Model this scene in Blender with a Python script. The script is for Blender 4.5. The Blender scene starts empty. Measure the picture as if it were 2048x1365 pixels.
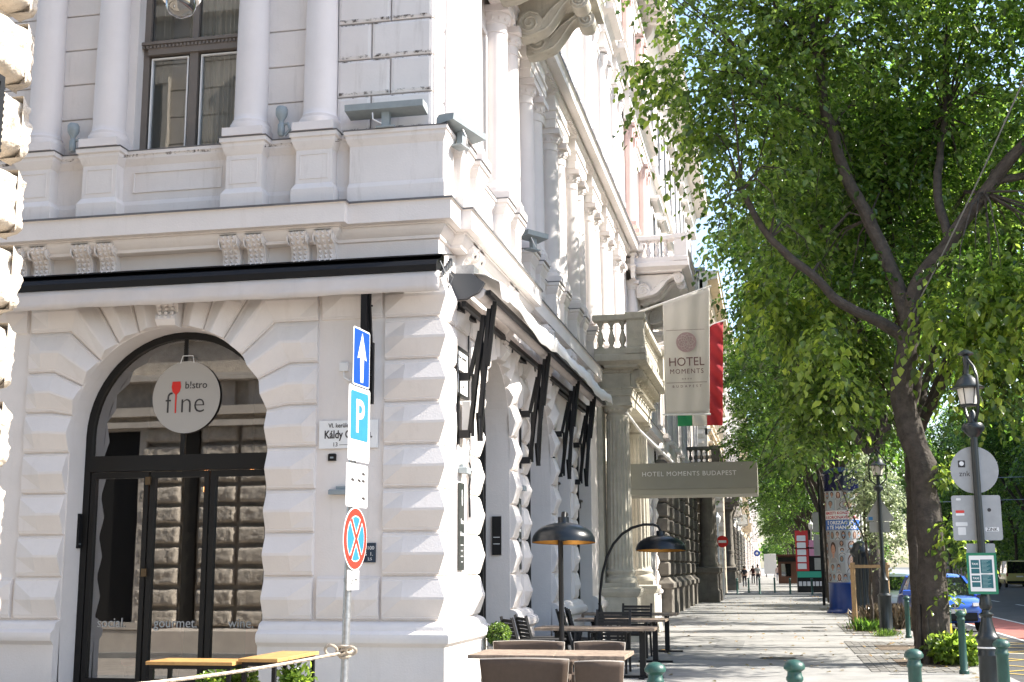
import bpy, math, random
import numpy as np
from mathutils import Vector, Matrix, noise
random.seed(7); rng = np.random.default_rng(7)
R = math.radians; PI = math.pi
sc = bpy.context.scene; COL = sc.collection

# ------------------------------------------------------------------ camera
cam = bpy.data.cameras.new('camera'); camo = bpy.data.objects.new('camera', cam); COL.objects.link(camo)
cam.sensor_width = 36; cam.lens = 2515.1 / 2048 * 36; cam.clip_start = .1; cam.clip_end = 3000
yaw, pitch, roll = .201328, .178330, -.004691
F = Vector((-math.sin(yaw) * math.cos(pitch), math.cos(yaw) * math.cos(pitch), math.sin(pitch)))
rt = Vector((math.cos(yaw), math.sin(yaw), 0)); up = rt.cross(F)
r2 = rt * math.cos(roll) + up * math.sin(roll); u2 = up * math.cos(roll) - rt * math.sin(roll)
m = Matrix((r2, u2, -F)).transposed().to_4x4(); m.translation = Vector((3.9, -14.6, 1.65)); camo.matrix_world = m
sc.camera = camo
# ------------------------------------------------------------------ light
SUN_EL, SUN_DIR = R(40), (math.cos(R(13)), math.sin(R(13)))       # towards +x, a little towards +y
w = bpy.data.worlds.new('World'); sc.world = w; w.use_nodes = True; nt = w.node_tree
sky = nt.nodes.new('ShaderNodeTexSky'); sky.sky_type = 'NISHITA'; sky.sun_disc = False
sky.sun_elevation = SUN_EL; sky.sun_rotation = math.atan2(SUN_DIR[0], SUN_DIR[1])
sky.air_density = 1.0; sky.dust_density = 1.5; sky.ozone_density = 1.0
bg = nt.nodes['Background']; bg.inputs[1].default_value = .135; nt.links.new(sky.outputs[0], bg.inputs[0])
sl = bpy.data.lights.new('sun', 'SUN'); sl.energy = 4.1; sl.angle = R(.5); sl.color = (1, .95, .86)
so = bpy.data.objects.new('sun', sl); COL.objects.link(so)
sd = Vector((SUN_DIR[0] * math.cos(SUN_EL), SUN_DIR[1] * math.cos(SUN_EL), math.sin(SUN_EL)))
so.rotation_euler = (-sd).to_track_quat('-Z', 'Y').to_euler()
sc.view_settings.view_transform = 'Standard'; sc.view_settings.look = 'None'; sc.view_settings.exposure = 1.68; sc.view_settings.gamma = 1
sc.cycles.max_bounces = 8; sc.cycles.diffuse_bounces = 4; sc.cycles.glossy_bounces = 4; sc.cycles.transparent_max_bounces = 8
sc.cycles.caustics_reflective = False; sc.cycles.caustics_refractive = False
sc.cycles.sample_clamp_indirect = 6

# ------------------------------------------------------------------ materials
MATS = {}
def pm(name, col, rough=.6, metal=0, nscale=0, namp=.15, bump=0, bscale=60, streak=0, spec=.5, coat=0, dirt=None):
    """procedural material: base colour with noise variation, optional dirt streaks and bump"""
    if name in MATS: return MATS[name]
    ma = bpy.data.materials.new(name); ma.use_nodes = True; n = ma.node_tree.nodes; l = ma.node_tree.links
    b = n['Principled BSDF']; b.inputs['Base Color'].default_value = (*col, 1); b.inputs['Roughness'].default_value = rough
    b.inputs['Metallic'].default_value = metal; b.inputs['Specular IOR Level'].default_value = spec
    if coat: b.inputs['Coat Weight'].default_value = coat; b.inputs['Coat Roughness'].default_value = .04
    if nscale or bump or streak:
        geo = n.new('ShaderNodeNewGeometry')
    last = None
    if nscale:
        t = n.new('ShaderNodeTexNoise'); t.inputs['Scale'].default_value = nscale; t.inputs['Detail'].default_value = 6; t.inputs['Roughness'].default_value = .65
        l.new(geo.outputs['Position'], t.inputs['Vector'])
        mr = n.new('ShaderNodeMapRange'); mr.inputs[1].default_value = .3; mr.inputs[2].default_value = .7
        mr.inputs[3].default_value = 1 - namp; mr.inputs[4].default_value = 1 + namp * .5; l.new(t.outputs[0], mr.inputs[0])
        mx = n.new('ShaderNodeMix'); mx.data_type = 'RGBA'; mx.blend_type = 'MULTIPLY'; mx.inputs[0].default_value = 1
        mx.inputs[6].default_value = (*col, 1); l.new(mr.outputs[0], mx.inputs[7]); last = mx.outputs[2]
    if streak:
        mp = n.new('ShaderNodeMapping'); mp.inputs['Scale'].default_value = (5, 5, .6); l.new(geo.outputs['Position'], mp.inputs[0])
        t2 = n.new('ShaderNodeTexNoise'); t2.inputs['Scale'].default_value = 1.3; t2.inputs['Detail'].default_value = 8; t2.inputs['Roughness'].default_value = .7
        l.new(mp.outputs[0], t2.inputs['Vector'])
        r = n.new('ShaderNodeMapRange'); r.inputs[1].default_value = .56; r.inputs[2].default_value = .78; r.inputs[3].default_value = 0; r.inputs[4].default_value = streak
        l.new(t2.outputs[0], r.inputs[0])
        m2 = n.new('ShaderNodeMix'); m2.data_type = 'RGBA'; l.new(r.outputs[0], m2.inputs[0])
        if last: l.new(last, m2.inputs[6])
        else: m2.inputs[6].default_value = (*col, 1)
        m2.inputs[7].default_value = (*(dirt or [c * .35 for c in col]), 1); last = m2.outputs[2]
    if last: l.new(last, b.inputs['Base Color'])
    if bump:
        t3 = n.new('ShaderNodeTexNoise'); t3.inputs['Scale'].default_value = bscale; t3.inputs['Detail'].default_value = 5
        l.new(geo.outputs['Position'], t3.inputs['Vector'])
        bp = n.new('ShaderNodeBump'); bp.inputs['Strength'].default_value = bump; bp.inputs['Distance'].default_value = .02
        l.new(t3.outputs[0], bp.inputs['Height']); l.new(bp.outputs[0], b.inputs['Normal'])
    MATS[name] = ma; return ma

def glass(name, tint=(.01, .012, .012), refl=.16, see=0.0):
    """window glass: strong mirror reflection over a dark room (see = share of true transparency)"""
    if name in MATS: return MATS[name]
    ma = bpy.data.materials.new(name); ma.use_nodes = True; n = ma.node_tree.nodes; l = ma.node_tree.links
    n.remove(n['Principled BSDF']); out = n['Material Output']
    g = n.new('ShaderNodeBsdfGlossy'); g.inputs['Roughness'].default_value = .012; g.inputs['Color'].default_value = (1, 1, 1, 1)
    if see:
        d = n.new('ShaderNodeBsdfTransparent'); d.inputs[0].default_value = (see, see, see * .98, 1)
    else:
        d = n.new('ShaderNodeBsdfDiffuse'); d.inputs[0].default_value = (*tint, 1)
    lw = n.new('ShaderNodeFresnel'); lw.inputs[0].default_value = 1.5
    ad = n.new('ShaderNodeMath'); ad.operation = 'MULTIPLY_ADD'; ad.inputs[1].default_value = 1.6; ad.inputs[2].default_value = refl - .06; ad.use_clamp = True
    l.new(lw.outputs[0], ad.inputs[0]); mx = n.new('ShaderNodeMixShader'); l.new(ad.outputs[0], mx.inputs[0])
    l.new(d.outputs[0], mx.inputs[1]); l.new(g.outputs[0], mx.inputs[2]); l.new(mx.outputs[0], out.inputs[0])
    t = n.new('ShaderNodeTexNoise'); t.inputs['Scale'].default_value = 1.1; geo = n.new('ShaderNodeNewGeometry'); l.new(geo.outputs['Position'], t.inputs['Vector'])
    bp = n.new('ShaderNodeBump'); bp.inputs['Strength'].default_value = .03; bp.inputs['Distance'].default_value = .02; l.new(t.outputs[0], bp.inputs['Height']); l.new(bp.outputs[0], g.inputs['Normal'])
    MATS[name] = ma; return ma

STUCCO = pm('pale_stucco', (.74, .69, .655), .85, nscale=1.6, namp=.06, bump=.15, bscale=45, streak=.22, dirt=(.44, .39, .34))
STUCCO_UP = pm('upper_stucco', (.73, .685, .655), .85, nscale=1.2, namp=.08, bump=.12, bscale=40, streak=.42, dirt=(.36, .31, .26))
COLM = pm('column_stucco', (.73, .68, .66), .8, nscale=2, namp=.05, bump=.06, bscale=30, streak=.12, dirt=(.45, .42, .4))
STONE = pm('portico_stone', (.47, .44, .37), .9, nscale=3, namp=.2, bump=.25, bscale=40, streak=.6, dirt=(.13, .115, .09))
DARKSTONE = pm('weathered_stone', (.19, .17, .145), .9, nscale=2.5, namp=.35, bump=.4, bscale=25, streak=.7, dirt=(.05, .045, .04))
BEIGE = pm('beige_stucco', (.56, .48, .37), .9, nscale=1.5, namp=.15, bump=.15, bscale=30, streak=.4, dirt=(.25, .2, .15))
PINK = pm('pink_stone', (.62, .45, .41), .85, nscale=2, namp=.12, streak=.2)
ROUGH = pm('rough_sandstone', (.52, .46, .385), .95, nscale=7, namp=.25, bump=.9, bscale=28, streak=.15, dirt=(.3, .2, .13))
SHEET = pm('lead_flashing', (.16, .155, .16), .5, metal=.3, nscale=3, namp=.3)
FRAME_D = pm('anthracite_frame', (.011, .0105, .01), .45, spec=.3)
FRAME_B = pm('brown_window_paint', (.17, .145, .125), .55, nscale=6, namp=.1)
BLACK = pm('black_metal', (.008, .008, .009), .45, spec=.3)
GREEN = pm('green_paint', (.018, .075, .06), .45, nscale=14, namp=.3, streak=.5, dirt=(.12, .16, .15))
LAMPB = pm('lamp_black_paint', (.012, .018, .02), .35, nscale=10, namp=.3)
WHITE = pm('white_enamel', (.8, .8, .79), .35, nscale=5, namp=.05)
PAINTW = pm('white_paint', (.78, .77, .75), .6)
GREY = pm('grey_metal', (.27, .31, .325), .5, nscale=8, namp=.12)
GALV = pm('galvanised_steel', (.42, .43, .44), .38, metal=.75, nscale=25, namp=.25)
FABRIC = pm('awning_fabric', (.62, .575, .55), .9, nscale=2.5, namp=.08, bump=.05, bscale=200, streak=.25, dirt=(.42, .37, .33))
BARK = pm('bark', (.075, .062, .052), .95, nscale=7, namp=.5, bump=1, bscale=22, streak=.5, dirt=(.04, .032, .026))
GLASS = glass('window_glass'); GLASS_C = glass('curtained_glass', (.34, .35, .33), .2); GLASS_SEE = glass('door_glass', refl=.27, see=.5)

def leafmat(name, col, trans=.5):
    ma = bpy.data.materials.new(name); ma.use_nodes = True; n = ma.node_tree.nodes; l = ma.node_tree.links
    b = n['Principled BSDF']; b.inputs['Roughness'].default_value = .3; b.inputs['Specular IOR Level'].default_value = .7
    geo = n.new('ShaderNodeNewGeometry')
    hs = n.new('ShaderNodeHueSaturation'); hs.inputs['Color'].default_value = (*col, 1)
    mr = n.new('ShaderNodeMapRange'); mr.inputs[3].default_value = .35; mr.inputs[4].default_value = 1.75; l.new(geo.outputs['Random Per Island'], mr.inputs[0]); l.new(mr.outputs[0], hs.inputs['Value'])
    mh = n.new('ShaderNodeMapRange'); mh.inputs[3].default_value = .525; mh.inputs[4].default_value = .48; l.new(geo.outputs['Random Per Island'], mh.inputs[0]); l.new(mh.outputs[0], hs.inputs['Hue'])
    l.new(hs.outputs[0], b.inputs['Base Color'])
    tr = n.new('ShaderNodeBsdfTranslucent'); h2 = n.new('ShaderNodeHueSaturation'); l.new(hs.outputs[0], h2.inputs['Color']); h2.inputs['Value'].default_value = 2.6; h2.inputs['Hue'].default_value = .485; h2.inputs['Saturation'].default_value = 1.1
    l.new(h2.outputs[0], tr.inputs[0])
    mx = n.new('ShaderNodeMixShader'); mx.inputs[0].default_value = trans; l.new(b.outputs[0], mx.inputs[1]); l.new(tr.outputs[0], mx.inputs[2]); l.new(mx.outputs[0], n['Material Output'].inputs[0])
    return ma
LEAF = leafmat('leaf', (.088, .15, .034), .5); LEAF_D = leafmat('leaf_dark', (.065, .13, .026), .48); LEAF_L = leafmat('leaf_light', (.14, .21, .045), .55)

# ------------------------------------------------------------------ mesh builder
def FL(u, w, z): return (u, -w, z)              # side-street facade, w points out of the wall
def FR(u, w, z): return (w, u, z)               # avenue facade
def FID(x, y, z): return (x, y, z)
OFF = {}
class MB:
    def __init__(s, fr=FID): s.v = []; s.f = []; s.fr = fr
    def add(s, vs, fs):
        k = len(s.v); s.v += [s.fr(*v) for v in vs]; s.f += [[i + k for i in f] for f in fs]; return s
    def quad(s, *p): return s.add(p, [list(range(len(p)))])
    def box(s, a0, a1, b0, b1, c0, c1):
        v = [(a, b, c) for c in (c0, c1) for b in (b0, b1) for a in (a0, a1)]
        return s.add(v, [[0, 2, 3, 1], [4, 5, 7, 6], [0, 1, 5, 4], [2, 6, 7, 3], [0, 4, 6, 2], [1, 3, 7, 5]])
    def bbox(s, a0, a1, b0, b1, c0, c1, e=.01):
        """box with its upright and top edges chamfered"""
        pr = [(-e, c0), (0, c0), (0, c1 - e), (-e, c1)]
        return s.stack([(0, c0), (0, c1 - e), (-e, c1)], a0, a1, b0, b1)
    def stack(s, prof, a0, a1, b0, b1, cap=True):
        """profile (offset, z) round a rectangle"""
        n = len(prof); v = []
        for o, z in prof: v += [(a0 - o, b0 - o, z), (a1 + o, b0 - o, z), (a1 + o, b1 + o, z), (a0 - o, b1 + o, z)]
        f = [[4 * i + j, 4 * i + (j + 1) % 4, 4 * i + 4 + (j + 1) % 4, 4 * i + 4 + j] for i in range(n - 1) for j in range(4)]
        if cap: f += [[3, 2, 1, 0], [4 * n - 4, 4 * n - 3, 4 * n - 2, 4 * n - 1]]
        return s.add(v, f)
    def lathe(s, prof, cx, cy, n=20, cz=0, flute=0, fa=.0, zr=(0, 0), cap=True):
        v = []
        for r, z in prof:
            for j in range(n):
                a = 2 * PI * j / n; k = 1
                if flute and zr[0] <= z <= zr[1]: k = 1 - fa * abs(math.sin(a * flute / 2)) ** .7
                v.append((cx + r * k * math.cos(a), cy + r * k * math.sin(a), cz + z))
        m = len(prof); f = [[i * n + j, i * n + (j + 1) % n, (i + 1) * n + (j + 1) % n, (i + 1) * n + j] for i in range(m - 1) for j in range(n)]
        if cap: f += [list(range(n))[::-1], [(m - 1) * n + j for j in range(n)]]
        return s.add(v, f)
    def tube(s, pts, rad, n=8, cap=True):
        pts = [Vector(p) for p in pts]; rr = rad if isinstance(rad, (list, tuple)) else [rad] * len(pts)
        v = []; prev = None
        for i, p in enumerate(pts):
            t = (pts[min(i + 1, len(pts) - 1)] - pts[max(i - 1, 0)]).normalized()
            if prev is None: a = t.orthogonal().normalized()
            else: a = (prev - t * prev.dot(t)).normalized()
            prev = a; b = t.cross(a)
            for j in range(n):
                an = 2 * PI * j / n; q = p + (a * math.cos(an) + b * math.sin(an)) * rr[i]; v.append(tuple(q))
        m = len(pts); f = [[i * n + j, i * n + (j + 1) % n, (i + 1) * n + (j + 1) % n, (i + 1) * n + j] for i in range(m - 1) for j in range(n)]
        if cap: f += [list(range(n))[::-1], [(m - 1) * n + j for j in range(n)]]
        return s.add(v, f)
    def beam(s, p, q, w, h=None):
        """square bar from p to q"""
        p = Vector(p); q = Vector(q); t = (q - p).normalized(); h = h or w
        a = t.cross(Vector((0, 0, 1)));  a = a.normalized() if a.length > .05 else Vector((1, 0, 0)); b = t.cross(a)
        v = [tuple(e + a * w / 2 * i + b * h / 2 * j) for e in (p, q) for i, j in ((-1, -1), (1, -1), (1, 1), (-1, 1))]
        return s.add(v, [[0, 1, 2, 3][::-1], [4, 5, 6, 7], [0, 1, 5, 4], [1, 2, 6, 5], [2, 3, 7, 6], [3, 0, 4, 7]])
    def prism(s, poly, axis, c0, c1):
        """polygon extruded along axis 0,1,2; poly gives the two other coordinates in order"""
        def P(p, c):
            q = list(p); q.insert(axis, c); return tuple(q)
        n = len(poly); v = [P(p, c0) for p in poly] + [P(p, c1) for p in poly]
        return s.add(v, [list(range(n))[::-1], list(range(n, 2 * n))] + [[i, (i + 1) % n, n + (i + 1) % n, n + i] for i in range(n)])
    def sweep(s, prof, path, cap=True):
        """profile (out, z) along a plan path, outside on the right of its direction, mitred"""
        n = len(path); m = len(prof); v = []
        for i, p in enumerate(path):
            p = Vector(p); d0 = (p - Vector(path[i - 1])).normalized() if i else None
            d1 = (Vector(path[i + 1]) - p).normalized() if i < n - 1 else None
            d0 = d0 or d1; d1 = d1 or d0
            n0 = Vector((d0.y, -d0.x)); n1 = Vector((d1.y, -d1.x)); o = n0 + n1; o = o / max(o.dot(n0), .2)
            for w_, z in prof: v.append((p.x + o.x * w_, p.y + o.y * w_, z))
        f = [[i * m + j, (i + 1) * m + j, (i + 1) * m + j + 1, i * m + j + 1] for i in range(n - 1) for j in range(m - 1)]
        if cap: f += [list(range(m)), [(n - 1) * m + j for j in range(m)][::-1]]
        return s.add(v, f)
    def disc(s, c, r, n=32, axis=1, th=.004, ry=None):
        poly = [(r * math.cos(2 * PI * k / n), (ry or r) * math.sin(2 * PI * k / n)) for k in range(n)]
        a, b = [i for i in range(3) if i != axis]
        poly = [(c[a] + p[0], c[b] + p[1]) for p in poly]
        return s.prism(poly, axis, c[axis], c[axis] + th)
    def build(s, name, mat, parent=None, smooth=0, recalc=True):
        me = bpy.data.meshes.new(name); off = Vector(OFF.get(parent.name, (0, 0, 0))) if parent else Vector((0, 0, 0))
        me.from_pydata([tuple(Vector(v) - off) for v in s.v], [], s.f)
        if recalc:
            import bmesh
            bm = bmesh.new(); bm.from_mesh(me); bmesh.ops.recalc_face_normals(bm, faces=bm.faces); bm.to_mesh(me); bm.free()
        for mm in (mat if isinstance(mat, (list, tuple)) else [mat]): me.materials.append(mm)
        if smooth: me.shade_smooth(); me.set_sharp_from_angle(angle=R(smooth))
        o = bpy.data.objects.new(name, me); COL.objects.link(o)
        if parent: o.parent = parent; OFF[o.name] = tuple(off)
        return o
def meta(o, label, cat=None, group=None, kind=None):
    if label: o['label'] = label
    if cat: o['category'] = cat
    if group: o['group'] = group
    if kind: o['kind'] = kind
    return o
def thing(name, label, cat, loc=(0, 0, 0), group=None, rz=0):
    o = bpy.data.objects.new(name, None); COL.objects.link(o); o.location = loc; o.rotation_euler.z = rz
    o.empty_display_size = .2; OFF[o.name] = tuple(loc); return meta(o, label, cat, group)
def local(t): OFF[t.name] = (0, 0, 0); return t      # build its parts round the origin, then place it
def dup(t, loc, rz, label, group=None, name=None):
    c = t.copy(); COL.objects.link(c); c.location = loc; c.rotation_euler.z = rz; c['label'] = label
    if group: c['group'] = group
    for ch in [o for o in t.children]:
        d = ch.copy(); COL.objects.link(d); d.parent = c
        for g in ch.children:
            e = g.copy(); COL.objects.link(e); e.parent = d
    return c
def struct(name, mb, mat): return meta(mb.build(name, mat), None, kind='structure')
_tc = {}
def text(body, size, origin, ux, uz, name, mat, parent, align='CENTER', sx=1.0, th=.003, spacing=1.0, bold=0, out=None):
    """raised lettering: a font outline turned into a mesh, ux along the line, uz up"""
    cu = bpy.data.curves.new('t', 'FONT'); cu.body = body; cu.size = size; cu.align_x = align; cu.space_character = spacing; cu.extrude = th / 2; cu.offset = bold; cu.resolution_u = 3
    o = bpy.data.objects.new('t', cu); COL.objects.link(o); dg = bpy.context.evaluated_depsgraph_get(); me = bpy.data.meshes.new_from_object(o.evaluated_get(dg))
    COL.objects.unlink(o); bpy.data.objects.remove(o)
    ux = Vector(ux).normalized(); uz = Vector(uz).normalized(); n = ux.cross(uz)
    off = Vector(OFF.get(parent.name, (0, 0, 0)))
    M = Matrix((ux * sx, uz, n)).transposed().to_4x4(); M.translation = Vector(origin) - off; me.transform(M); me.materials.clear(); me.materials.append(mat); me.name = name
    ob = bpy.data.objects.new(name, me); COL.objects.link(ob); ob.parent = parent; OFF[ob.name] = tuple(off); return ob
# ------------------------------------------------------------------ facade helpers
def wallgrid(mb, u0, u1, z0, z1, w, holes, depth):
    """flat wall at depth w with rectangular holes (a,b,c,d) and their reveals"""
    us = sorted({u0, u1, *[h[0] for h in holes], *[h[1] for h in holes]}); zs = sorted({z0, z1, *[h[2] for h in holes], *[h[3] for h in holes]})
    us = [u for u in us if u0 <= u <= u1]; zs = [z for z in zs if z0 <= z <= z1]
    for i in range(len(us) - 1):
        for j in range(len(zs) - 1):
            a, b, c, d = us[i], us[i + 1], zs[j], zs[j + 1]; mu, mz = (a + b) / 2, (c + d) / 2
            if any(h[0] < mu < h[1] and h[2] < mz < h[3] for h in holes): continue
            mb.quad((a, w, c), (b, w, c), (b, w, d), (a, w, d))
    for a, b, c, d in holes:
        v = w - depth
        mb.quad((a, w, c), (a, v, c), (a, v, d), (a, w, d)); mb.quad((b, w, c), (b, w, d), (b, v, d), (b, v, c))
        mb.quad((a, w, d), (a, v, d), (b, v, d), (b, w, d)); mb.quad((a, w, c), (b, w, c), (b, v, c), (a, v, c))
T_ = [.015, .03, .055, .06, .085, .115, .47, .53, .885, .915, .94, .945, .97, .985]; W_ = [0, .034, .034, .046, .046, .056, .15, .15, .056, .046, .046, .034, .034, 0]
def strip_boss(mb, lo, hi, hip0=1, hip1=1, hp=.3, p=.125):
    """pointed rusticated block between two border lines (u,z), hipped at chosen ends"""
    L = [Vector(a).lerp(Vector(b), .5) for a, b in zip(lo, hi)]
    st = []  # (lo, hi, mode)
    n = len(lo)
    def at(i, j, t): return Vector(lo[i]).lerp(Vector(lo[j]), t), Vector(hi[i]).lerp(Vector(hi[j]), t)
    d0 = (L[1] - L[0]).length; d1 = (L[-1] - L[-2]).length
    st.append((*at(0, 1, .015), 0)); st.append((*at(0, 1, .03), .24 if hip0 == 1 else (hip0 or 1)))
    if hip0: st.append((*at(0, 1, min(.45, hp / d0)), 1))
    for i in range(1, n - 1): st.append((Vector(lo[i]), Vector(hi[i]), 1))
    if hip1: st.append((*at(n - 1, n - 2, min(.45, hp / d1)), 1))
    st.append((*at(n - 1, n - 2, .03), .24 if hip1 else 1)); st.append((*at(n - 1, n - 2, .015), 0))
    v = []; k = len(T_)
    for a, b, s in st:
        for t, w in zip(T_, W_):
            ww = w * p / .15
            if s == 0: ww = 0
            elif s < .5: ww = min(ww, .056)
            elif s < 1: ww = .056 + (ww - .056) * s if ww > .056 else ww
            q = a.lerp(b, t); v.append((q.x, ww, q.y))
    mb.add(v, [[i * k + j, (i + 1) * k + j, (i + 1) * k + j + 1, i * k + j + 1] for i in range(len(st) - 1) for j in range(k - 1)])
def quoin(mb, z0, z1, path, p=.125):
    """block running round the corner; path (x, y, full)"""
    v = []; k = len(T_); n = len(path)
    P = [Vector(q[:2]) for q in path]
    for i in range(n):
        d0 = (P[i] - P[i - 1]).normalized() if i else None; d1 = (P[i + 1] - P[i]).normalized() if i < n - 1 else None
        d0 = d0 or d1; d1 = d1 or d0; n0 = Vector((d0.y, -d0.x)); n1 = Vector((d1.y, -d1.x)); o = n0 + n1; o = o / o.dot(n0)
        for t, w in zip(T_, W_):
            ww = w * p / .15; s = path[i][2]
            ww = 0 if s == 0 else (min(ww, .056) if s < 1 else ww)
            v.append((P[i].x + o.x * ww, P[i].y + o.y * ww, z0 + (z1 - z0) * t))
    mb.add(v, [[i * k + j, (i + 1) * k + j, (i + 1) * k + j + 1, i * k + j + 1] for i in range(n - 1) for j in range(k - 1)])
def arch_wall(mb, uc, Rr, zs, zt, w, depth, zb=0, n=28):
    """wall above an arched opening up to zt, jambs and soffit of the reveal"""
    P = [(uc + Rr * math.cos(PI * k / n), zs + Rr * math.sin(PI * k / n)) for k in range(n + 1)]
    for a, b in zip(P, P[1:]):
        mb.quad((a[0], w, a[1]), (a[0], w, zt), (b[0], w, zt), (b[0], w, b[1]))
    P = [(uc + Rr, zb)] + P + [(uc - Rr, zb)]; v = w - depth
    for a, b in zip(P, P[1:]): mb.quad((a[0], w, a[1]), (b[0], w, b[1]), (b[0], v, b[1]), (a[0], v, a[1]))
ZJ = [1.04 + .52 * k for k in range(9)]
def arch_blocks(mb, uc, Rr, ue0, ue1, hipout=1, p=.125, hin=0):
    """block columns either side of an arch and its radiating voussoirs; outer edges ue0 < ue1"""
    k = Rr / 1.34
    for sgn, ue in ((1, ue1), (-1, ue0)):
        X = lambda d: uc + sgn * d
        wd = abs(ue - uc); j = Rr
        for a, b in zip(ZJ[:4], ZJ[1:5]): strip_boss(mb, [(X(j), a), (ue, a)], [(X(j), b), (ue, b)], hin, hipout, p=p, hp=.16 if hin else .3)
        jt = [[(X(j), ZJ[4]), (X(j + (wd - j) * .42), ZJ[4]), (ue, ZJ[4])]]
        for th, z, bf in ((10, ZJ[5], .42), (27, ZJ[6], .42), (44, ZJ[7], .1), (58, 5.25, -.25)):
            a = (X(Rr * math.cos(R(th))), 3.36 + Rr * math.sin(R(th)) + (1.34 - Rr) * (.9 if th > 20 else .3))
            jt.append([a, (X(j + (wd - j) * bf), z), (ue, z)])
        for lo, hi in zip(jt, jt[1:]): strip_boss(mb, lo, hi, hin, hipout, p=p, hp=.2 if hin else .3)
        zz = (1.34 - Rr) * .9
        r_ = [[(X(Rr * math.cos(R(t))), 3.36 + Rr * math.sin(R(t)) + zz), (X(o * k), 5.25)] for t, o in ((58, 1.18), (71, .62), (84, .2))]
        for lo, hi in zip(r_, r_[1:]): strip_boss(mb, lo, hi, 0, 1, p=p)
def console(fr, uc, wd, w0, zt, h, proj, name, mat, parent, scroll=True):
    """S-curved bracket with a scroll on each flank and a scaled front"""
    mb = MB(fr); P = []
    for i in range(17):
        t = i / 16; z = zt - h * t
        w = w0 + proj * (.78 - .38 * t + .2 * math.cos(t * 2 * PI * .95 - .35))
        P.append((w, z))
    poly = [(w0, zt), (w0 + proj * 1.05, zt)] + P + [(w0, zt - h)]
    mb.prism(poly, 0, uc - wd / 2, uc + wd / 2)
    for col in (-1, 0, 1):
        for k in range(1, 16, 2):
            (wa, za), (wb, zb) = P[k - 1], P[k + 1]
            c = uc + col * wd * .3; e = wd * .12
            mb.add([(c - e, wa, za), (c + e, wa, za), (c, (wa + wb) / 2 + .038, (za * .3 + zb * .7)), (c - e * .6, wb, zb), (c + e * .6, wb, zb)], [[0, 1, 2], [0, 2, 3], [1, 4, 2], [3, 2, 4]])
    if scroll:
        for s in (-1, 1):
            for r_, t in ((.32, .012), (.2, .022), (.09, .032)):
                cc = (uc + s * (wd / 2 + (t if s > 0 else 0)) - (t if s < 0 else 0) * 0, w0 + proj * .72, zt - h * .2)
                a0 = uc + s * wd / 2; a1 = a0 + s * t
                mb.prism([(w0 + proj * .70 + r_ * proj * math.cos(q * PI / 8), zt - h * .2 + r_ * proj * math.sin(q * PI / 8)) for q in range(16)], 0, min(a0, a1), max(a0, a1))
    return mb.build(name, mat, parent)
def doric(fr, uc, wc, z0, z1, r, parent, mat, nseg=24):
    h = z1 - z0
    mb = MB(fr).box(uc - r * 1.28, uc + r * 1.28, wc - r * 1.28, wc + r * 1.28, z0, z0 + .11)
    mb.lathe([(r * 1.22, z0 + .11), (r * 1.25, z0 + .15), (r * 1.22, z0 + .19), (r * 1.1, z0 + .2), (r * 1.12, z0 + .235), (r * 1.02, z0 + .26), (r, z0 + .32), (r * .99, z0 + h * .35), (r * .87, z1 - .42)], uc, wc, nseg)
    o = mb.build('column', mat, parent, smooth=40)
    cb = MB(fr).lathe([(r * .93, z1 - .42), (r * .93, z1 - .39), (r * .87, z1 - .385), (r * .87, z1 - .27), (r * .95, z1 - .26), (r * .95, z1 - .235), (r * 1.17, z1 - .13), (r * 1.17, z1 - .11)], uc, wc, nseg)
    for k in range(12):
        a = k * PI / 6; cb.lathe([(.004, 0), (r * .13, .02), (r * .15, .06), (.004, .1)], uc + r * 1.03 * math.cos(a), wc + r * 1.03 * math.sin(a), 6, z1 - .235)
    cb.box(uc - r * 1.25, uc + r * 1.25, wc - r * 1.25, wc + r * 1.25, z1 - .11, z1)
    cb.build('capital', mat, o, smooth=40)
    return o
def sash(fr, a, b, c, d, w, parent, fm=FRAME_B, gm=GLASS, mull=1, trans=.0, t=.07, name='window', dent=0):
    """two-leaf window with frame, mullion, transom"""
    mb = MB(fr); w0, w1 = w - .05, w + .03
    mb.box(a, a + t, w0, w1, c, d); mb.box(b - t, b, w0, w1, c, d); mb.box(a + t, b - t, w0, w1, c, c + t); mb.box(a + t, b - t, w0, w1, d - t, d)
    zt = d - t
    if trans:
        mb.box(a + t, b - t, w0, w1 + .05, trans - .07, trans + .07); mb.box(a - .0, b, w1, w1 + .08, trans + .07, trans + .11)
        if dent:
            n = int((b - a) / .055)
            for k in range(n): mb.box(a + .01 + k * .055, a + .04 + k * .055, w1 + .05, w1 + .07, trans + .02, trans + .06)
    for k in range(mull):
        u = a + (b - a) * (k + 1) / (mull + 1); mb.box(u - t * .7, u + t * .7, w0, w1 + .02, c + t, (trans - .07) if trans else zt)
        if trans: mb.box(u - t * .5, u + t * .5, w0, w1, trans + .11, zt)
    fo = mb.build(name, fm, parent)
    MB(fr).quad((a + t, w - .02, c + t), (b - t, w - .02, c + t), (b - t, w - .02, d - t), (a + t, w - .02, d - t)).build('pane', gm, fo, recalc=False)
    if dent:  # thin pale beading round each leaf
        mb = MB(fr); n = mull + 1
        for k in range(n):
            x0 = a + (b - a) * k / n + t * (1.0 if k == 0 else .7) + .03; x1 = a + (b - a) * (k + 1) / n - t * (1.0 if k == n - 1 else .7) - .03
            z0, z1 = c + t + .02, (trans - .1)
            mb.box(x0, x0 + .02, w - .019, w + .02, z0, z1); mb.box(x1 - .02, x1, w - .019, w + .02, z0, z1); mb.box(x0 + .02, x1 - .02, w - .019, w + .02, z1 - .02, z1)
        mb.build('beading', WHITE, fo)
    return fo

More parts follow.
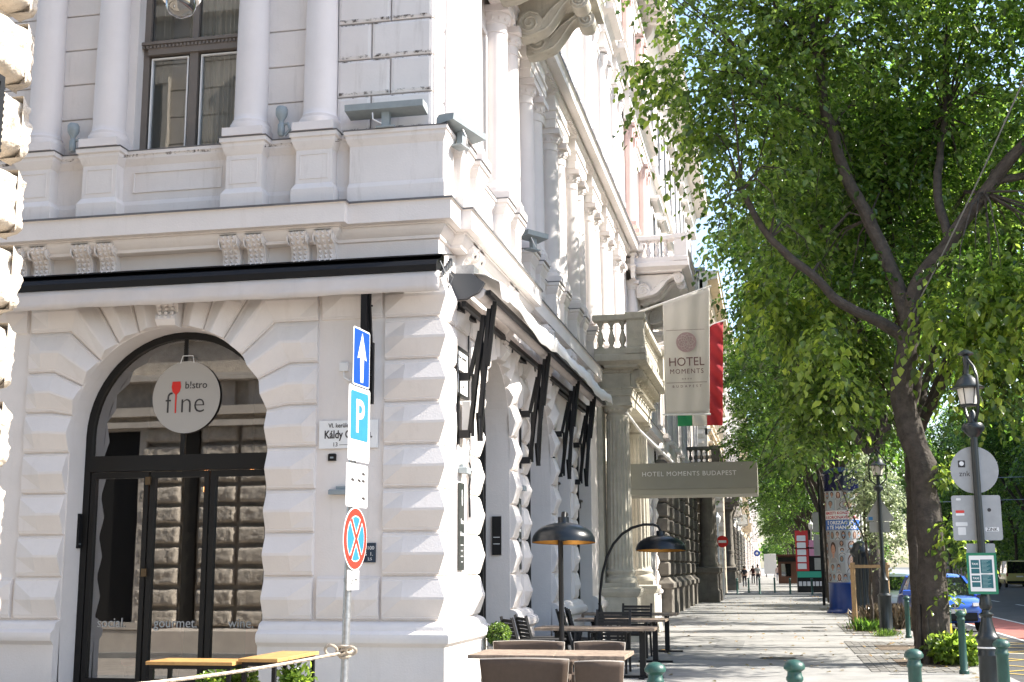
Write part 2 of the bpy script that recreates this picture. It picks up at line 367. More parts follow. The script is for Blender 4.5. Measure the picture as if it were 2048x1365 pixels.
# ------------------------------------------------------------------ ground
HALF = 7.3       # kerb line of the pavement
ASPH = pm('asphalt', (.085, .085, .085), .95, nscale=1.2, namp=.25, bump=.35, bscale=120, streak=.0)
def pavemat():
    ma = pm('pavement_asphalt', (.30, .293, .28), .95, nscale=1.3, namp=.3, bump=.4, bscale=120, streak=.4, dirt=(.18, .175, .165)); return ma
PAVE = pavemat()
g = MB().quad((-400, -200, -.12), (400, -200, -.12), (400, 1500, -.12), (-400, 1500, -.12)); struct('ground', g, pm('far_ground', (.12, .12, .11), .95, nscale=.2, namp=.2))
g = MB().quad((HALF, -60, -.115), (25, -60, -.115), (25, 900, -.115), (HALF, 900, -.115)); struct('road', g, ASPH)
g = MB().quad((-40, -9.2, -.113), (HALF, -9.2, -.113), (HALF, -.9, -.113), (-40, -.9, -.113)); struct('side_street', g, pm('pale_bounce_ground', (.34, .30, .26), .9, nscale=3, namp=.25, bump=.5, bscale=30))  # out of view; colour made pale to bounce warm light onto the side facade
g = MB()
for y0, y1 in ((-.75, 57), (68, 210), (218, 900)): g.box(-3, HALF - .15, y0, y1, -.3, 0)
g.box(-40, -3, -3.3, .2, -.3, 0); g.prism([(-3, -3.3), (1, -5.6), (3.6, -5.5), (5.6, -4.2), (7.0, -1.6), (7.15, -.75), (-3, -.75)], 2, -.3, 0); g.box(-3, HALF - .15, -60, -9.35, -.3, 0); g.box(-40, -3, -9.35, -8.5, -.3, 0)
struct('pavement', g, PAVE)
g = MB()
for y0, y1 in ((-.75, 57), (68, 210), (218, 900)): g.box(HALF - .15, HALF, y0, y1, -.3, .004)
g.sweep([(0, -.3), (.15, -.3), (.15, .004), (0, .004)], [(-40, -3.3), (-3, -3.3), (1, -5.6), (3.6, -5.5), (5.6, -4.2), (7.0, -1.6), (7.15, -.75)]); g.box(-3, HALF - .15, -9.35, -9.2, -.3, .004); g.box(HALF - .15, HALF, -60, -9.2, -.3, .004)
struct('kerb', g, pm('granite_kerb', (.33, .32, .3), .85, nscale=20, namp=.25))
g = MB().quad((9.7, -60, -.111), (11.2, -60, -.111), (11.2, 400, -.111), (9.7, 400, -.111)); struct('bike_lane', g, pm('red_lane_paint', (.40, .13, .10), .9, nscale=3, namp=.2))
g = MB()
def stripe(x0, x1, y0, y1): g.quad((x0, y0, -.107), (x1, y0, -.107), (x1, y1, -.107), (x0, y1, -.107))
stripe(9.58, 9.68, -60, 400); stripe(11.22, 11.34, -60, 400)
for k in range(40): stripe(14.6, 14.75, -20 + k * 8, -16.5 + k * 8)
for y in (13, 16, 35, 41, 47): stripe(7.6, 9.5, y, y + .1)
struct('lane_markings', g, pm('road_paint_white', (.7, .7, .68), .8, nscale=8, namp=.2))
g = MB()
for k in range(9):
    y = 2 + k * 2.1; g.quad((7.5, y, -.1065), (7.62, y, -.1065), (9.45, y + 1.9, -.1065), (9.33, y + 1.9, -.1065)); g.quad((9.33, y, -.106), (9.45, y, -.106), (7.62, y + 1.9, -.106), (7.5, y + 1.9, -.106))
struct('yellow_hatching', g, pm('road_paint_yellow', (.6, .42, .1), .8, nscale=8, namp=.3))
g = MB().box(25, 60, -60, 900, -.3, .0); struct('far_pavement', g, PAVE)
for k, (x0, x1, y0, y1) in enumerate(((5.35, 7.0, 6.6, 10.4), (5.35, 7.0, 10.9, 15), (5.6, 7.0, 18.3, 24), (5.6, 7.0, 35, 38))):   # tree pits paved with setts
    g = MB(); n = 0
    for i in range(int((x1 - x0) / .14)):
        for j in range(int((y1 - y0) / .2)):
            a = x0 + i * .14 + .005; b = y0 + j * .2 + (i % 2) * .1 + .005; h = .006 + random.random() * .008
            if 5.9 < a < 6.95 and min(abs(b - 8.5), abs(b - 12.7), abs(b - 20)) < .7: continue
            g.box(a, a + .13, b, b + .19, -.02, h)
    struct('sett_paving', g, pm('granite_setts', (.2, .19, .175), .9, nscale=6, namp=.4))
g = MB()
for y in (8.5, 12.7, 20): g.box(5.9, 6.98, y - .8, y + .8, -.02, .018)
struct('soil', g, pm('soil', (.16, .12, .085), 1, nscale=10, namp=.5, bump=1, bscale=40))

# ------------------------------------------------------------------ the corner palace
A = thing('corner_palace', 'pale stucco corner palace with rusticated ground floor, arched bistro door and paired columns above', 'building', (0, 0, 0))
UC, RA, ZS = -3.51, 1.34, 3.36
DEPTH = .55
mb = MB(FL)
wallgrid(mb, -14, UC - RA, 0, 5.9, 0, [], 0); arch_wall(mb, UC, RA, ZS, 5.9, 0, DEPTH)
wallgrid(mb, UC + RA, 0, 0, 5.9, 0, [], 0)
rb = MB(FR)
Y1, R1 = 3.2, 1.08; Y2, R2 = 6.75, 1.2; Z1 = 3.58
wallgrid(rb, 0, Y1 - R1, 0, 5.9, 0, [], 0); arch_wall(rb, Y1, R1, Z1, 5.9, 0, DEPTH)
wallgrid(rb, Y1 + R1, Y2 - R2, 0, 5.9, 0, [], 0); arch_wall(rb, Y2, R2, 3.46, 5.9, 0, DEPTH)
wallgrid(rb, Y2 + R2, 29, 0, 5.9, 0, [(8.75, 10.2, .9, 4.1), (11.0, 13.2, 0, 4.3), (15.7, 18.0, 0, 4.2), (19.8, 21.4, .9, 4.1), (22.3, 23.9, .9, 4.1), (24.9, 26.5, .9, 4.1), (27.2, 28.4, .9, 4.1)], .5)
mb.fr = FID; mb.add(rb.v, rb.f)
mb.box(-14, -.31, .56, 29, 5.9, 6.12)
mb.quad((-14, .56, 0), (-14, .56, 6), (-14, 29, 6), (-14, 29, 0)); mb.quad((-14, 29, 0), (-14, 29, 6), (0, 29, 6), (0, 29, 0))
ground_wall = mb.build('ground_floor_wall', STUCCO, A, recalc=False)
# rustication
mb = MB(FL); arch_blocks(mb, UC, RA, -5.5, -1.52); mb.build('arch_rustication', STUCCO, A)
for u0, u1 in ((-1.5, -.68), (-6.3, -5.52)):
    mb = MB(FL)
    for a, b in ((ZJ[0], ZJ[1]), (ZJ[7], 5.25)): strip_boss(mb, [(u0, a), (u1, a)], [(u0, b), (u1, b)])
    mb.build('panel_blocks', STUCCO, A)
mb = MB(FL)
for a, b in zip(ZJ, ZJ[1:]): strip_boss(mb, [(-7.0, a), (-6.32, a)], [(-7.0, b), (-6.32, b)])
mb.build('rusticated_strip', STUCCO, A)
for yc, rr, a, b in ((Y1, R1, 1.5, 4.74), (Y2, R2, 5.08, 8.45)): mb = MB(FR); arch_blocks(mb, yc, rr, a, b, p=.14, hin=.55); mb.build('arch_rustication', STUCCO, A)
for u0, u1 in ((10.3, 10.9), (18.15, 18.8), (21.5, 22.2), (24.0, 24.8), (26.6, 27.1), (28.5, 29)):
    mb = MB(FR)
    for a, b in zip(ZJ, ZJ[1:]): strip_boss(mb, [(u0, a), (u1, a)], [(u0, b), (u1, b)])
    mb.build('rusticated_strip', STUCCO, A)
mb = MB(FR)
for a, b in ((ZJ[0], ZJ[1]), (ZJ[7], 5.25)): strip_boss(mb, [(.77, a), (1.48, a)], [(.77, b), (1.48, b)])
mb.build('panel_blocks', STUCCO, A)
mb = MB()
for a, b in zip(ZJ, ZJ[1:]): quoin(mb, a, b, [(-.665, 0, 0), (-.66, 0, .3), (-.4, 0, 1), (0, 0, 1), (0, .45, 1), (0, .74, .3), (0, .75, 0)])
mb.build('quoin', STUCCO, A)
# plinth with torus moulding
PL = [(-.05, -.3), (.13, -.3), (.13, .74), (.15, .76), (.19, .79), (.205, .84), (.19, .89), (.15, .92), (.125, .93), (.115, .97), (.09, 1.0), (.05, 1.02), (.0, 1.035)]
mb = MB()
for path in ([(-14, 0), (UC - RA, 0)], [(UC + RA, 0), (0, 0), (0, Y1 - R1)], [(0, Y1 + R1), (0, Y2 - R2)], [(0, Y2 + R2), (0, 11.0)], [(0, 13.2), (0, 15.6)], [(0, 18.1), (0, 29)]): MB().sweep(PL, path).build('plinth', STUCCO, A, smooth=35)
# belt cornice with setbacks and its lead flashing
path = [(-14, -.12), (-1.32, -.12), (-1.32, 0), (0, 0), (0, .55), (.13, .55), (.13, 5.1), (0, 5.1), (0, 13.9)]
path2 = [(0, 20.6), (0, 22.4), (.13, 22.4), (.13, 28.6), (0, 28.6), (0, 29)]
BC = [(-.3, 5.66), (.0, 5.66), (.025, 5.67), (.025, 5.71), (.05, 5.73), (.085, 5.78), (.095, 5.80), (.095, 5.83), (.12, 5.835), (.12, 5.85), (.205, 5.86), (.205, 6.10), (.22, 6.115), (.22, 6.13), (-.3, 6.16)]
FLS = [(.225, 6.112), (.232, 6.112), (.232, 6.138), (-.3, 6.172), (-.3, 6.16), (.225, 6.131)]
mb = MB(); mf = MB()
for p_ in (path, path2): mb.sweep(BC, p_); mf.sweep(FLS, p_)
bc = mb.build('belt_cornice', STUCCO, A, smooth=30); mf.build('flashing', SHEET, bc)
# consoles of the frieze
for u in (-5.52, -4.57, -2.52, -1.6):
    for d in (-.17, .17): console(FL, u + d, .235, .0, 5.80, .44, .24, 'console', STUCCO, A)
for u in (1.2, 3.55, 6.8, 9.4, 12):
    for d in (-.19, .19): console(FR, u + d, .24, .0, 5.80, .44, .24, 'console', STUCCO, A)
def keystone(fr, uc, zc):
    mb = MB(fr); P = [(.2, 5.3), (.28, 5.2), (.26, 5.05), (.17, 4.93), (.15, 4.86), (.2, 4.82), (.22, 4.76), (.17, 4.69), (.12, zc - .02), (0, zc - .02), (0, 5.3)]
    v = [];
    for s in (-1, 1):
        for w, z in P: v.append((uc + s * (.13 + (z - 4.7) * .08), w, z))
    n = len(P); mb.add(v, [list(range(n)), list(range(n, 2 * n))[::-1]] + [[i, (i + 1) % n, n + (i + 1) % n, n + i] for i in range(n)])
    for k in (-1, 0, 1):
        for t in range(5): mb.lathe([(.002, -.03), (.026, -.01), (.026, .01), (.002, .03)], uc + k * .085, .2 - .01 * t * (t < 3), 8, 4.79 + t * .055)
    return mb.build('keystone', STUCCO, A, smooth=35)
keystone(FL, UC, 4.70); keystone(FR, Y1, 4.66); keystone(FR, Y2, 4.66)

# ---- bistro door in the side street
def arch_door(fr, uc, Rr, zs, w, name, seeglass=GLASS_SEE, leaves=3, ztr=3.0):
    mb = MB(fr); n = 28; t = .09; w0, w1 = w - .06, w + .05
    def arc(r): return [(uc + r * math.cos(PI * k / n), zs + r * math.sin(PI * k / n)) for k in range(n + 1)]
    o = [(uc + Rr - .005, 0)] + arc(Rr - .005) + [(uc - Rr + .005, 0)]; i_ = [(uc + Rr - t, 0)] + arc(Rr - t) + [(uc - Rr + t, 0)]
    for (a, b), (c, d) in zip(zip(o, o[1:]), zip(i_, i_[1:])):
        mb.quad((a[0], w1, a[1]), (b[0], w1, b[1]), (d[0], w1, d[1]), (c[0], w1, c[1])); mb.quad((c[0], w1, c[1]), (d[0], w1, d[1]), (d[0], w0, d[1]), (c[0], w0, c[1]))
        mb.quad((a[0], w0, a[1]), (b[0], w0, b[1]), (d[0], w0, d[1]), (c[0], w0, c[1]))
    mb.box(uc - Rr + t, uc + Rr - t, w0, w1 + .02, ztr - .10, ztr + .10)
    mb.box(uc - .025, uc + .025, w0, w + .012, ztr + .10, zs + Rr - t)
    fo = mb.build(name, FRAME_D, A)
    W = 2 * (Rr - t) / leaves
    for k in range(leaves):
        a = uc - Rr + t + k * W + .012; b = a + W - .024; q = .065; m2 = MB(fr)
        m2.box(a, a + q, w0 + .01, w1 - .01, .02, ztr - .11); m2.box(b - q, b, w0 + .01, w1 - .01, .02, ztr - .11)
        m2.box(a + q, b - q, w0 + .01, w1 - .01, .02, .30); m2.box(a + q, b - q, w0 + .01, w1 - .01, ztr - .19, ztr - .11)
        lf = m2.build('door_leaf', FRAME_D, fo)
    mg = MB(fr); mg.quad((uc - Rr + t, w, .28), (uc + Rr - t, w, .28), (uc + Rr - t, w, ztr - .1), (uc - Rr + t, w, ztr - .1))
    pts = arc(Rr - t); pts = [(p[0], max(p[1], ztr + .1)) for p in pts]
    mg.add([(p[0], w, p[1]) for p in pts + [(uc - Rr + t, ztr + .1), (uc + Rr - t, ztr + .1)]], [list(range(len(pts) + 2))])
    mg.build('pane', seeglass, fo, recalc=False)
    return fo
door = arch_door(FL, UC, RA, ZS, -.42, 'arched_door')
bz = MB()
for z in (1.56, 2.72): bz.box(-3.97, -3.90, .345, .375, z, z + .1)
bz.build('hinge', pm('bronze', (.12, .08, .04), .45, metal=.5), door)
arch_door(FR, Y1, R1, Z1, -.42, 'arched_door', GLASS, 2); arch_door(FR, Y2, R2, 3.46, -.42, 'arched_door', GLASS, 2)
VIN = pm('frosted_vinyl', (.42, .42, .41), .8)
for s, u in (('social.', -4.38), ('gourmet.', -3.5), ('wine.', -2.62)):
    text(s, .17, (u, .412, .93), (1, 0, 0), (0, 0, 1), 'lettering', VIN, door, sx=.95)
# dark dining room behind the door
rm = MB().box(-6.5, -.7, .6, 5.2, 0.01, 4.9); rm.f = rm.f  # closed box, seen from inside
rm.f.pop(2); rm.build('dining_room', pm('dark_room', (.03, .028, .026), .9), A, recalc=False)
WARM = bpy.data.materials.new('glowing_filament'); WARM.use_nodes = True; WARM.node_tree.nodes['Principled BSDF'].inputs['Emission Color'].default_value = (1, .35, .1, 1); WARM.node_tree.nodes['Principled BSDF'].inputs['Emission Strength'].default_value = 5
for x, y, z in ((-3.72, 1.6, 2.72), (-2.92, 1.3, 2.95), (-4.0, 2.2, 3.0)):
    p_ = thing('pendant_lamp', f'small glowing pendant bulb seen through the {"middle" if x == -3.72 else "right" if x == -2.92 else "left"} bistro door leaf', 'lamp', (x, y, z), 'bulbs inside the bistro')
    MB().lathe([(.004, .14), (.012, .16), (.012, 1.6), (.004, 1.62)], x, y, 8, z).build('cord', BLACK, p_); MB().lathe([(.008, -.05), (.028, -.02), (.03, .03), (.014, .1), (.014, .15)], x, y, 12, z).build('bulb', WARM, p_, smooth=60)
for x, y in ((-4.25, 1.3), (-2.7, 1.25)):
    c_ = thing('dining_chair', f'red upholstered chair behind the {"left" if x < -4 else "right"} leaf of the bistro door', 'chair', (x, y, 0), 'red chairs inside the bistro')
    rd = pm('red_leather', (.25, .02, .02), .5); MB().stack([(-.03, .40), (0, .43), (0, .48), (-.04, .5)], x - .3, x + .3, y - .28, y + .28).build('seat', rd, c_); MB().stack([(-.02, .5), (0, .53), (0, .88), (-.03, .92)], x - .3, x + .3, y + .2, y + .28).build('backrest', rd, c_)
    for i in (-1, 1):
        for j in (-1, 1): MB().box(x + i * .25 - .02, x + i * .25 + .02, y + j * .23 - .02, y + j * .23 + .02, .015, .41).build('leg', BLACK, c_)

# ---- windows of the avenue ground floor
for a, b, c, d in ((8.75, 10.2, .9, 4.1), (19.8, 21.4, .9, 4.1), (22.3, 23.9, .9, 4.1), (24.9, 26.5, .9, 4.1), (27.2, 28.4, .9, 4.1)):
    sash(FR, a, b, c, d, -.3, A, FRAME_D, GLASS, 1, 3.2); MB(FR).sweep([(0, 0), (0, 0)], [(0, 0), (1, 0)]) if 0 else None
sash(FR, 11.0, 13.2, 0, 4.3, -.3, A, FRAME_D, GLASS, 1, 3.0, name='glazed_door'); sash(FR, 15.7, 18, 0, 4.2, -.3, A, FRAME_D, GLASS, 1, 3.0, name='glazed_door')

# ---- first floor: pedestal course, engaged columns, windows
WL, WP, WW = -.15, -.15, -.30          # wall planes: side street, corner bay, avenue wing
PED = [(-.02, 6.14), (.045, 6.14), (.045, 6.36), (.03, 6.39), (.012, 6.42), (0, 6.44), (0, 6.88), (.012, 6.9), (.03, 6.94), (.05, 6.99), (.05, 7.03), (.075, 7.045), (.075, 7.10), (-.02, 7.12)]
def pedestal(fr, u, w):
    mb = MB(fr).stack(PED, u - .24, u + .24, w - .35, w); o = mb.build('pedestal', STUCCO_UP, A)
    pn = MB(fr)
    for a, b, c, d in ((-.19, -.175, 6.5, 6.83), (.175, .19, 6.5, 6.83), (-.175, .175, 6.5, 6.512), (-.175, .175, 6.818, 6.83)): pn.box(u + a, u + b, w - .01, w + .008, c, d)
    pn.build('panel_moulding', STUCCO_UP, o)
    MB(fr).stack([(.079, 7.102), (.084, 7.102), (.084, 7.116), (-.05, 7.135)], u - .24, u + .24, w - .35, w).build('flashing', SHEET, o)
DADO = [(-.2, 6.14), (.02, 6.14), (.02, 6.36), (.008, 6.4), (0, 6.42), (0, 6.9), (.02, 6.94), (.045, 6.99), (.045, 7.03), (.065, 7.045), (.065, 7.09), (-.2, 7.11)]
mb = MB()
mb.sweep(DADO, [(-14, -WL - .1), (-1.15, -WL - .1), (-1.15, -WL - .22), (.07, -WL - .22), (.07, .45), (-.02, .45), (-.02, 5.1), (WW + .06, 5.1), (WW + .06, 29)]); dd = mb.build('dado', STUCCO_UP, A)
MB().sweep([(.069, 7.092), (.072, 7.092), (.072, 7.104), (-.2, 7.125), (-.2, 7.113)], [(-14, -WL - .1), (-1.15, -WL - .1), (-1.15, -WL - .22), (.07, -WL - .22), (.07, .45), (-.02, .45), (-.02, 5.1), (WW + .06, 5.1), (WW + .06, 29)]).build('flashing', SHEET, dd)
mb = MB(FL)      # recessed panel under the window
for q in ((-4.18, -2.93, 6.53, 6.545), (-4.18, -2.93, 6.80, 6.815), (-4.18, -4.165, 6.545, 6.80), (-2.945, -2.93, 6.545, 6.80)): mb.box(q[0], q[1], -.055, -.035, q[2], q[3])
mb.build('panel_moulding', STUCCO_UP, A)
LC = [-5.52, -4.57, -2.55, -1.6]
for u in LC: pedestal(FL, u, .14); doric(FL, u, -.04, 7.12, 10.25, .215, A, COLM, 32)
RC1 = [.82, 1.68, 3.5, 4.36]; RC2 = [u + d for u in (6.55, 9.2, 11.85, 14.5, 17.15, 19.8) for d in (0, .92)]; RC3 = [23.0, 23.9, 27.2, 28.1]
for u in RC1 + RC3: pedestal(FR, u, .14); doric(FR, u, -.04, 7.12, 10.25, .215, A, COLM, 28)
for u in RC2: pedestal(FR, u, -.03); doric(FR, u, -.2, 7.12, 10.25, .215, A, COLM, 24)
# walls
mb = MB(FL); wallgrid(mb, -14, -.12, 6.14, 22, WL, [(-4.27, -2.77, 7.06, 9.9), (-4.27, -2.77, 12.2, 15.2)], .3)
rb = MB(FR)
WIN1 = [(2.05, 3.12), (7.92, 8.82), (10.57, 11.47), (13.22, 14.12), (15.87, 16.77), (18.52, 19.42), (21.2, 22.2), (24.6, 26.5)]
holes = [(a, b, z0, z1) for a, b in WIN1 for z0, z1 in ((7.3, 9.7), (12.3, 14.8), (17.4, 19.8))]
wallgrid(rb, .12, 5.1, 6.14, 21, WP, [h for h in holes if h[1] < 5], .3); wallgrid(rb, 5.1, 22.4, 6.14, 21, WW, [h for h in holes if 5 < h[0] and h[1] < 22.4], .3); wallgrid(rb, 22.4, 29, 6.14, 21, WP, [h for h in holes if h[0] > 22.4], .3)
for y in (5.1, 22.4): rb.quad((y, WW, 6.14), (y, WP, 6.14), (y, WP, 21), (y, WW, 21))
mb.fr = FID; mb.add(rb.v, rb.f); mb.box(-14, -1.0, 1.0, 29, 6.13, 21.9); mb.quad((-.3, 29, 6), (-.3, 29, 22), (-14, 29, 22), (-14, 29, 6))
upw = mb.build('upper_wall', STUCCO_UP, A, recalc=False)
# flat channelled courses between the columns and pillow quoins at the corner
mb = MB(FL)
def courses(mb, a, b, w, z0=7.14, z1=10.2, h=.50, t=.035, brick=0, u_split=0):
    z = z0; k = 0
    while z < z1 - .05:
        zz = min(z + h, z1); segs = [(a, b)]
        if brick: c = a + (b - a) * (.56 if k % 2 else .36); segs = [(a, c), (c, b)]
        for p, q in segs:
            v = []; e = .022
            for o, ww in ((0.006, 0), (.012, t), (.05 if brick else .02, t + (.012 if brick else 0))):
                v += [(p + o, w + ww, z + o), (q - o, w + ww, z + o), (q - o, w + ww, zz - o), (p + o, w + ww, zz - o)]
            mb.add(v, [[i * 4 + j, i * 4 + (j + 1) % 4, i * 4 + 4 + (j + 1) % 4, i * 4 + 4 + j] for i in range(2) for j in range(4)] + [[8, 9, 10, 11]])
        z = zz; k += 1
courses(mb, -5.35, -4.75, WL); courses(mb, -2.4, -1.8, WL); courses(mb, -6.6, -5.7, WL); courses(mb, -1.4, -.115, WL, t=.05, brick=1)
mb.fr = FR; courses(mb, .115, .68, WP, t=.05, brick=1); courses(mb, 4.58, 5.08, WP, t=.04); courses(mb, 5.15, 6.25, WW, t=.05, brick=1); courses(mb, 21.0, 22.3, WW, brick=1); courses(mb, 24.1, 24.5, WP)
for z0 in (11.9, 16.9):
    courses(mb, .12, .7, WP, z0, z0 + 3.2, t=.05, brick=1); courses(mb, 5.15, 6.25, WW, z0, z0 + 3.2, t=.05, brick=1)
wc = mb.build('wall_courses', STUCCO_UP, upw)
GRM = bpy.data.materials.new('joint_grime'); GRM.use_nodes = True; n_ = GRM.node_tree.nodes; l_ = GRM.node_tree.links
b_ = n_['Principled BSDF']; b_.inputs['Base Color'].default_value = (.07, .055, .045, 1); b_.inputs['Roughness'].default_value = .95
g_ = n_.new('ShaderNodeNewGeometry'); t_ = n_.new('ShaderNodeTexNoise'); t_.inputs['Scale'].default_value = 9; t_.inputs['Detail'].default_value = 8; t_.inputs['Roughness'].default_value = .75; l_.new(g_.outputs['Position'], t_.inputs['Vector'])
r_ = n_.new('ShaderNodeMapRange'); r_.inputs[1].default_value = .5; r_.inputs[2].default_value = .62; l_.new(t_.outputs[0], r_.inputs[0]); l_.new(r_.outputs[0], b_.inputs['Alpha'])
mb = MB(FL); z = 7.14
while z < 10.2:
    mb.quad((-1.37, WL + .0635, z + .02), (-.14, WL + .0635, z + .02), (-.14, WL + .0635, z + .062), (-1.37, WL + .0635, z + .062)); mb.quad((-1.37, WL + .0635, z + .47), (-.14, WL + .0635, z + .47), (-.14, WL + .0635, z + .495 - .012), (-1.37, WL + .0635, z + .495 - .012)); z += .5
mb.quad((-6, .1445, 6.96), (-1.2, .1445, 6.96), (-1.2, .1445, 7.0), (-6, .1445, 7.0)).build('joint_grime', GRM, upw, recalc=False)
GS2 = glass('upper_window_glass', refl=.13, see=.85)
sash(FL, -4.27, -2.77, 7.06, 9.9, WL - .2, A, FRAME_B, GS2, 1, 8.62, t=.085, dent=1)
for a, b in WIN1:
    w = WP if (a < 5 or a > 22.4) else WW
    for z0, z1 in ((7.3, 9.7), (12.3, 14.8), (17.4, 19.8)):
        sash(FR, a, b, z0, z1, w - .2, A, FRAME_B, GLASS, 1, z0 + 1.75)
for u0, u1 in ((-4.22, -3.98), (-3.72, -2.8)):      # white curtains behind the upper window
    mb = MB(FL); v = []
    for i in range(61):
        u = u0 + (u1 - u0) * i / 60; ww = WL - .42 + .035 * math.sin(i * .9) + .02 * math.sin(i * 2.3)
        v += [(u, ww, 7.0), (u, ww, 9.85)]
    mb.add(v, [[2 * i, 2 * i + 2, 2 * i + 3, 2 * i + 1] for i in range(60)]).build('curtain', pm('net_curtain', (.55, .55, .52), .9), A, smooth=60)
sur = MB(FR)     # window surrounds with small hoods
for a, b in WIN1:
    w = WP if (a < 5 or a > 22.4) else WW
    for z0, z1 in ((7.3, 9.7), (12.3, 14.8), (17.4, 19.8)):
        sur = MB(FR); sur.box(a - .09, a - .002, w - .05, w + .05, z0, z1 + .09); sur.box(b + .002, b + .09, w - .05, w + .05, z0, z1 + .09); sur.box(a - .002, b + .002, w - .05, w + .05, z1 + .002, z1 + .09)
        if z0 > 10: sur.stack([(0, z1 + .0951), (.06, z1 + .26), (.1, z1 + .3), (.1, z1 + .36)], a - .1, b + .1, w - .05, w + .1)
        sur.build('window_surround', STUCCO_UP, A)
# entablatures above each column pair and the continuous upper cornices
def ent(prof, paths, name, mat=STUCCO_UP):
    mb = MB()
    for p_ in paths: mb.sweep(prof, p_)
    return mb.build(name, mat, A)
def ressaut(y0, y1, w, pr, pairs):
    p_ = [(w, y0)]
    for a, b in pairs: p_ += [(w, a - .3), (pr, a - .3), (pr, b + .3), (w, b + .3)]
    return p_ + [(w, y1)]
pairs = list(zip(RC2[::2], RC2[1::2]))
E1 = [(-.2, 10.25), (0, 10.25), (0, 10.42), (.02, 10.43), (.02, 10.58), (.05, 10.6), (.05, 10.64), (.0, 10.65), (.0, 10.93), (.04, 10.95), (.07, 11.0)]
E2 = [(-.2, 10.97), (.04, 10.97), (.06, 11.0), (.06, 11.06), (.15, 11.08), (.30, 11.09), (.30, 11.24), (.34, 11.28), (.34, 11.31), (-.2, 11.36)]
pa = [(-.12 - 13.9, .08), (-.1, .08)][:0]
wing = ressaut(5.1, 22.4, WW + .1, WW + .3, pairs)
cor = [(-14, .02), (.02, .02), (.02, .45), (.14, .45), (.14, 4.7), (.02, 4.7), (.02, 5.1)]
ent(E1, [cor, wing, [(.02, 22.4), (.14, 22.4), (.14, 28.6), (.02, 29)]], 'entablature'); ec = ent(E2, [cor, [(WW + .25, 5.1), (WW + .25, 22.4)], [(.1, 22.4), (.1, 29)]], 'upper_cornice')
MB().sweep([(.345, 11.29), (.355, 11.29), (.355, 11.33), (-.2, 11.39), (-.2, 11.37)], [(WW + .25, 5.1), (WW + .25, 22.4)]).build('flashing', SHEET, ec)
dn = MB(FR)      # dentils
for k in range(int((22.2 - 5.2) / .12)):
    y = 5.2 + k * .12; dn.box(y, y + .07, WW + .29, WW + .37, 10.985, 11.055)
dn.build('dentils', STUCCO_UP, ec)
bl = MB(FR)      # sunk blocks of the parapet above the cornice
for k in range(13): bl.stack([(0, 11.35), (0, 11.75), (.04, 11.78), (.04, 11.85)], 5.5 + k * 1.32, 6.1 + k * 1.32, WW - .1, WW + .12)
bl.build('parapet_blocks', STUCCO_UP, A)
def slim(u, w, z0, z1, r, mat, n=14):
    mb = MB(FR).box(u - r * 1.3, u + r * 1.3, w - r * 1.3, w + r * 1.3, z0, z0 + .12)
    mb.lathe([(r * 1.2, z0 + .12), (r * 1.2, z0 + .2), (r, z0 + .26), (r * .87, z1 - .5)], u, w, n); o = mb.build('column', mat, A, smooth=40)
    cp = MB(FR).lathe([(r * .9, z1 - .5), (r * 1.05, z1 - .35), (r * .95, z1 - .33), (r * 1.35, z1 - .12), (r * 1.1, z1 - .1)], u, w, 10)
    for k in range(8): a = k * PI / 4; cp.lathe([(.004, z1 - .48), (r * .3, z1 - .3), (r * .35, z1 - .2), (.004, z1 - .1)], u + r * math.cos(a), w + r * math.sin(a), 5)
    cp.box(u - r * 1.4, u + r * 1.4, w - r * 1.4, w + r * 1.4, z1 - .1, z1); cp.build('capital', mat, o, smooth=50)
for u in RC1 + RC2 + RC3:
    w = -.04 if (u < 5 or u > 22.4) else -.16
    slim(u, w, 12.0, 15.3, .18, COLM if u not in RC3 else PINK); slim(u, w, 17.0, 20.1, .15, PINK)
E3 = [(-.2, 15.3), (0, 15.3), (0, 15.7), (.05, 15.72), (.05, 15.78), (0, 15.8), (0, 16.1), (.1, 16.2), (.3, 16.25), (.3, 16.4), (.34, 16.44), (-.2, 16.5)]
ent(E3, [cor, ressaut(5.1, 22.4, WW + .12, WW + .34, pairs), [(.1, 22.4), (.1, 29)]], 'entablature')
ROOFC = [(-.3, 20.1), (0, 20.1), (0, 20.5), (.08, 20.55), (.08, 20.65), (0, 20.67), (0, 21.1), (.15, 21.2), (.25, 21.25), (.9, 21.35), (.9, 21.6), (1.0, 21.75), (1.05, 21.95), (-.3, 22.1)]
ent(ROOFC, [[(-14, .1), (.0, .1), (0, 29)]], 'roof_cornice', STUCCO_UP)
for k in range(48): y = .3 + k * .6; MB(FR).box(y, y + .22, .25, .82, 21.12, 21.33).build('modillion', STUCCO_UP, A)
MB().box(-14, .2, .0, 29, 22.05, 22.3).build('roof', SHEET, A)

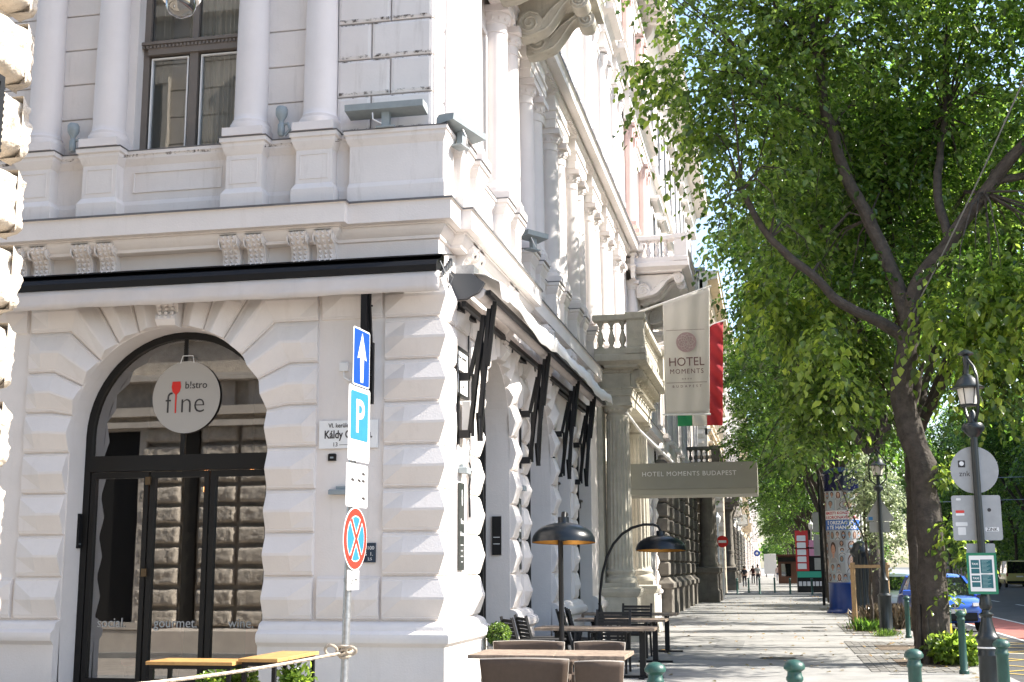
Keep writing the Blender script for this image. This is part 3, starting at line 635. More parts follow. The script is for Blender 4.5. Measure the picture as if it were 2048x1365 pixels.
# ---- balconies on big scrolled brackets
def scrollbracket(fr, uc, wd, w0, L, zt, name, parent, mat):
    """long S scroll seen from its flank"""
    mb = MB(fr); N = 40
    top = []; bot = []
    for i in range(N + 1):
        t = i / N; w = w0 + L * t; zc = zt - .52 + .36 * t + .16 * math.sin(t * 2 * PI * .9 + PI) 
        th = .17 * (1 - .45 * t) * (.75 + .25 * math.cos(t * 4 * PI)); top.append((w, zc + th)); bot.append((w, zc - th))
    mb.prism(top + bot[::-1], 0, uc - wd / 2, uc + wd / 2)
    mb.prism([(w0, zt)] + [(w0 + L, zt)] + top[::-1], 0, uc - wd / 2 + .05, uc + wd / 2 - .05)
    for (cw, cz, rr) in ((w0 + .2, zt - .47, .21), (w0 + L - .06, zt - .15, .15)):
        mb.prism([(cw + rr * math.cos(k * PI / 12), cz + rr * math.sin(k * PI / 12)) for k in range(24)], 0, uc - wd / 2 - .025, uc + wd / 2 + .025)
        for s in (-1, 1):
            sp = [(uc + s * (wd / 2 + .03), cw + rr * (1 - a / 20) * math.cos(a * .75), cz + rr * (1 - a / 20) * math.sin(a * .75)) for a in range(1, 19)]
            mb.tube(sp, .02, 5)
    for s in (-1, 1):
        for ln, dz in ((top, -.02), (bot, .02)): mb.tube([(uc + s * wd / 2, a, b + dz) for a, b in ln[6:-4]], .018, 5)
    return mb.build(name, mat, parent, smooth=30)
def baluster(mb, x, y, z0, h, r=.085, n=10):
    mb.lathe([(r * .9, 0), (r * .9, h * .08), (r * .5, h * .1), (r * .55, h * .14), (r, h * .32), (r * .9, h * .42), (r * .42, h * .66), (r * .4, h * .72), (r * .7, h * .76), (r * .45, h * .8), (r * .6, h * .88), (r * .9, h * .92), (r * .9, h)], x, y, n, z0)
def balcony(y0, y1, x0, x1, z, mat, name, baly, post=.3, h=.86):
    mb = MB().stack([(-.22, z - .26), (-.2, z - .2), (-.1, z - .17), (-.03, z - .14), (0, z - .13), (0, z), (-.04, z + .03)], x0, x1, y0, y1)
    o = mb.build(name, mat, A)
    b = MB(); zb = z + .03
    b.box(x0, x1 - .08, y0 + .06, y0 + .34, zb, zb + .14); b.box(x1 - .36, x1 - .08, y0 + .34, y1 - .34, zb, zb + .14); b.box(x0, x1 - .08, y1 - .34, y1 - .06, zb, zb + .14)
    zt = zb + h
    b.stack([(0, zt - .14), (.03, zt - .11), (.03, zt), (0, zt + .02)], x0, x1 - .08, y0 + .07, y0 + .33); b.stack([(0, zt - .14), (.03, zt - .11), (.03, zt), (0, zt + .02)], x1 - .35, x1 - .09, y0 + .37, y1 - .37); b.stack([(0, zt - .14), (.03, zt - .11), (.03, zt), (0, zt + .02)], x0, x1 - .08, y1 - .33, y1 - .07)
    b.build('rail', mat, o)
    for px, py in ((x1 - .42, y0 + .03), (x1 - .42, y1 - .45)):
        MB().stack([(.03, zb), (.03, zb + .12), (0, zb + .15), (0, zt - .15), (.04, zt - .1), (.04, zt + .04)], px, px + .38, py, py + .42).build('pier', mat, o)
    bb = []
    n = max(1, round((x1 - .5 - x0) / .26))
    for k in range(n): bb.append((x0 + .14 + k * .26, y0 + .2))
    n = int((y1 - y0 - 1.1) / .26)
    for k in range(n): bb.append((x1 - .22, y0 + .62 + k * (y1 - y0 - 1.1) / n + .1))
    for px, py in bb:
        q = MB(); baluster(q, px, py, zb + .14, h - .28); q.build('baluster', mat, o, smooth=50)
    return o
b1 = balcony(2.3, 5.9, -.12, 1.38, 11.1, STONE, 'upper_balcony', 1)
for y in (3.0, 4.45, 5.2): scrollbracket(FR, y, .3, .16, 1.08, 10.84, 'scroll_bracket', b1, STONE)
b2 = balcony(22.5, 28.5, -.12, 1.75, 10.72, COLM, 'upper_balcony', 1, h=.8)
for y in (23.0, 23.9, 27.2, 28.1): scrollbracket(FR, y, .3, .14, 1.35, 10.42, 'scroll_bracket', b2, STUCCO_UP)

# ---- entrance portico
PT = thing('entrance_portico', 'grey stone entrance portico with fluted columns carrying a balustraded balcony', 'portico', (0.5, 17, 0))
PX = .95
for u0, u1 in ((14.2, 15.25), (18.45, 19.6)):
    pb = MB().stack([(.1, 0), (.1, .22), (.06, .26), (.04, .3), (0, .33), (0, .98), (.03, 1.0), (.07, 1.06), (.09, 1.1), (.09, 1.17), (.0, 1.2)], .003, PX - .1, u0 + .1, u1 - .1).build('pedestal', STONE, PT)
    c = (u0 + u1) / 2; fc = MB()
    fc.box(.06, .82, c - .38, c + .38, 1.2, 1.3); fc.lathe([(.37, 1.3), (.39, 1.36), (.37, 1.42), (.33, 1.44), (.32, 1.48), (.35, 1.52), (.35, 1.56), (.31, 1.6), (.305, 1.66), (.30, 1.7), (.27, 5.0), (.255, 5.06), (.27, 5.1), (.27, 5.14), (.25, 5.16), (.25, 5.2)], .44, c, 120, 0, 20, .085, (1.66, 5.02))
    fo = fc.build('fluted_column', STONE, PT, smooth=40)
    cap = MB().lathe([(.26, 5.2), (.28, 5.22), (.36, 5.32), (.36, 5.35)], .44, c, 32).box(.07, .81, c - .37, c + .37, 5.35, 5.43)
    for k in range(18): a = k * PI / 9; cap.lathe([(.003, 5.22), (.035, 5.26), (.035, 5.3), (.003, 5.34)], .44 + .31 * math.cos(a), c + .31 * math.sin(a), 6)
    cap.build('capital', STONE, fo, smooth=40)
    MB().box(.003, .12, u0 + .15, u0 + .75, 1.2, 5.43).build('pilaster', STONE, PT)
eb = MB().stack([(0, 5.43), (0, 5.58), (.03, 5.59), (.03, 5.74), (.05, 5.76), (.05, 5.79), (0, 5.8), (0, 6.12), (.05, 6.14), (.05, 6.18), (.12, 6.22)], .003, .78, 14.45, 19.35).build('entablature', STONE, PT)
for k in range(9): console(FR, 14.62 + k * .56, .2, .785, 6.2, .42, .3, 'console', STONE, eb, True)
A_keep = A; A = PT
pbx = balcony(13.95, 19.85, .003, 1.2, 6.48, STONE, 'portico_balcony', 1, h=.92)
A = A_keep
# ------------------------------------------------------------------ near corner building of rough sandstone
NB = thing('sandstone_building', 'sunlit rough sandstone corner of the nearest building at the left edge of the photo', 'building', (-1, -12, 0))
def rough_block(mb, fr, u0, u1, z0, z1, w, p=.125, nu=12, nz=6, seed=0):
    mb.fr = fr; v = []; e = .045
    for j in range(nz + 1):
        for i in range(nu + 1):
            a, b = i / nu, j / nz; ea = min(a, 1 - a) * (u1 - u0); eb = min(b, 1 - b) * (z1 - z0); k = min(1, min(ea, eb) / e); k = k ** .5
            u = u0 + (u1 - u0) * a; z = z0 + (z1 - z0) * b; q = Vector((u * 9, z * 9, seed + w))
            v.append((u, w + k * (p + .02 * noise.noise(q) + .02 * noise.noise(q * 2.9) + .012 * noise.noise(q * 8)), z))
    mb.add(v, [[j * (nu + 1) + i, j * (nu + 1) + i + 1, (j + 1) * (nu + 1) + i + 1, (j + 1) * (nu + 1) + i] for j in range(nz) for i in range(nu)])
def FN(u, w, z): return (u, -8.82 + w, z)     # its face on the side street looks towards +y
def FE(u, w, z): return (-.09 + w, u, z)
MB().box(-14, -.09, -30, -8.82, 0, 17).build('wall', ROUGH, NB)
mb = MB(); H = .415
holes = [(-11.6, -8.95, .6, 4.5)]
for k in range(20):
    z0 = .5 + k * H; z1 = z0 + H - .07; off = .45 * (k % 2)
    us = [-.09, -.75 - off * .4, -1.75 - off, -2.9 - off, -3.9 - off, -5.3, -6.75, -7.62, -7.98, -8.95, -11.6, -13]
    if z0 > 4.3: us = us[:1] + [-.75 - off * .4]
    for a, b in zip(us, us[1:]):
        if a == -7.62 or any(h[0] < (a + b) / 2 < h[1] and h[2] < z0 + .2 < h[3] for h in holes): continue
        rough_block(mb, FN, b + .03, a - .03 if a < -.2 else a + .13, z0, z1, .05 if a < -3 else 0, seed=k * 3.3, nu=26, nz=10)
    ys = [-8.82, -9.6 - off, -10.7 - off, -12, -13.3, -15]
    for a, b in zip(ys, ys[1:]): rough_block(mb, FE, b + .03, a - .03 if a < -8.9 else a + .13, z0, z1, 0, seed=k * 5.1, nu=40, nz=18)
mb.fr = FID; mb.build('rusticated_blocks', ROUGH, NB, smooth=50)
PALE = pm('pale_side_render', (.58, .53, .46), .9, nscale=2, namp=.12, streak=.3)
mb = MB(FN)
for k in range(16): courses(mb, -13, -.3, .0, 7.0 + k * .62, 7.0 + k * .62 + .61, .61, .05)
for z in (9.2, 13.6): mb.box(-13, -.1, .0, .3, z, z + .25)
mb.box(-13, -.1, 0, .7, 16.6, 17.1); mb.build('upper_side_wall', PALE, NB)
for z in (7.2, 10.2, 14.2):
    for u in (-3.2, -6.3, -9.4): w_ = MB(FN); w_.box(u - .65, u + .65, .055, .075, z, z + 1.9); w_.build('window', GLASS, NB); MB(FN).box(u - .78, u - .651, .055, .17, z, z + 1.9).box(u + .651, u + .78, .055, .17, z, z + 1.9).box(u - .78, u + .78, .055, .2, z + 1.901, z + 2.05).box(u - .8, u + .8, .055, .22, z - .15, z - .001).build('window_surround', PALE, NB)
ST2 = pm('dressed_sandstone', (.56, .5, .43), .9, nscale=3, namp=.15)
mb = MB(FN)
for h in holes:
    mb.box(h[0] - .16, h[0] - .01, 0, .16, h[2], h[3] + .14); mb.box(h[1] + .01, h[1] + .16, 0, .16, h[2], h[3] + .14); mb.box(h[0] - .01, h[1] + .01, 0, .16, h[3] + .01, h[3] + .14); mb.box(h[0] - .25, h[1] + .25, 0, .22, h[2] - .15, h[2] - .01)
mb.build('window_surround', ST2, NB)
mb = MB(FN)
for z, w_, h_ in ((4.55, .3, .12), (4.8, .2, .18), (5.5, .34, .14), (6.4, .12, .1)): mb.box(-13, -1.0, 0.001, w_, z, z + h_)
mb.box(-8.0, -6.9, .001, .1, 4.99, 5.49).box(-6.6, -5.2, .001, .1, 4.99, 5.49); mb.build('cornice', ST2, NB)
for h in holes: MB(FN).quad((h[0], .02, h[2]), (h[1], .02, h[2]), (h[1], .02, h[3]), (h[0], .02, h[3])).build('dark_opening_panel', pm('painted_opening_shade', (.012, .011, .01), .9), NB)  # flat dark sheet on the wall, the shade of an opening as colour
MB(FN).box(-7.94, -7.66, .001, .1, .5, 4.5).build('channel_shade_strip', pm('painted_channel_shade', (.03, .027, .022), .95), NB)  # dark box painting in the shade of a recessed wall channel
MB().sweep([(0, 0), (.2, 0), (.2, .42), (.14, .48), (0, .5)], [(-.09, -30), (-.09, -8.82), (-14, -8.82)][::1]).build('plinth', ST2, NB)
t = thing('street_sign', 'framed white street sign in an ornate dark frame on the sandstone wall', 'sign', (.13, -9.2, 3.9))
mb = MB(FE); mb.box(-9.72, -9.20, .22, .235, 3.75, 4.09); mb.build('plate', WHITE, t)
mb = MB(FE)
for q in ((-9.76, -9.165, 4.09, 4.125), (-9.76, -9.165, 3.715, 3.75), (-9.76, -9.72, 3.75, 4.09), (-9.20, -9.165, 3.75, 4.09)): mb.box(q[0], q[1], .2, .25, q[2], q[3])
for k in range(10): mb.box(-9.165, -9.15, .21, .245, 3.73 + k * .037, 3.745 + k * .037)
mb.build('frame', BLACK, t)
t = thing('waste_bin', 'slim dark bin post at the bottom left edge beside the sandstone wall', 'bin', (-.25, -8.2, 0))
MB().bbox(-.42, -.27, -8.5, -8.3, .0, .98).build('body', BLACK, t)
# dome camera on an arm
t = thing('dome_camera', 'white dome security camera with smoked glass hanging above the street', 'security camera', (.79, -8.54, 4.78))
MB().lathe([(.03, .22), (.035, .1), (.09, .07), (.105, .03), (.107, -.0), (.1, -.012), (.085, -.015)], .79, -8.54, 32, 4.78).tube([(.79, -8.54, 4.98), (.78, -8.56, 5.12), (.6, -8.62, 5.2), (-.0, -8.8, 5.22)], .025, 10).build('housing', PAINTW, t, smooth=40)
MB().lathe([(.084, 0), (.082, -.035), (.066, -.068), (.036, -.088), (.002, -.094)], .79, -8.54, 32, 4.766).build('dome', glass('smoked_dome', (.02, .02, .02), .14), t, smooth=60)
MB().lathe([(.02, .02), (.05, 0), (.055, -.03), (.0, -.06)], .79, -8.54, 12, 4.75).build('lens', BLACK, t)

# ------------------------------------------------------------------ awnings
aw = thing('folded_awning', 'long black awning case with pale valance over the arched bistro door', 'awning', (-2.8, -.2, 5.2))
mb = MB(); pr = [(-.20, 5.36), (-.37, 5.30), (-.41, 5.24), (-.40, 5.17), (-.36, 5.15), (-.10, 5.22), (-.04, 5.3), (-.02, 5.42), (-.12, 5.44)]
mb.prism(pr, 0, -5.95, .08); mb.build('case', BLACK, aw)
MB().prism([(-.0, 5.445), (-.3, 5.385), (-.3, 5.375), (-.0, 5.435)], 0, -5.9, .2).build('cover_strip', BLACK, aw)
mb = MB(); n = 60
v = []
for i in range(n + 1):
    x = -5.75 + 5.86 * i / n
    for k in range(4): v.append((x, -.375 - .006 * math.sin(i * .9 + k) * k, 5.17 - .25 * k / 3 - .004 * math.sin(i * .35)))
mb.add(v, [[i * 4 + k, (i + 1) * 4 + k, (i + 1) * 4 + k + 1, i * 4 + k + 1] for i in range(n) for k in range(3)]); vo = mb.build('valance', FABRIC, aw, smooth=60)
so_ = vo.modifiers.new('thickness', 'SOLIDIFY'); so_.thickness = .004
mb = MB().box(-.88, -.80, -.34, -.17, 3.62, 5.12).box(-.795, -.755, -.22, -.155, 3.6, 4.35).beam((-.79, -.32, 5.08), (-.77, -.2, 4.1), .03)
for z in (3.66, 3.95, 4.3, 4.8): mb.lathe([(.0, -.01), (.015, -.01), (.015, .01), (0, .01)], -.775, -.235, 8, z)
mb.build('folding_arm', BLACK, aw)
ENDC = pm('awning_end_metal', (.25, .25, .25), .4, metal=.6)
mb = MB()
for k in range(7): mb.box(.10 + .01 * k, .13 + .012 * k, -.3 + .03 * k, -.27 + .035 * k, 5.1 + .03 * k, 5.16 + .035 * k)
mb.tube([(.1, -.3, 5.3), (.18, -.25, 5.1), (.15, -.1, 5.0), (.2, -.05, 5.15), (.12, -.2, 5.25)], .008, 6); mb.build('gear', ENDC, aw)

ar = thing('folded_awning', 'folded awning with black scissor arms and sunlit white hood along the avenue front', 'awning', (.4, 6, 5))
MB().prism([(.0, 5.34), (.30, 5.32), (.46, 5.2), (.38, 5.08), (.22, 5.0), (0.02, 5.0)], 1, .52, .6).build('end_cap', pm('slate_cap', (.05, .055, .062), .5), ar)
MB().box(.06, .3, .62, .9, 5.335, 5.46).build('motor_box', GALV, ar)
mb = MB()
n = 90; v = []
for i in range(n + 1):
    y = .62 + 11.4 * i / n; sag = .012 * math.sin(i * .8) + .03 * math.sin(i * .23)
    v += [(.16, y, 5.37), (.44, y, 5.33 + sag * .3), (.64, y, 5.22 + sag), (.665, y, 4.99 + sag + .05 * math.sin(y * 1.2) * (y > 1))]
mb.add(v, [[i * 4 + k, (i + 1) * 4 + k, (i + 1) * 4 + k + 1, i * 4 + k + 1] for i in range(n) for k in range(3)]); vo = mb.build('hood', pm('white_hood', (.74, .73, .71), .85), ar, smooth=60)
so_ = vo.modifiers.new('thickness', 'SOLIDIFY'); so_.thickness = .006
mb = MB().tube([(.36, .62, 5.1), (.36, 12, 5.1)], .085, 14); mb.build('fabric_roll', FABRIC, ar, smooth=40)
MB().box(.46, .52, .62, 12, 5.06, 5.12).box(.14, .2, .62, 12, 4.92, 4.99).box(.02, .1, .7, 11.9, 4.9, 5.0).build('front_rail', BLACK, ar)
for y in (.95, 5.05, 8.2, 10.4):
    m1 = MB(); w = .055
    yb = y + .02; m1.box(.005, .17, yb - .04, yb + .04, 4.02, 4.12).box(.005, .17, yb - .04, yb + .04, 3.28, 3.38).box(.19, .22, yb - .03, yb + .03, 3.3, 4.1)
    m1.box(.005, .03, yb - .04, yb + .04, 3.2, 4.15)
    m1.build('wall_bracket', BLACK, ar)
    for p, q in (((.17, yb, 3.34), (.36, yb - .05, 4.86)), ((.17, yb, 4.08), (.30, yb - .0, 4.66)), ((.30, yb, 4.66), (.34, yb + .05, 4.0)), ((.42, yb, 4.95), (.30, yb, 3.55)), ((.46, yb + .05, 5.0), (.34, yb + .02, 3.9)), ((.30, yb + .02, 3.24), (.34, yb + .02, 3.9)), ((.30, yb + .02, 3.24), (.28, yb, 3.6)), ((.50, yb, 5.04), (.40, yb, 4.2))):
        MB().beam(p, q, w, .05).build('arm', BLACK, ar)

# ------------------------------------------------------------------ bistro disc sign
t = thing('hanging_disc_sign', 'round pale bistro sign with a red wine glass hanging in the door arch', 'sign', (-3.43, .25, 3.83))
DISC = pm('sign_disc', (.40, .375, .34), .5); RED = pm('sign_red', (.62, .02, .012), .5); INK = pm('sign_ink', (.035, .03, .03), .6)
MB().disc((-3.47, .385, 3.845), .47, 64, 1, .01).build('disc', DISC, t)
MB().tube([(-3.57, .39, 4.29), (-3.52, .35, 4.38), (-3.38, .35, 4.38), (-3.38, .39, 4.29)], .006, 6).build('hook', WHITE, t)
text('b!stro', .135, (-3.335, .38, 3.955), (1, 0, 0), (0, 0, 1), 'lettering', INK, t, sx=.95)
text('f', .40, (-3.715, .38, 3.64), (1, 0, 0), (0, 0, 1), 'lettering', INK, t, sx=.9, bold=-.006)
text('ne', .40, (-3.375, .38, 3.64), (1, 0, 0), (0, 0, 1), 'lettering', INK, t, sx=.93, bold=-.006)
gl = [(-.055, 4.05), (.055, 4.05), (.065, 3.98), (.05, 3.92), (.010, 3.88), (.009, 3.64), (-.009, 3.64), (-.010, 3.88), (-.05, 3.92), (-.065, 3.98)]
MB().prism([(-3.61 + a, z) for a, z in gl], 1, .378, .382).build('wine_glass', RED, t)

# ------------------------------------------------------------------ wall fittings
t = thing('street_name_plate', 'white enamel side street name plate between the door blocks and the corner', 'street sign', (-1.1, -.03, 3.26))
MB().box(-1.49, -.74, -.03, -.012, 3.09, 3.43).build('plate', WHITE, t)
text('VI. kerület.', .075, (-1.22, -.032, 3.345), (1, 0, 0), (0, 0, 1), 'lettering', INK, t, sx=.9, bold=.001)
text('Káldy Gyula u.', .135, (-1.115, -.032, 3.215), (1, 0, 0), (0, 0, 1), 'lettering', INK, t, sx=.78, bold=.003)
text('13 ——', .07, (-1.2, -.032, 3.115), (1, 0, 0), (0, 0, 1), 'lettering', INK, t)
t = thing('street_name_plate', 'white avenue name plate with black rim on the sunlit corner pier', 'street sign', (.02, 1.05, 4.15))
MB(FR).box(.82, 1.42, .012, .03, 3.86, 4.42).build('plate', WHITE, t)
mb = MB(FR)
for q in ((.79, 1.45, 4.42, 4.46), (.79, 1.45, 3.82, 3.86), (.79, .82, 3.86, 4.42), (1.42, 1.45, 3.86, 4.42)): mb.box(q[0], q[1], .012, .045, q[2], q[3])
mb.build('rim', BLACK, t)
text('VI. ker. Terézváros', .06, (.033, 1.12, 4.32), (0, 1, 0), (0, 0, 1), 'lettering', INK, t, sx=.9); text('Andrássy út', .115, (.033, 1.12, 4.11), (0, 1, 0), (0, 0, 1), 'lettering', INK, t, sx=.85, bold=.003); text('1—9', .09, (.033, 1.12, 3.93), (0, 1, 0), (0, 0, 1), 'lettering', INK, t)
def boxthing(name, label, cat, fr, dims, mat, group=None, extra=None):
    t = thing(name, label, cat, fr((dims[0] + dims[1]) / 2, dims[2], dims[4]), group); MB(fr).bbox(*dims, e=.012).build('housing', mat, t)
    if extra: extra(t)
    return t
boxthing('junction_box', 'small white junction box with a curled cable high on the side wall', 'junction box', FL, (-1.24, -1.13, .002, .05, 4.04, 4.15), PAINTW, None, lambda t: MB(FL).tube([(-1.19, .03, 4.05), (-1.18, .03, 3.96), (-1.12, .03, 3.92), (-1.05, .03, 3.93)], .012, 6).build('cable', PAINTW, t))
boxthing('entry_panel', 'small square black panel under the side street name plate', 'panel', FL, (-1.37, -1.27, .002, .03, 2.94, 3.03), BLACK, None, lambda t: MB(FL).box(-1.34, -1.30, .03, .036, 2.97, 2.99).build('button', GREY, t))
boxthing('wall_light', 'flat grey wall light on the side wall behind the sign post', 'lamp', FL, (-1.33, -1.02, .002, .11, 2.53, 2.59), GREY, None, lambda t: MB(FL).box(-1.25, -1.1, .002, .06, 2.595, 2.63).build('bracket', GREY, t))
HB = pm('navy_plate', (.012, .03, .055), .5)
t = thing('hydrant_plate', 'small dark blue hydrant plate lettered Z 100 beside the no stopping sign', 'sign', (-.83, -.02, 1.83)); MB(FL).bbox(-.93, -.75, .004, .02, 1.72, 1.95, e=.004).build('plate', HB, t)
text('Ž 100', .062, (-.84, -.0225, 1.87), (1, 0, 0), (0, 0, 1), 'lettering', WHITE, t); text('G  1.', .06, (-.84, -.0225, 1.80), (1, 0, 0), (0, 0, 1), 'lettering', WHITE, t); text('2,5', .045, (-.82, -.0225, 1.745), (1, 0, 0), (0, 0, 1), 'lettering', WHITE, t)
t = thing('door_handle_panel', 'tall thin black intercom strip on the left reveal of the arched door', 'intercom', (-4.84, .3, 2.1)); MB().box(UC - RA, UC - RA + .03, .27, .34, 1.92, 2.36).build('housing', BLACK, t); MB().box(UC - RA + .03, UC - RA + .034, .28, .33, 1.97, 1.98).build('slot', GREY, t)
t = thing('intercom_strip', 'tall black intercom strip with two white marks on the far reveal of the avenue arch', 'intercom', (-.35, Y1 + R1 - .01, 2.1)); MB().box(-.27, -.13, Y1 + R1 - .035, Y1 + R1 - .004, 1.84, 2.42).build('housing', BLACK, t); MB().box(-.25, -.15, Y1 + R1 - .04, Y1 + R1 - .035, 2.10, 2.11).box(-.25, -.15, Y1 + R1 - .04, Y1 + R1 - .035, 2.0, 2.01).build('marks', WHITE, t)
for y, lb in ((1.12, 'narrow dark menu board with pale lettering on the corner pier'), (4.91, 'narrow dark menu board on the pier between the two avenue arches')):
    t = thing('menu_board', lb, 'sign', (.02, y, 2.1), 'menu boards on the avenue piers'); MB(FR).box(y - .13, y + .13, .01, .03, 1.62, 2.72).build('board', pm('menu_dark', (.03, .035, .033), .4), t)
    MB(FR).lathe([(.05, 0)], 0, 0, 3) if 0 else None
    text('0', .3, (.033, y, 2.43), (0, 1, 0), (0, 0, 1), 'lettering', WHITE, t, sx=.5); text('fine', .1, (.033, y, 2.2), (0, 1, 0), (0, 0, 1), 'lettering', WHITE, t); text('b!stro', .08, (.033, y, 2.05), (0, 1, 0), (0, 0, 1), 'lettering', WHITE, t)
    MB(FR).box(y - .07, y + .07, .0305, .032, 1.93, 1.94).box(y - .05, y + .05, .0305, .032, 1.86, 1.87).box(y - .06, y + .06, .0305, .032, 1.79, 1.80).box(y - .04, y + .04, .0305, .032, 1.72, 1.73).build('printed_lines', WHITE, t)
    boxthing('wall_light', 'small grey box light above the menu board on the ' + ('corner pier' if y < 2 else 'pier between the arches'), 'lamp', FR, (y - .12, y + .12, .01, .12, 2.84, 2.92), GREY, 'box lights above the menu boards', lambda t, y=y: MB(FR).box(y - .04, y + .04, .002, .05, 2.92, 2.96).build('bracket', GREY, t))
t = thing('wall_cable', 'thin black cable looping down the sunlit corner pier', 'cable', (.04, 1.35, 3)); MB(FR).tube([(1.47, .03, 4.7), (1.46, .03, 3.6), (1.48, .04, 3.1), (1.44, .05, 3.0), (1.5, .05, 2.95), (1.46, .04, 2.85), (1.42, .06, 2.8), (1.5, .06, 2.9), (1.46, .04, 2.7), (1.5, .04, 2.3)], .012, 6).build('cable', BLACK, t)
boxthing('outdoor_heater', 'white wall heater under the avenue name plate', 'heater', FR, (1.1, 1.3, .03, .14, 3.3, 3.78), PAINTW, None, lambda t: MB(FR).tube([(1.2, .08, 3.3), (1.16, .1, 3.15), (1.24, .08, 3.0)], .02, 6).build('hose', PAINTW, t))
# spot lamps between the column bases
def spot(x, y, z, fr, label):
    t = thing('spot_lamp', label, 'lamp', fr(x, y, z), 'grey spot lamps on the ledge'); c = fr(x, y, 0)
    MB().lathe([(.03, .0), (.045, .03), (.045, .15), (.032, .17), (.032, .2), (.072, .27), (.078, .3), (.078, .36), (.06, .39), (.002, .4)], c[0], c[1], 20, z).build('body', GREY, t, smooth=40)
    MB().tube([(c[0], c[1], z + .14), (c[0] + .09, c[1] - .01, z + .16), (c[0] + .12, c[1], z + .08), (c[0] + .05, c[1], z + .0)], .02, 8).build('bracket', GREY, t)
spot(-5.04, .05, 7.13, FL, 'grey spot lamp on the ledge between the two leftmost columns'); spot(-2.09, .05, 7.13, FL, 'grey spot lamp on the ledge right of the upper window')
spot(5.35, -.1, 7.13, FR, 'grey spot lamp behind the avenue columns on the ledge')
def flood(c, ux, ln, label):
    t = thing('flood_light', label, 'lamp', c, 'grey linear flood lights'); ux = Vector(ux).normalized(); n = Vector((ux.y, -ux.x, 0)); c = Vector(c)
    def P(u, w, z): return tuple(c + ux * u + n * w + Vector((0, 0, z)))
    MB(P).prism([(-.12, .0), (.12, .04), (.13, .12), (-.08, .13), (-.12, .08)], 0, -ln / 2, ln / 2).build('housing', GREY, t); MB(P).box(-.05, .05, -.04, .04, -.16, .03).box(-.12, .12, -.1, .06, -.18, -.16).build('bracket', GREY, t)
    MB(P).tube([(-.15, .1, 0), (-.13, .14, -.1), (-.03, .1, -.15)], .008, 5).build('cable', WHITE, t)
flood((-.66, -.12, 7.28), (1, 0, 0), 1.02, 'long grey flood light on the corner ledge facing the side street')
flood((.2, .35, 7.12), (.25, 1, 0), .9, 'long grey flood light jutting out over the avenue at the corner')
flood((.12, 5.75, 7.12), (.55, .85, 0), .5, 'short green grey flood light above the belt cornice of the avenue'); flood((.0, 21.5, 11.5), (0, 1, 0), .6, 'tiny flood light beside the far upper balcony')

# ------------------------------------------------------------------ traffic sign post by the corner
sp = thing('sign_post', 'galvanised post with one way, parking and no stopping signs at the corner', 'sign post', (-.18, -2.75, 0))
MB().tube([(-.185, -2.75, 0), (-.105, -2.75, 4.03)], .037, 16).build('pole', GALV, sp, smooth=50)
BLUE = pm('sign_blue', (.01, .06, .30), .35, nscale=12, namp=.1); LBLUE = pm('sign_light_blue', (.035, .20, .48), .35, nscale=12, namp=.1); SRED = pm('sign_red_film', (.65, .045, .03), .35); GBACK = pm('sign_back', (.38, .385, .38), .55, metal=.2, nscale=6, namp=.12)
NV = Vector((.998, -.06, 0)).normalized()         # the signs face along the avenue side
UX = Vector((.06, .998, 0)).normalized()
def signframe(cz, dn=.055):
    t_ = cz / 4.03; c = Vector((-.185 + .08 * t_, -2.75, cz)) + NV * dn
    return c
def plate(mb, c, w, h, r=.03, th=.004, n=6, ux=None, nv=None):
    ux = ux or UX; nv = nv or NV; P = []
    for sx, sy, a0 in ((1, 1, 0), (-1, 1, 90), (-1, -1, 180), (1, -1, 270)):
        for k in range(n + 1): a = R(a0 + 90 * k / n); P.append((sx * (w / 2 - r) + r * math.cos(a), sy * (h / 2 - r) + r * math.sin(a)))
    k = len(P); v = [tuple(c + ux * a + Vector((0, 0, b))) for a, b in P] + [tuple(c + ux * a + Vector((0, 0, b)) + nv * th) for a, b in P]
    mb.add(v, [list(range(k))[::-1], list(range(k, 2 * k))] + [[i, (i + 1) % k, k + (i + 1) % k, k + i] for i in range(k)]); return mb
def poly(mb, c, pts, th=.002, ux=None, nv=None):
    ux = ux or UX; nv = nv or NV; k = len(pts)
    v = [tuple(c + ux * a + Vector((0, 0, b))) for a, b in pts] + [tuple(c + ux * a + Vector((0, 0, b)) + nv * th) for a, b in pts]
    return mb.add(v, [list(range(k))[::-1], list(range(k, 2 * k))] + [[i, (i + 1) % k, k + (i + 1) % k, k + i] for i in range(k)])
c = signframe(3.72); o = plate(MB(), c, .44, .58).build('one_way_sign', WHITE, sp); plate(MB(), c + NV * .0045, .41, .55, .02, .002).build('blue_field', BLUE, o)
poly(MB(), c + NV * .008, [(0, .25), (.12, -.02), (.05, .0), (.035, -.25), (-.035, -.25), (-.05, .0), (-.12, -.02)]).build('arrow', WHITE, o)
c = signframe(3.055); o = plate(MB(), c, .56, .74).build('parking_sign', WHITE, sp); plate(MB(), c + NV * .0045 + Vector((0, 0, .08)), .46, .48, .03, .002).build('blue_field', LBLUE, o)
text('P', .46, c + NV * .009 + Vector((0, 0, -.08)), UX, (0, 0, 1), 'lettering', WHITE, o, bold=.008); text('ZÓNA', .13, c + NV * .006 + Vector((0, 0, -.31)), UX, (0, 0, 1), 'lettering', GREY, o)
c = signframe(2.45); o = plate(MB(), c, .56, .42).build('parking_hours_plate', WHITE, sp)
for dx, dz in ((-.12, .05), (.05, .05), (.16, .05), (.16, .12), (.17, -.12)): poly(MB(), c + NV * .005, [(dx - .05, dz), (dx - .02, dz + .02), (dx + .03, dz + .012), (dx + .05, dz - .008), (dx, dz - .012)]).build('worn_print', INK, o)
c = signframe(1.935)
def circ(r, n=48, r0=0): return [(r * math.cos(2 * PI * k / n), r * math.sin(2 * PI * k / n)) for k in range(n)]
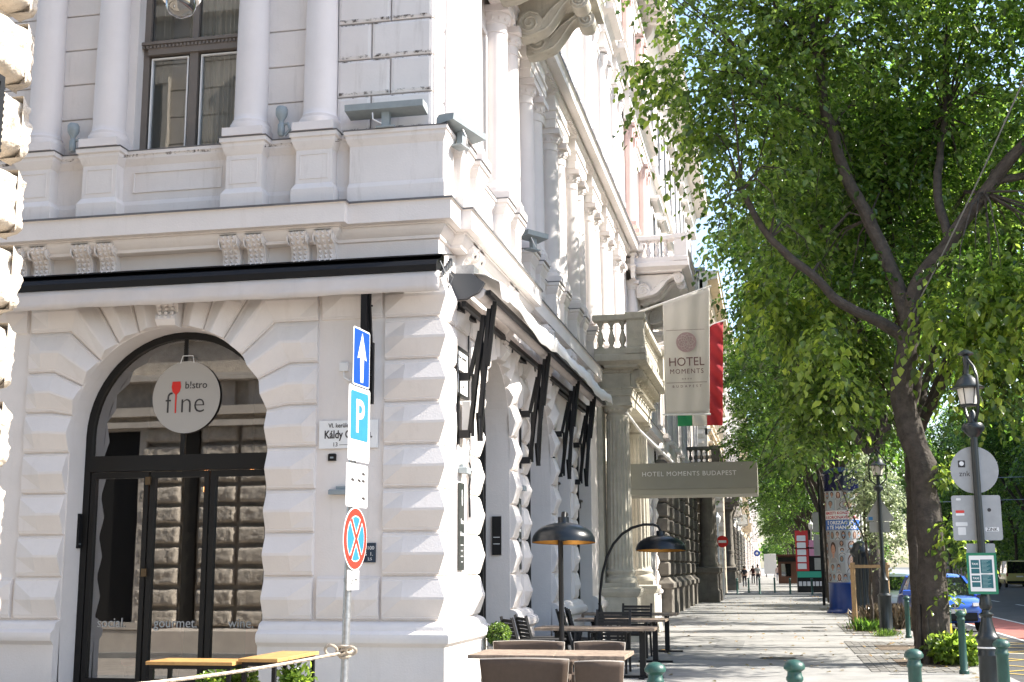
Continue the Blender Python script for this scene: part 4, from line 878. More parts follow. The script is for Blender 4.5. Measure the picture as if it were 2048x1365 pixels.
o = poly(MB(), c, circ(.305), .005).build('no_stopping_sign', WHITE, sp); poly(MB(), c + NV * .0055, circ(.292)).build('red_ring', SRED, o); poly(MB(), c + NV * .008, circ(.222)).build('white_line', WHITE, o)
inn = [poly(MB(), c + NV * .0105, [(x, z) for x, z in circ(.212)])]; inn[0].build('blue_field', LBLUE, o)
for a, wd_, nm, mt, dn in ((45, .034, 'white_cross', WHITE, .0130), (45, .022, 'red_cross', SRED, .0155)):
    mb = MB()
    for s in (1, -1):
        d = Vector((math.cos(R(55)), s * math.sin(R(55)))); q = Vector((-d.y, d.x)); e = .212 if mt is WHITE else .225
        poly(mb, c + NV * (dn + (.0008 if s > 0 else 0)), [tuple(d * e + q * wd_), tuple(d * e - q * wd_), tuple(-d * e - q * wd_), tuple(-d * e + q * wd_)])
    mb.build(nm, mt, o)
c = signframe(1.54, .05); o = plate(MB(), c, .30, .19, .01).build('distance_plate', WHITE, sp); text('15 m', .11, c + NV * .006 + Vector((0, 0, -.04)), UX, (0, 0, 1), 'lettering', INK, o)
mb = MB()
for z in (3.5, 3.85, 2.8, 3.3, 2.4, 1.94, 1.54, 1.2):
    q = signframe(z, 0); mb.lathe([(.042, -.02), (.042, .02)], q.x, q.y, 12, z)
mb.build('clamps', GALV, sp)
# rope tied to the post
ROPE = pm('rope', (.5, .42, .33), .9, nscale=60, namp=.3)
rp = thing('rope', 'twisted beige rope knotted round the sign post and slung to the lower left', 'rope', (-.2, -2.6, .84))
P0 = Vector((-.20, -2.80, .85)); P1 = Vector((-.78, -8.35, .945)); N = 160; L_ = (P1 - P0).length
def ropeline(mb, f, N, r=.012):
    for s in range(3):
        pts = []
        for i in range(N + 1):
            t = i / N; p, a, b = f(t); an = t * turns * 2 * PI + s * 2 * PI / 3; pts.append(p + a * math.cos(an) * r * .62 + b * math.sin(an) * r * .62)
        mb.tube(pts, r * .68, 5)
turns = 75
def fl(t):
    p = P0.lerp(P1, t); p.z -= .06 * math.sin(PI * t); return p, Vector((1, .1, 0)).normalized(), Vector((0, 0, 1))
mb = MB(); ropeline(mb, fl, 600)
turns = 10
for k in range(4):
    def fk(t, k=k):
        a = t * 2 * PI; cc = Vector((-.17, -2.75, .83 + k * .022 + .02 * math.sin(a + k))); d = Vector((math.cos(a), math.sin(a), 0)); return cc + d * (.052 + .012 * (k % 2)), d, Vector((0, 0, 1))
    ropeline(mb, fk, 60)
for k, (rx, rz, dx) in enumerate(((.06, .05, -.11), (.05, .035, .09))):
    def fk(t, k=k, rx=rx, rz=rz, dx=dx):
        a = t * 2 * PI; cc = Vector((-.17 + dx, -2.84, .88)); d = Vector((math.cos(a), .2, math.sin(a))).normalized(); return cc + Vector((rx * math.cos(a), -.02 * math.sin(a), rz * math.sin(a))), d, Vector((0, 1, 0))
    ropeline(mb, fk, 60)
mb.build('strands', ROPE, rp, smooth=60)

# ------------------------------------------------------------------ tables and chairs
OAK = pm('oiled_wood', (.52, .29, .10), .5, nscale=9, namp=.25, streak=.2); TEAK = pm('weathered_teak', (.30, .225, .165), .7, nscale=14, namp=.5, streak=.7, dirt=(.16, .14, .12))
def side_table(x0, x1, y0, y1, z, label):
    t = thing('wooden_table', label, 'table', ((x0 + x1) / 2, (y0 + y1) / 2, 0), 'low bistro tables by the side door')
    mb = MB(); n = 4
    for k in range(n): a = y0 + (y1 - y0) * k / n; mb.bbox(x0, x1, a + .002, a + (y1 - y0) / n - .002, z - .035, z, e=.004)
    mb.build('tabletop', OAK, t); MB().box(x0 + .03, x1 - .03, y0 + .03, y1 - .03, z - .075, z - .036).build('apron', BLACK, t)
    for x in (x0 + .03, x1 - .07):
        for y in (y0 + .03, y1 - .07): MB().box(x, x + .04, y, y + .04, 0, z - .076).build('leg', BLACK, t)
side_table(-2.40, -1.46, -2.45, -1.95, .73, 'light wooden table nearest the sign post at the foot of the arched door'); side_table(-1.40, -.86, -2.30, -1.62, .755, 'second light wooden table right behind the rope near the plinth') if 0 else None
side_table(-1.44, -1.02, -2.35, -1.15, .76, 'slightly higher wooden table end on beside the first one')
def bush(name, label, cat, c, r, n, leafsize, mat, parent=None, sq=1.0, potless=True, group=None, droop=.3):
    t = parent or thing(name, label, cat, c, group); add_leaves([(c[0], c[1], c[2], r, r, r * sq)], n, leafsize, mat, t, 'foliage'); return t
def leafmesh(P, D, N, S, name, mat, parent, fold=.25, wid=.34):
    """P bases, D directions along the leaf, N normals, S lengths -> pointed leaves folded along the midrib"""
    n = len(P); D = D / np.linalg.norm(D, axis=1, keepdims=True); B = np.cross(N, D); B /= np.linalg.norm(B, axis=1, keepdims=True) + 1e-9; NN = np.cross(D, B)
    S = S[:, None]; off = np.array(OFF.get(parent.name, (0, 0, 0))) if parent else 0
    v = np.empty((n, 6, 3)); v[:, 0] = P; v[:, 1] = P + D * S * .35 + B * S * wid + NN * S * fold * .35; v[:, 2] = P + D * S * .72 + B * S * wid * .62 + NN * S * fold * .2
    v[:, 3] = P + D * S - NN * S * .12; v[:, 4] = P + D * S * .72 - B * S * wid * .62 + NN * S * fold * .2; v[:, 5] = P + D * S * .35 - B * S * wid + NN * S * fold * .35
    v -= off
    me = bpy.data.meshes.new(name); me.vertices.add(n * 6); me.vertices.foreach_set('co', v.reshape(-1).astype(np.float32))
    idx = (np.arange(n)[:, None, None] * 6 + np.array([[0, 1, 2, 3], [0, 3, 4, 5]])[None]).reshape(-1)
    me.loops.add(n * 8); me.loops.foreach_set('vertex_index', idx.astype(np.int32)); me.polygons.add(n * 2)
    me.polygons.foreach_set('loop_start', np.arange(0, n * 8, 4, dtype=np.int32)); me.update(calc_edges=True); me.materials.append(mat)
    o = bpy.data.objects.new(name, me); COL.objects.link(o)
    if parent: o.parent = parent; OFF[o.name] = tuple(off)
    return o
def add_leaves(blobs, n, size, mat, parent, name='crown', per=1, tw=0, droop=.5, shell=.5):
    """leaves in drooping sprays through ellipsoid blobs (x,y,z,rx,ry,rz)"""
    bl = np.array(blobs, float); vol = bl[:, 3] * bl[:, 4] * bl[:, 5]; ns = max(1, n // per)
    k = rng.choice(len(bl), ns, p=vol / vol.sum()); u = rng.normal(size=(ns, 3)); u /= np.linalg.norm(u, axis=1, keepdims=True); rad = (shell + (1 - shell) * rng.random(ns)) * rng.random(ns) ** .15
    c = bl[k, :3] + u * rad[:, None] * bl[k, 3:6]
    if per == 1:
        D = u + rng.normal(size=(ns, 3)) * .6; D[:, 2] -= droop * .5; Nn = u + rng.normal(size=(ns, 3)) * .7
        return leafmesh(c, D, Nn, size * (.7 + .6 * rng.random(ns)), name, mat, parent)
    hd = u * [1, 1, .3] + rng.normal(size=(ns, 3)) * .5; hd[:, 2] *= .5; hd /= np.linalg.norm(hd, axis=1, keepdims=True)
    t = (np.arange(per) + .5) / per; ln = tw * (.5 + rng.random(ns)); s = t[None] * ln[:, None]
    pos = c[:, None] + hd[:, None] * s[..., None]; dr = droop * (.6 + .8 * rng.random(ns)); pos[..., 2] -= dr[:, None] * s ** 1.6 / max(tw, .01) ** .6
    tan = hd[:, None] * np.ones((1, per, 1)); tan = tan.copy(); tan[..., 2] -= (dr[:, None] * 1.6 * s ** .6) / max(tw, .01) ** .6
    side = np.cross(tan, [0, 0, 1.0]); side /= np.linalg.norm(side, axis=2, keepdims=True) + 1e-6; sg = np.where(np.arange(per) % 2, 1, -1)[None, :, None]
    D = tan * .5 + side * sg * .8 + rng.normal(size=pos.shape) * .3; D[..., 2] -= .35
    Nn = np.array([0, 0, 1.0]) + rng.normal(size=pos.shape) * .45
    return leafmesh(pos.reshape(-1, 3), D.reshape(-1, 3), Nn.reshape(-1, 3), (size * (.45 + .85 * rng.random(pos.shape[:2]))).reshape(-1), name, mat, parent)
for i, (x, y) in enumerate(((-1.9, -1.75), (-1.15, -1.5), (-1.55, -2.1))):
    t = thing('potted_plant', ['leafy potted plant under the left bistro table', 'tall potted plant against the plinth under the table end', 'flowering potted plant below the front table edge'][i], 'plant', (x, y, 0), 'potted plants below the side tables')
    MB().lathe([(.1, 0), (.15, .3), (.14, .3), (.002, .27)], x, y, 16).build('pot', BLACK, t, smooth=40); add_leaves([(x, y, .46, .24, .2, .2)], 420, .07, LEAF_L, t, 'foliage', shell=.2)

def long_table(x0, x1, y0, y1, label, z=.75):
    t = thing('cafe_table', label, 'table', ((x0 + x1) / 2, (y0 + y1) / 2, 0), 'long terrace tables on the pavement')
    mb = MB(); n = 7; random.seed(int(y0 * 10) + 50)
    for k in range(n): a = y0 + (y1 - y0) * k / n; xs = x0 + (x1 - x0) * (.35 + .3 * random.random()); mb.bbox(x0, xs - .002, a + .002, a + (y1 - y0) / n - .002, z - .04, z, e=.004); mb.bbox(xs + .002, x1, a + .002, a + (y1 - y0) / n - .002, z - .04, z, e=.004)
    mb.build('tabletop', TEAK, t)
    for x in (x0 + .3, x1 - .22):
        c = (y0 + y1) / 2; lg = MB().box(x - .045, x + .045, c - .045, c + .045, .03, z - .045).box(x - .03, x + .03, y0 + .15, y1 - .15, z - .075, z - .042).build('leg', BLACK, t)
        MB().box(x - .3, x + .3, c - .04, c + .04, 0.001, .035).box(x - .04, x + .04, c - .3, c - .042, 0.001, .03).box(x - .04, x + .04, c + .042, c + .3, 0.001, .03).build('foot', BLACK, lg)
    return t
long_table(.70, 2.36, -1.35, -.45, 'nearest long wooden terrace table behind the leather chair backs')
long_table(.30, 2.12, 4.6, 5.4, 'second terrace table, beside the arch with the boxwood pot'); long_table(.42, 2.02, 7.8, 8.6, 'third terrace table, under the arc lamp'); long_table(.1, 2.0, 10.6, 11.4, 'farthest terrace table, in front of the portico pedestal')
LEA = pm('brown_leather', (.085, .060, .045), .6, spec=.25, nscale=20, namp=.12); LEAD_ = pm('dark_wicker', (.025, .022, .02), .6); SEAM = pm('pale_stitching', (.45, .4, .34), .7)
def leather_chair(x, y, wd, rz, label, arms=True, h=.82):
    t = local(thing('leather_armchair', label, 'armchair', (0, 0, 0), 'brown leather terrace chairs')); hw = wd / 2
    n = 10; v = []
    def prof(k):  # back panel: slightly curved in plan, leaning
        return None
    mb = MB()
    for zi in range(9):
        z = .40 + (h - .4) * zi / 8
        for i in range(n + 1):
            a = i / n * 2 - 1; xx = a * hw * (1 - .09 * (1 - zi / 8)); yy = -.24 - .07 * zi / 8 + .04 * a * a; v.append((xx, yy, z + .012 * (1 - a * a) * (zi == 8)))
    m_ = n + 1; f = [[j * m_ + i, j * m_ + i + 1, (j + 1) * m_ + i + 1, (j + 1) * m_ + i] for j in range(8) for i in range(n)]
    mb.add(v, f); bo = mb.build('backrest', LEA, t, smooth=50); md_ = bo.modifiers.new('thickness', 'SOLIDIFY'); md_.thickness = .035; md_.offset = 0
    e = [v[8 * m_ + i] for i in range(m_)]; MB().tube([v[j * m_] for j in range(9)] + e + [v[(8 - j) * m_ + n] for j in range(9)], .009, 6).build('piping', SEAM, bo)
    MB().stack([(-.02, .36), (0, .38), (0, .45), (-.03, .47)], -hw + .03, hw - .03, -.22, .28).build('seat', LEA, t)
    for i in (-1, 1):
        for j in (-.2, .24): MB().box(i * (hw - .06) - .018, i * (hw - .06) + .018, j - .018, j + .018, 0.001, .37).build('leg', LEA, t)
    if arms:
        for i in (-1, 1): ao = MB().bbox(min(i * hw, i * (hw - .06)), max(i * hw, i * (hw - .06)), -.2, .26, .56, .60, e=.01).box(min(i * hw, i * (hw - .05)), max(i * hw, i * (hw - .05)), .2, .25, 0.001, .559).build('armrest', LEA, t)
    t.location = (x, y, 0); t.rotation_euler.z = rz; return t
leather_chair(1.47, -2.05, .86, R(6), 'wide brown leather chair back nearest the camera', True, .775)
leather_chair(2.20, -2.2, .46, R(10), 'narrow brown leather chair with one armrest right of the wide one', True, .77)
leather_chair(1.0, .25, .86, R(180), 'brown leather chair tucked behind the nearest table, left', True, .775); leather_chair(1.85, .25, .6, R(180), 'brown leather chair tucked behind the nearest table, right', True, .775)
def wicker(x, y, rz, label):
    t = local(thing('folding_armchair', label, 'armchair', (0, 0, 0), 'dark terrace armchairs by the wall'))
    mb = MB()
    for k in range(9): z = .45 + k * .055; mb.box(-.25, .25, -.24 - k * .012, -.22 - k * .012, z, z + .045)
    mb.build('backrest', LEAD_, t)
    for i in (-1, 1):
        MB().beam((i * .27, -.18, .3), (i * .27, -.36, .97), .035).build('back_post', LEAD_, t); MB().bbox(i * .27 - .03, i * .27 + .03, -.26, .24, .62, .65, e=.006).build('armrest', LEAD_, t)
        MB().box(i * .27 - .017, i * .27 + .017, .17, .205, 0, .615).build('leg', LEAD_, t); MB().beam((i * .27, -.15, .6), (i * .27, -.26, 0), .035).build('leg', LEAD_, t)
    MB().stack([(-.01, .40), (0, .41), (0, .45), (-.02, .46)], -.25, .25, -.22, .24).build('seat', LEAD_, t)
    t.location = (x, y, 0); t.rotation_euler.z = rz; return t
w0 = wicker(.52, 3.2, R(-62), 'dark armchair nearest the second table, by the arch pier')
spots = [((.58, 3.9, 0), -62, 'dark armchair one place behind the nearest, by the pier'), ((.75, 6.4, 0), -70, 'dark armchair in the front of the packed group by the third table'), ((.80, 6.9, 0), -75, 'dark armchair in the middle of the packed group by the third table'), ((.72, 7.3, 0), -78, 'dark armchair at the back of the packed group by the third table'),
         ((1.3, 9.4, 0), 175, 'dark armchair tucked in behind the third table'), ((1.3, 5.9, 0), 178, 'dark armchair tucked in behind the second table')]
for l, a, lb in spots: dup(w0, l, R(a), lb)
t = dup(w0, (.95, 9.9, 0), R(-80), 'armchair with a pale cushion by the farthest table'); 
for c_ in list(t.children):
    if c_.name.startswith('backrest'): c_.data = c_.data.copy(); c_.data.materials[0] = pm('sand_cushion', (.45, .38, .22), .8)
# boxwood ball in a ribbed pot
t = thing('boxwood_pot', 'clipped boxwood ball in a ribbed grey pot beside the avenue arch', 'potted plant', (.32, 1.95, 0))
MB().lathe([(.12, 0), (.155, .64), (.145, .64), (.002, .6)], .32, 1.95, 64, 0, 16, .12, (0, .64)).build('pot', pm('ribbed_zinc', (.3, .3, .29), .5, metal=.4, nscale=8, namp=.3), t, smooth=60)
add_leaves([(.32, 1.95, .79, .165, .165, .165)], 3800, .028, LEAF, t, 'foliage', shell=.55); MB().lathe([(.002, -.12), (.1, -.1), (.13, 0), (.1, .1), (.002, .12)], .32, 1.95, 12, .79).build('core', pm('inner_twigs', (.02, .03, .01), .9), t)
t = thing('planter_box', 'small dark blue grey box on the ground by the arch', 'planter', (.3, 2.6, 0)); MB().bbox(.2, .42, 2.5, 2.7, 0, .42, e=.01).build('box', pm('slate_box', (.12, .15, .18), .6), t)
# arc lamps with dome shades
GOLD = pm('gold_leaf', (.55, .27, .05), .4, metal=.5)
def dome_shade(t, c, r):
    pr = [(.06, .25), (.06, .235), (.09, .225)] + [(r * math.sin(a), .27 * math.cos(a) ** .9 if math.cos(a) > 0 else 0) for a in [R(15 + 75 * k / 12) for k in range(12)]] + [(r, 0)]
    T = lambda x, y, z: (x, y, z - .055 * (y - c[1]))
    o = MB(T).lathe([(.05, .34), (.075, .34), (.075, .265)] + pr[2:], c[0], c[1], 48, c[2], cap=False).build('lamp_shade', pm('navy_black_enamel', (.006, .009, .013), .28, spec=.35), t, smooth=40)
    MB(T).lathe([(r * .985, .004)] + [(rr * .985, z - .008) for rr, z in pr[::-1][1:]] + [(.001, .26)], c[0], c[1], 48, c[2], cap=False).build('gold_lining', GOLD, o, smooth=60)
    MB().lathe([(.001, .17), (.06, .17), (.06, .03), (.001, .02)], c[0], c[1], 16, c[2]).build('lamp_holder', BLACK, o)
a1 = thing('arc_lamp', 'black dome shade lamp with gold lining hanging from a straight wall post', 'lamp', (.62, 4.15, 0))
dome_shade(a1, (1.13, 2.4, 1.98), .43)
MB().tube([(1.02, 4.6, 0), (1.02, 4.6, 1.9), (1.03, 4.45, 2.32), (1.08, 3.6, 2.62), (1.12, 2.8, 2.55), (1.13, 2.45, 2.4), (1.13, 2.4, 2.25)][:0] + [(1.03, 2.75, 0), (1.03, 2.75, 2.0), (1.05, 2.72, 2.25), (1.13, 2.6, 2.37), (1.13, 2.45, 2.37), (1.13, 2.4, 2.25)], .035, 12).build('post', BLACK, a1, smooth=40); MB().lathe([(.25, 0), (.25, .03), (.04, .06)], 1.03, 2.75, 24).build('base', BLACK, a1)
a2 = thing('arc_lamp', 'black arc lamp whose curved arm carries a dome shade over the third table', 'lamp', (.9, 7.7, 0))
dome_shade(a2, (1.98, 7.75, 1.93), .44)
pts = [(.88, 7.7, 0), (.88, 7.7, .9)] + [(1.42 - .54 * math.cos(a) if a < PI / 2 else 1.42 + .56 * math.sin(a - PI / 2), 7.72, 1.05 + 1.28 * math.sin(a)) for a in [R(k * 10) for k in range(0, 15)]][:10]
arc = [(.88, 7.7, 0), (.885, 7.7, .8), (.90, 7.7, 1.2), (.95, 7.7, 1.55), (1.03, 7.7, 1.82), (1.15, 7.71, 2.05), (1.3, 7.72, 2.22), (1.48, 7.73, 2.33), (1.68, 7.74, 2.385), (1.85, 7.75, 2.385), (1.94, 7.75, 2.35), (1.975, 7.75, 2.28), (1.98, 7.75, 2.2)]
MB().tube(arc, .024, 12).build('post', BLACK, a2, smooth=60); MB().lathe([(.28, 0), (.28, .03), (.05, .07)], .88, 7.7, 24).build('base', BLACK, a2); MB().bbox(.8, .97, 7.62, 7.78, .62, .8, e=.02).build('counterweight', BLACK, a2)

# ------------------------------------------------------------------ flags and hotel canopy
def flag(name, label, x0, x1, y, z0a, z0b, zb, mats, amp, pole_p, pole_q, seed):
    t = thing(name, label, 'flag', (x0, y, zb)); n, m_ = 40, 30; parts = len(mats)
    PM = PAINTW; MB().tube([pole_p, pole_q], .028, 10).build('flag_pole', PM, t, smooth=50)
    for q in range(parts):
        v = []; i0 = n * q // parts; i1 = n * (q + 1) // parts
        for i in range(i0, i1 + 1):
            for j in range(m_ + 1):
                a, b = i / n, j / m_; zt = z0a + (z0b - z0a) * a; x = x0 + (x1 - x0) * a * (1 - .03 * b) - .06 * a * b; z = zt + (zb - zt) * b
                yy = y + amp * (math.sin(a * 7 + seed + b * 1.2) * (.3 + .7 * (1 - b)) + .5 * math.sin(a * 17 + b * 3 + seed)) * (.4 + .6 * a)
                if amp > .05: yy += .05 * math.sin((a * 1.5 - b * 2.2) * 14) * (.3 + .7 * a)
                v.append((x, yy, z))
        mb = MB().add(v, [[i * (m_ + 1) + j, (i + 1) * (m_ + 1) + j, (i + 1) * (m_ + 1) + j + 1, i * (m_ + 1) + j + 1] for i in range(i1 - i0) for j in range(m_)])
        o = mb.build('cloth', mats[q], t, smooth=60); s_ = o.modifiers.new('thickness', 'SOLIDIFY'); s_.thickness = .004
    return t
CL = leafmat('hotel_cloth', (.55, .53, .50), .28); [CL.node_tree.nodes.remove(n) for n in list(CL.node_tree.nodes) if n.type == 'HUE_SAT']
for n in CL.node_tree.nodes:
    if n.type == 'BSDF_PRINCIPLED': n.inputs['Base Color'].default_value = (.72, .70, .67, 1); n.inputs['Roughness'].default_value = .9
    if n.type == 'BSDF_TRANSLUCENT': n.inputs[0].default_value = (.72, .69, .64, 1)
def cloth(name, col):
    m_ = CL.copy(); m_.name = name
    for n in m_.node_tree.nodes:
        if n.type == 'BSDF_PRINCIPLED': n.inputs['Base Color'].default_value = (*col, 1)
        if n.type == 'BSDF_TRANSLUCENT': n.inputs[0].default_value = (*col, 1)
    return m_
FY = 15.8
fh = flag('hotel_flag', 'long pale grey banner with a round rosette and hotel lettering above the portico', 1.48, 2.63, FY, 8.03, 8.38, 5.28, [CL], .02, (.5, FY + .05, 7.72), (2.68, FY + .05, 8.42), 1)
PRI = pm('banner_print', (.16, .08, .08), .8); ROS = pm('banner_rosette', (.42, .30, .31), .8)
fy = FY - .05
MB().tube([(1.40, FY, 5.28), (2.56, FY, 5.26)], .022, 8).build('bottom_bar', WHITE, fh)
text('HOTEL', .30, (2.02, fy, 6.45), (1, 0, 0), (0, 0, 1), 'lettering', PRI, fh, sx=.92); text('MOMENTS', .165, (2.02, fy, 6.26), (1, 0, 0), (0, 0, 1), 'lettering', PRI, fh, sx=.92, spacing=1.22)
text('****', .1, (2.02, fy, 6.08), (1, 0, 0), (0, 0, 1), 'lettering', PRI, fh, spacing=1.5); text('BUDAPEST', .085, (2.02, fy, 5.92), (1, 0, 0), (0, 0, 1), 'lettering', PRI, fh, spacing=2.0)
MB().box(1.52, 2.5, fy, fy + .004, 6.035, 6.045).box(1.55, 2.48, fy, fy + .004, 7.33, 7.338).build('printed_line', PRI, fh)
MB().disc((2.03, fy, 7.03), .245, 48, 1, .004).build('rosette', ROS, fh)
mb = MB()
for k in range(9):
    a = k * 2 * PI / 9
    for s in (1, -1): mb.tube([(2.03 + (.03 + .011 * j) * math.cos(a + s * j * .09), fy - .004, 7.03 + (.03 + .011 * j) * math.sin(a + s * j * .09)) for j in range(17)], .004, 4)
mb.build('rosette_pattern', CL, fh)
FY2 = 19.2
flag('national_flag', 'red white and green national flag half hidden behind the hotel banner', 1.53, 2.82, FY2, 7.78, 8.18, 5.36, [cloth('flag_green', (.02, .24, .10)), cloth('flag_white', (.6, .6, .58)), cloth('flag_red', (.42, .028, .04))], .06, (.5, FY2 + .08, 7.45), (2.9, FY2 + .08, 8.22), 2.2)
CAN = pm('canopy_paint', (.27, .265, .22), .6, nscale=3, namp=.06); ct = thing('entrance_canopy', 'flat grey green canopy box with silver hotel lettering projecting over the pavement', 'canopy', (2, 16, 3.4))
MB().box(-.2, 3.6, 15.72, 17.6, 3.48, 4.10).build('box', CAN, ct); MB().box(-.2, 3.595, 15.85, 17.5, 3.36, 3.479).build('soffit', CAN, ct)
MB().box(-.1, 3.56, 15.74, 15.83, 3.34, 3.478).box(3.50, 3.57, 15.831, 17.5, 3.37, 3.4785).build('light_strip', pm('soffit_edge', (.33, .32, .26), .6), ct)
text('HOTEL MOMENTS BUDAPEST', .155, (2.0, 15.715, 3.79), (1, 0, 0), (0, 0, 1), 'lettering', PAINTW, ct, sx=1.0, spacing=1.12, th=.02)
mb = MB()
for k in range(6): mb.lathe([(.0, 0), (.012, 0), (.012, .008), (0, .008)], .5 + k * .55, 15.712, 8, 4.03)
mb.build('screws', GALV, ct)
MB().tube([(.66, 14.55, 5.22), (.9, 15.3, 4.85), (2.1, 19, 4.0)][:2] + [(1.62, 15.72, 4.12)], .03, 8).build('stay_rod', PAINTW, ct)
# ------------------------------------------------------------------ street furniture
def bollard_mesh(t):
    MB().lathe([(.075, 0), (.075, .05), (.058, .07), (.056, .80), (.064, .81), (.064, .83), (.056, .84), (.052, .87), (.078, .89), (.08, .91), (.068, .935), (.035, .955), (.001, .96)], 0, 0, 24).build('post', GREEN, t, smooth=40)
bl0 = local(thing('bollard', 'green bollard with a torn white sticker, leftmost of the front row', 'bollard', (0, 0, 0), 'green bollards at the corner')); bollard_mesh(bl0); bl0.location = (3.01, -5.01, 0)
STK = pm('paper_sticker', (.7, .7, .68), .6); YEL = pm('yellow_sticker', (.75, .55, .05), .5)
def sticker(t, z, mat, a0=-2.4, a1=-1.2, h=.12, name='sticker'):
    mb = MB(); n = 6
    P = [(.0585 * math.cos(a0 + (a1 - a0) * k / n), .0585 * math.sin(a0 + (a1 - a0) * k / n)) for k in range(n + 1)]
    for a, b in zip(P, P[1:]): mb.quad((*a, z), (*b, z), (*b, z + h), (*a, z + h))
    return mb.build(name, mat, t)
spots = [((4.02, -4.62, 0), 'green bollard with a small square sticker, second of the front row'), ((5.03, -3.19, 0), 'near green bollard left of the thick tree trunk'), ((6.0, -1.57, 0), 'near green bollard right of the lamp post base'),
         ((6.72, 6.45, 0), 'tall green bollard between the tree trunk and the lamp post'), ((6.95, 9.8, 0), 'green bollard with a yellow band in front of the blue car'), ((6.9, 16.6, 0), 'green bollard left of the trunk with paving setts at its foot'), ((7.0, 29.5, 0), 'small green bollard seen behind the tree stakes')]
bb = [dup(bl0, l, random.random() * 0, lb) for l, lb in spots]
sticker(bl0, .52, STK, -2.0, -.8, .2); sticker(bb[0], .62, YEL, -1.9, -1.3, .06); sticker(bb[4], .45, YEL, -3.0, -.3, .17)
far0 = None
for k, (x, y) in enumerate(((1.67, 64.4), (2.27, 68.8), (3.01, 64.3), (3.9, 68.8), (4.81, 64.3), (6.06, 62.9))):
    t = dup(bl0 if 0 else bb[1], (x, y, 0), 0, ['slim bollard at the far street crossing, leftmost', 'slim bollard at the far street crossing, second from the left', 'slim bollard at the far street crossing, third from the left', 'slim bollard at the far street crossing, third from the right', 'slim bollard at the far street crossing, second from the right', 'slim bollard at the far street crossing, rightmost'][k], 'bollards at the far street crossing')
# near cast iron lamp
def lantern(t, x, y, z, s=1.0, mat=LAMPB):
    MB().lathe([(.10 * s, 0), (.135 * s, .20 * s), (.135 * s, .21 * s)], x, y, 20, z, cap=False).build('lantern_glass', pm('milky_glass', (.62, .6, .54), .35), t, smooth=50)
    MB().lathe([(.10 * s, -.02 * s), (.11 * s, 0), (.10 * s, .01 * s)], x, y, 16, z).lathe([(.21 * s, .215 * s), (.215 * s, .225 * s), (.15 * s, .27 * s), (.12 * s, .33 * s), (.075 * s, .38 * s), (.03 * s, .41 * s), (.028 * s, .52 * s)], x, y, 20, z).build('lantern_hood', mat, t, smooth=40)
    m_ = MB()
    for k in range(6): a = k * PI / 3; m_.beam((x + .1 * s * math.cos(a), y + .1 * s * math.sin(a), z), (x + .137 * s * math.cos(a), y + .137 * s * math.sin(a), z + .21 * s), .01)
    m_.build('lantern_bars', mat, t)
L1 = thing('street_lamp', 'near black street lamp with a milky lantern, sign backs and a green taxi board', 'street lamp', (6.52, 2.7, 0)); lx, ly = 6.53, 2.7
MB().lathe([(.17, 0), (.17, .08), (.14, .12), (.135, .14), (.13, .50), (.137, .52), (.137, .535), (.13, .55), (.127, .68), (.14, .70), (.145, .73), (.14, .76), (.12, .78), (.10, .84), (.075, .93), (.065, 1.0), (.085, 1.02), (.09, 1.04), (.055, 1.06), (.05, 1.09), (.075, 1.12), (.08, 1.16), (.065, 1.24), (.052, 1.29), (.07, 1.31), (.07, 1.32), (.05, 1.33)], lx, ly, 32).build('base', LAMPB, L1, smooth=40)
MB().lathe([(.135, .615), (.136, .62), (.136, .63), (.135, .635)], lx, ly, 32).build('white_band', WHITE, L1)
MB().lathe([(.048, 1.3), (.046, 3.30), (.07, 3.32), (.14, 3.40), (.145, 3.44), (.12, 3.48), (.06, 3.5), (.045, 3.62), (.02, 3.66)], lx, ly, 24, 0, 12, .05, (3.38, 3.46)).build('post', LAMPB, L1, smooth=40)
m_ = MB()
for s in (-1, 1): m_.tube([(lx + s * .03, ly - s * .03, 3.5), (lx + s * .05, ly - s * .15, 3.62), (lx + s * .06, ly - s * .2, 3.75), (lx + s * .06, ly - s * .19, 4.08), (lx + s * .04, ly - s * .1, 4.22), (lx - .03, ly, 4.36)], .02, 8)
m_.lathe([(.03, 4.2), (.04, 4.28), (.045, 4.34), (.04, 4.38), (.10, 4.40), (.10, 4.42), (.03, 4.46), (.002, 4.47)], lx - .03, ly, 16); m_.build('lyre_bracket', LAMPB, L1, smooth=40)
lantern(L1, lx - .035, ly, 3.73)
ux, nv = Vector((.995, .1, 0)), Vector((.1, -.995, 0))
cc = lambda dx, z, d=0: Vector((lx, ly + .07, z)) + ux * dx - nv * 0 + nv * d
o = poly(MB(), cc(-.01, 2.88), circ(.305, 56), .006, ux, nv).build('round_sign_back', GBACK, L1)
plate(MB(), cc(-.17, 2.96, .007), .09, .09, .005, .001, 3, ux, nv).build('sticker', INK, o); poly(MB(), cc(-.17, 2.965, .0085), circ(.03, 12), .001, ux, nv).build('sticker_print', WHITE, o)
text('znk', .1, cc(-.14, 2.80, .0075), ux, (0, 0, 1), 'graffiti', INK, o, th=.001)
o = plate(MB(), cc(-.02, 2.26), .62, .58, .03, .006, 6, ux, nv).build('square_sign_back', GBACK, L1)
for dx, dz, w_, h_, mt in ((-.21, .08, .11, .035, SRED), (-.21, .045, .11, .03, WHITE), (-.2, -.08, .15, .05, STK), (-.2, -.17, .1, .1, STK), (.18, -.15, .17, .055, WHITE), (-.22, .24, .06, .03, STK)): plate(MB(), cc(-.02 + dx, 2.26 + dz, .007), w_, h_, .01, .001, 3, ux, nv).build('sticker', mt, o)
text('ZiNK', .06, cc(.16, 2.09, .009), ux, (0, 0, 1), 'sticker_lettering', INK, o, th=.001, bold=.001); poly(MB(), cc(.14, 2.36, .007), circ(.025, 10), .001, ux, nv).build('sticker', INK, o)
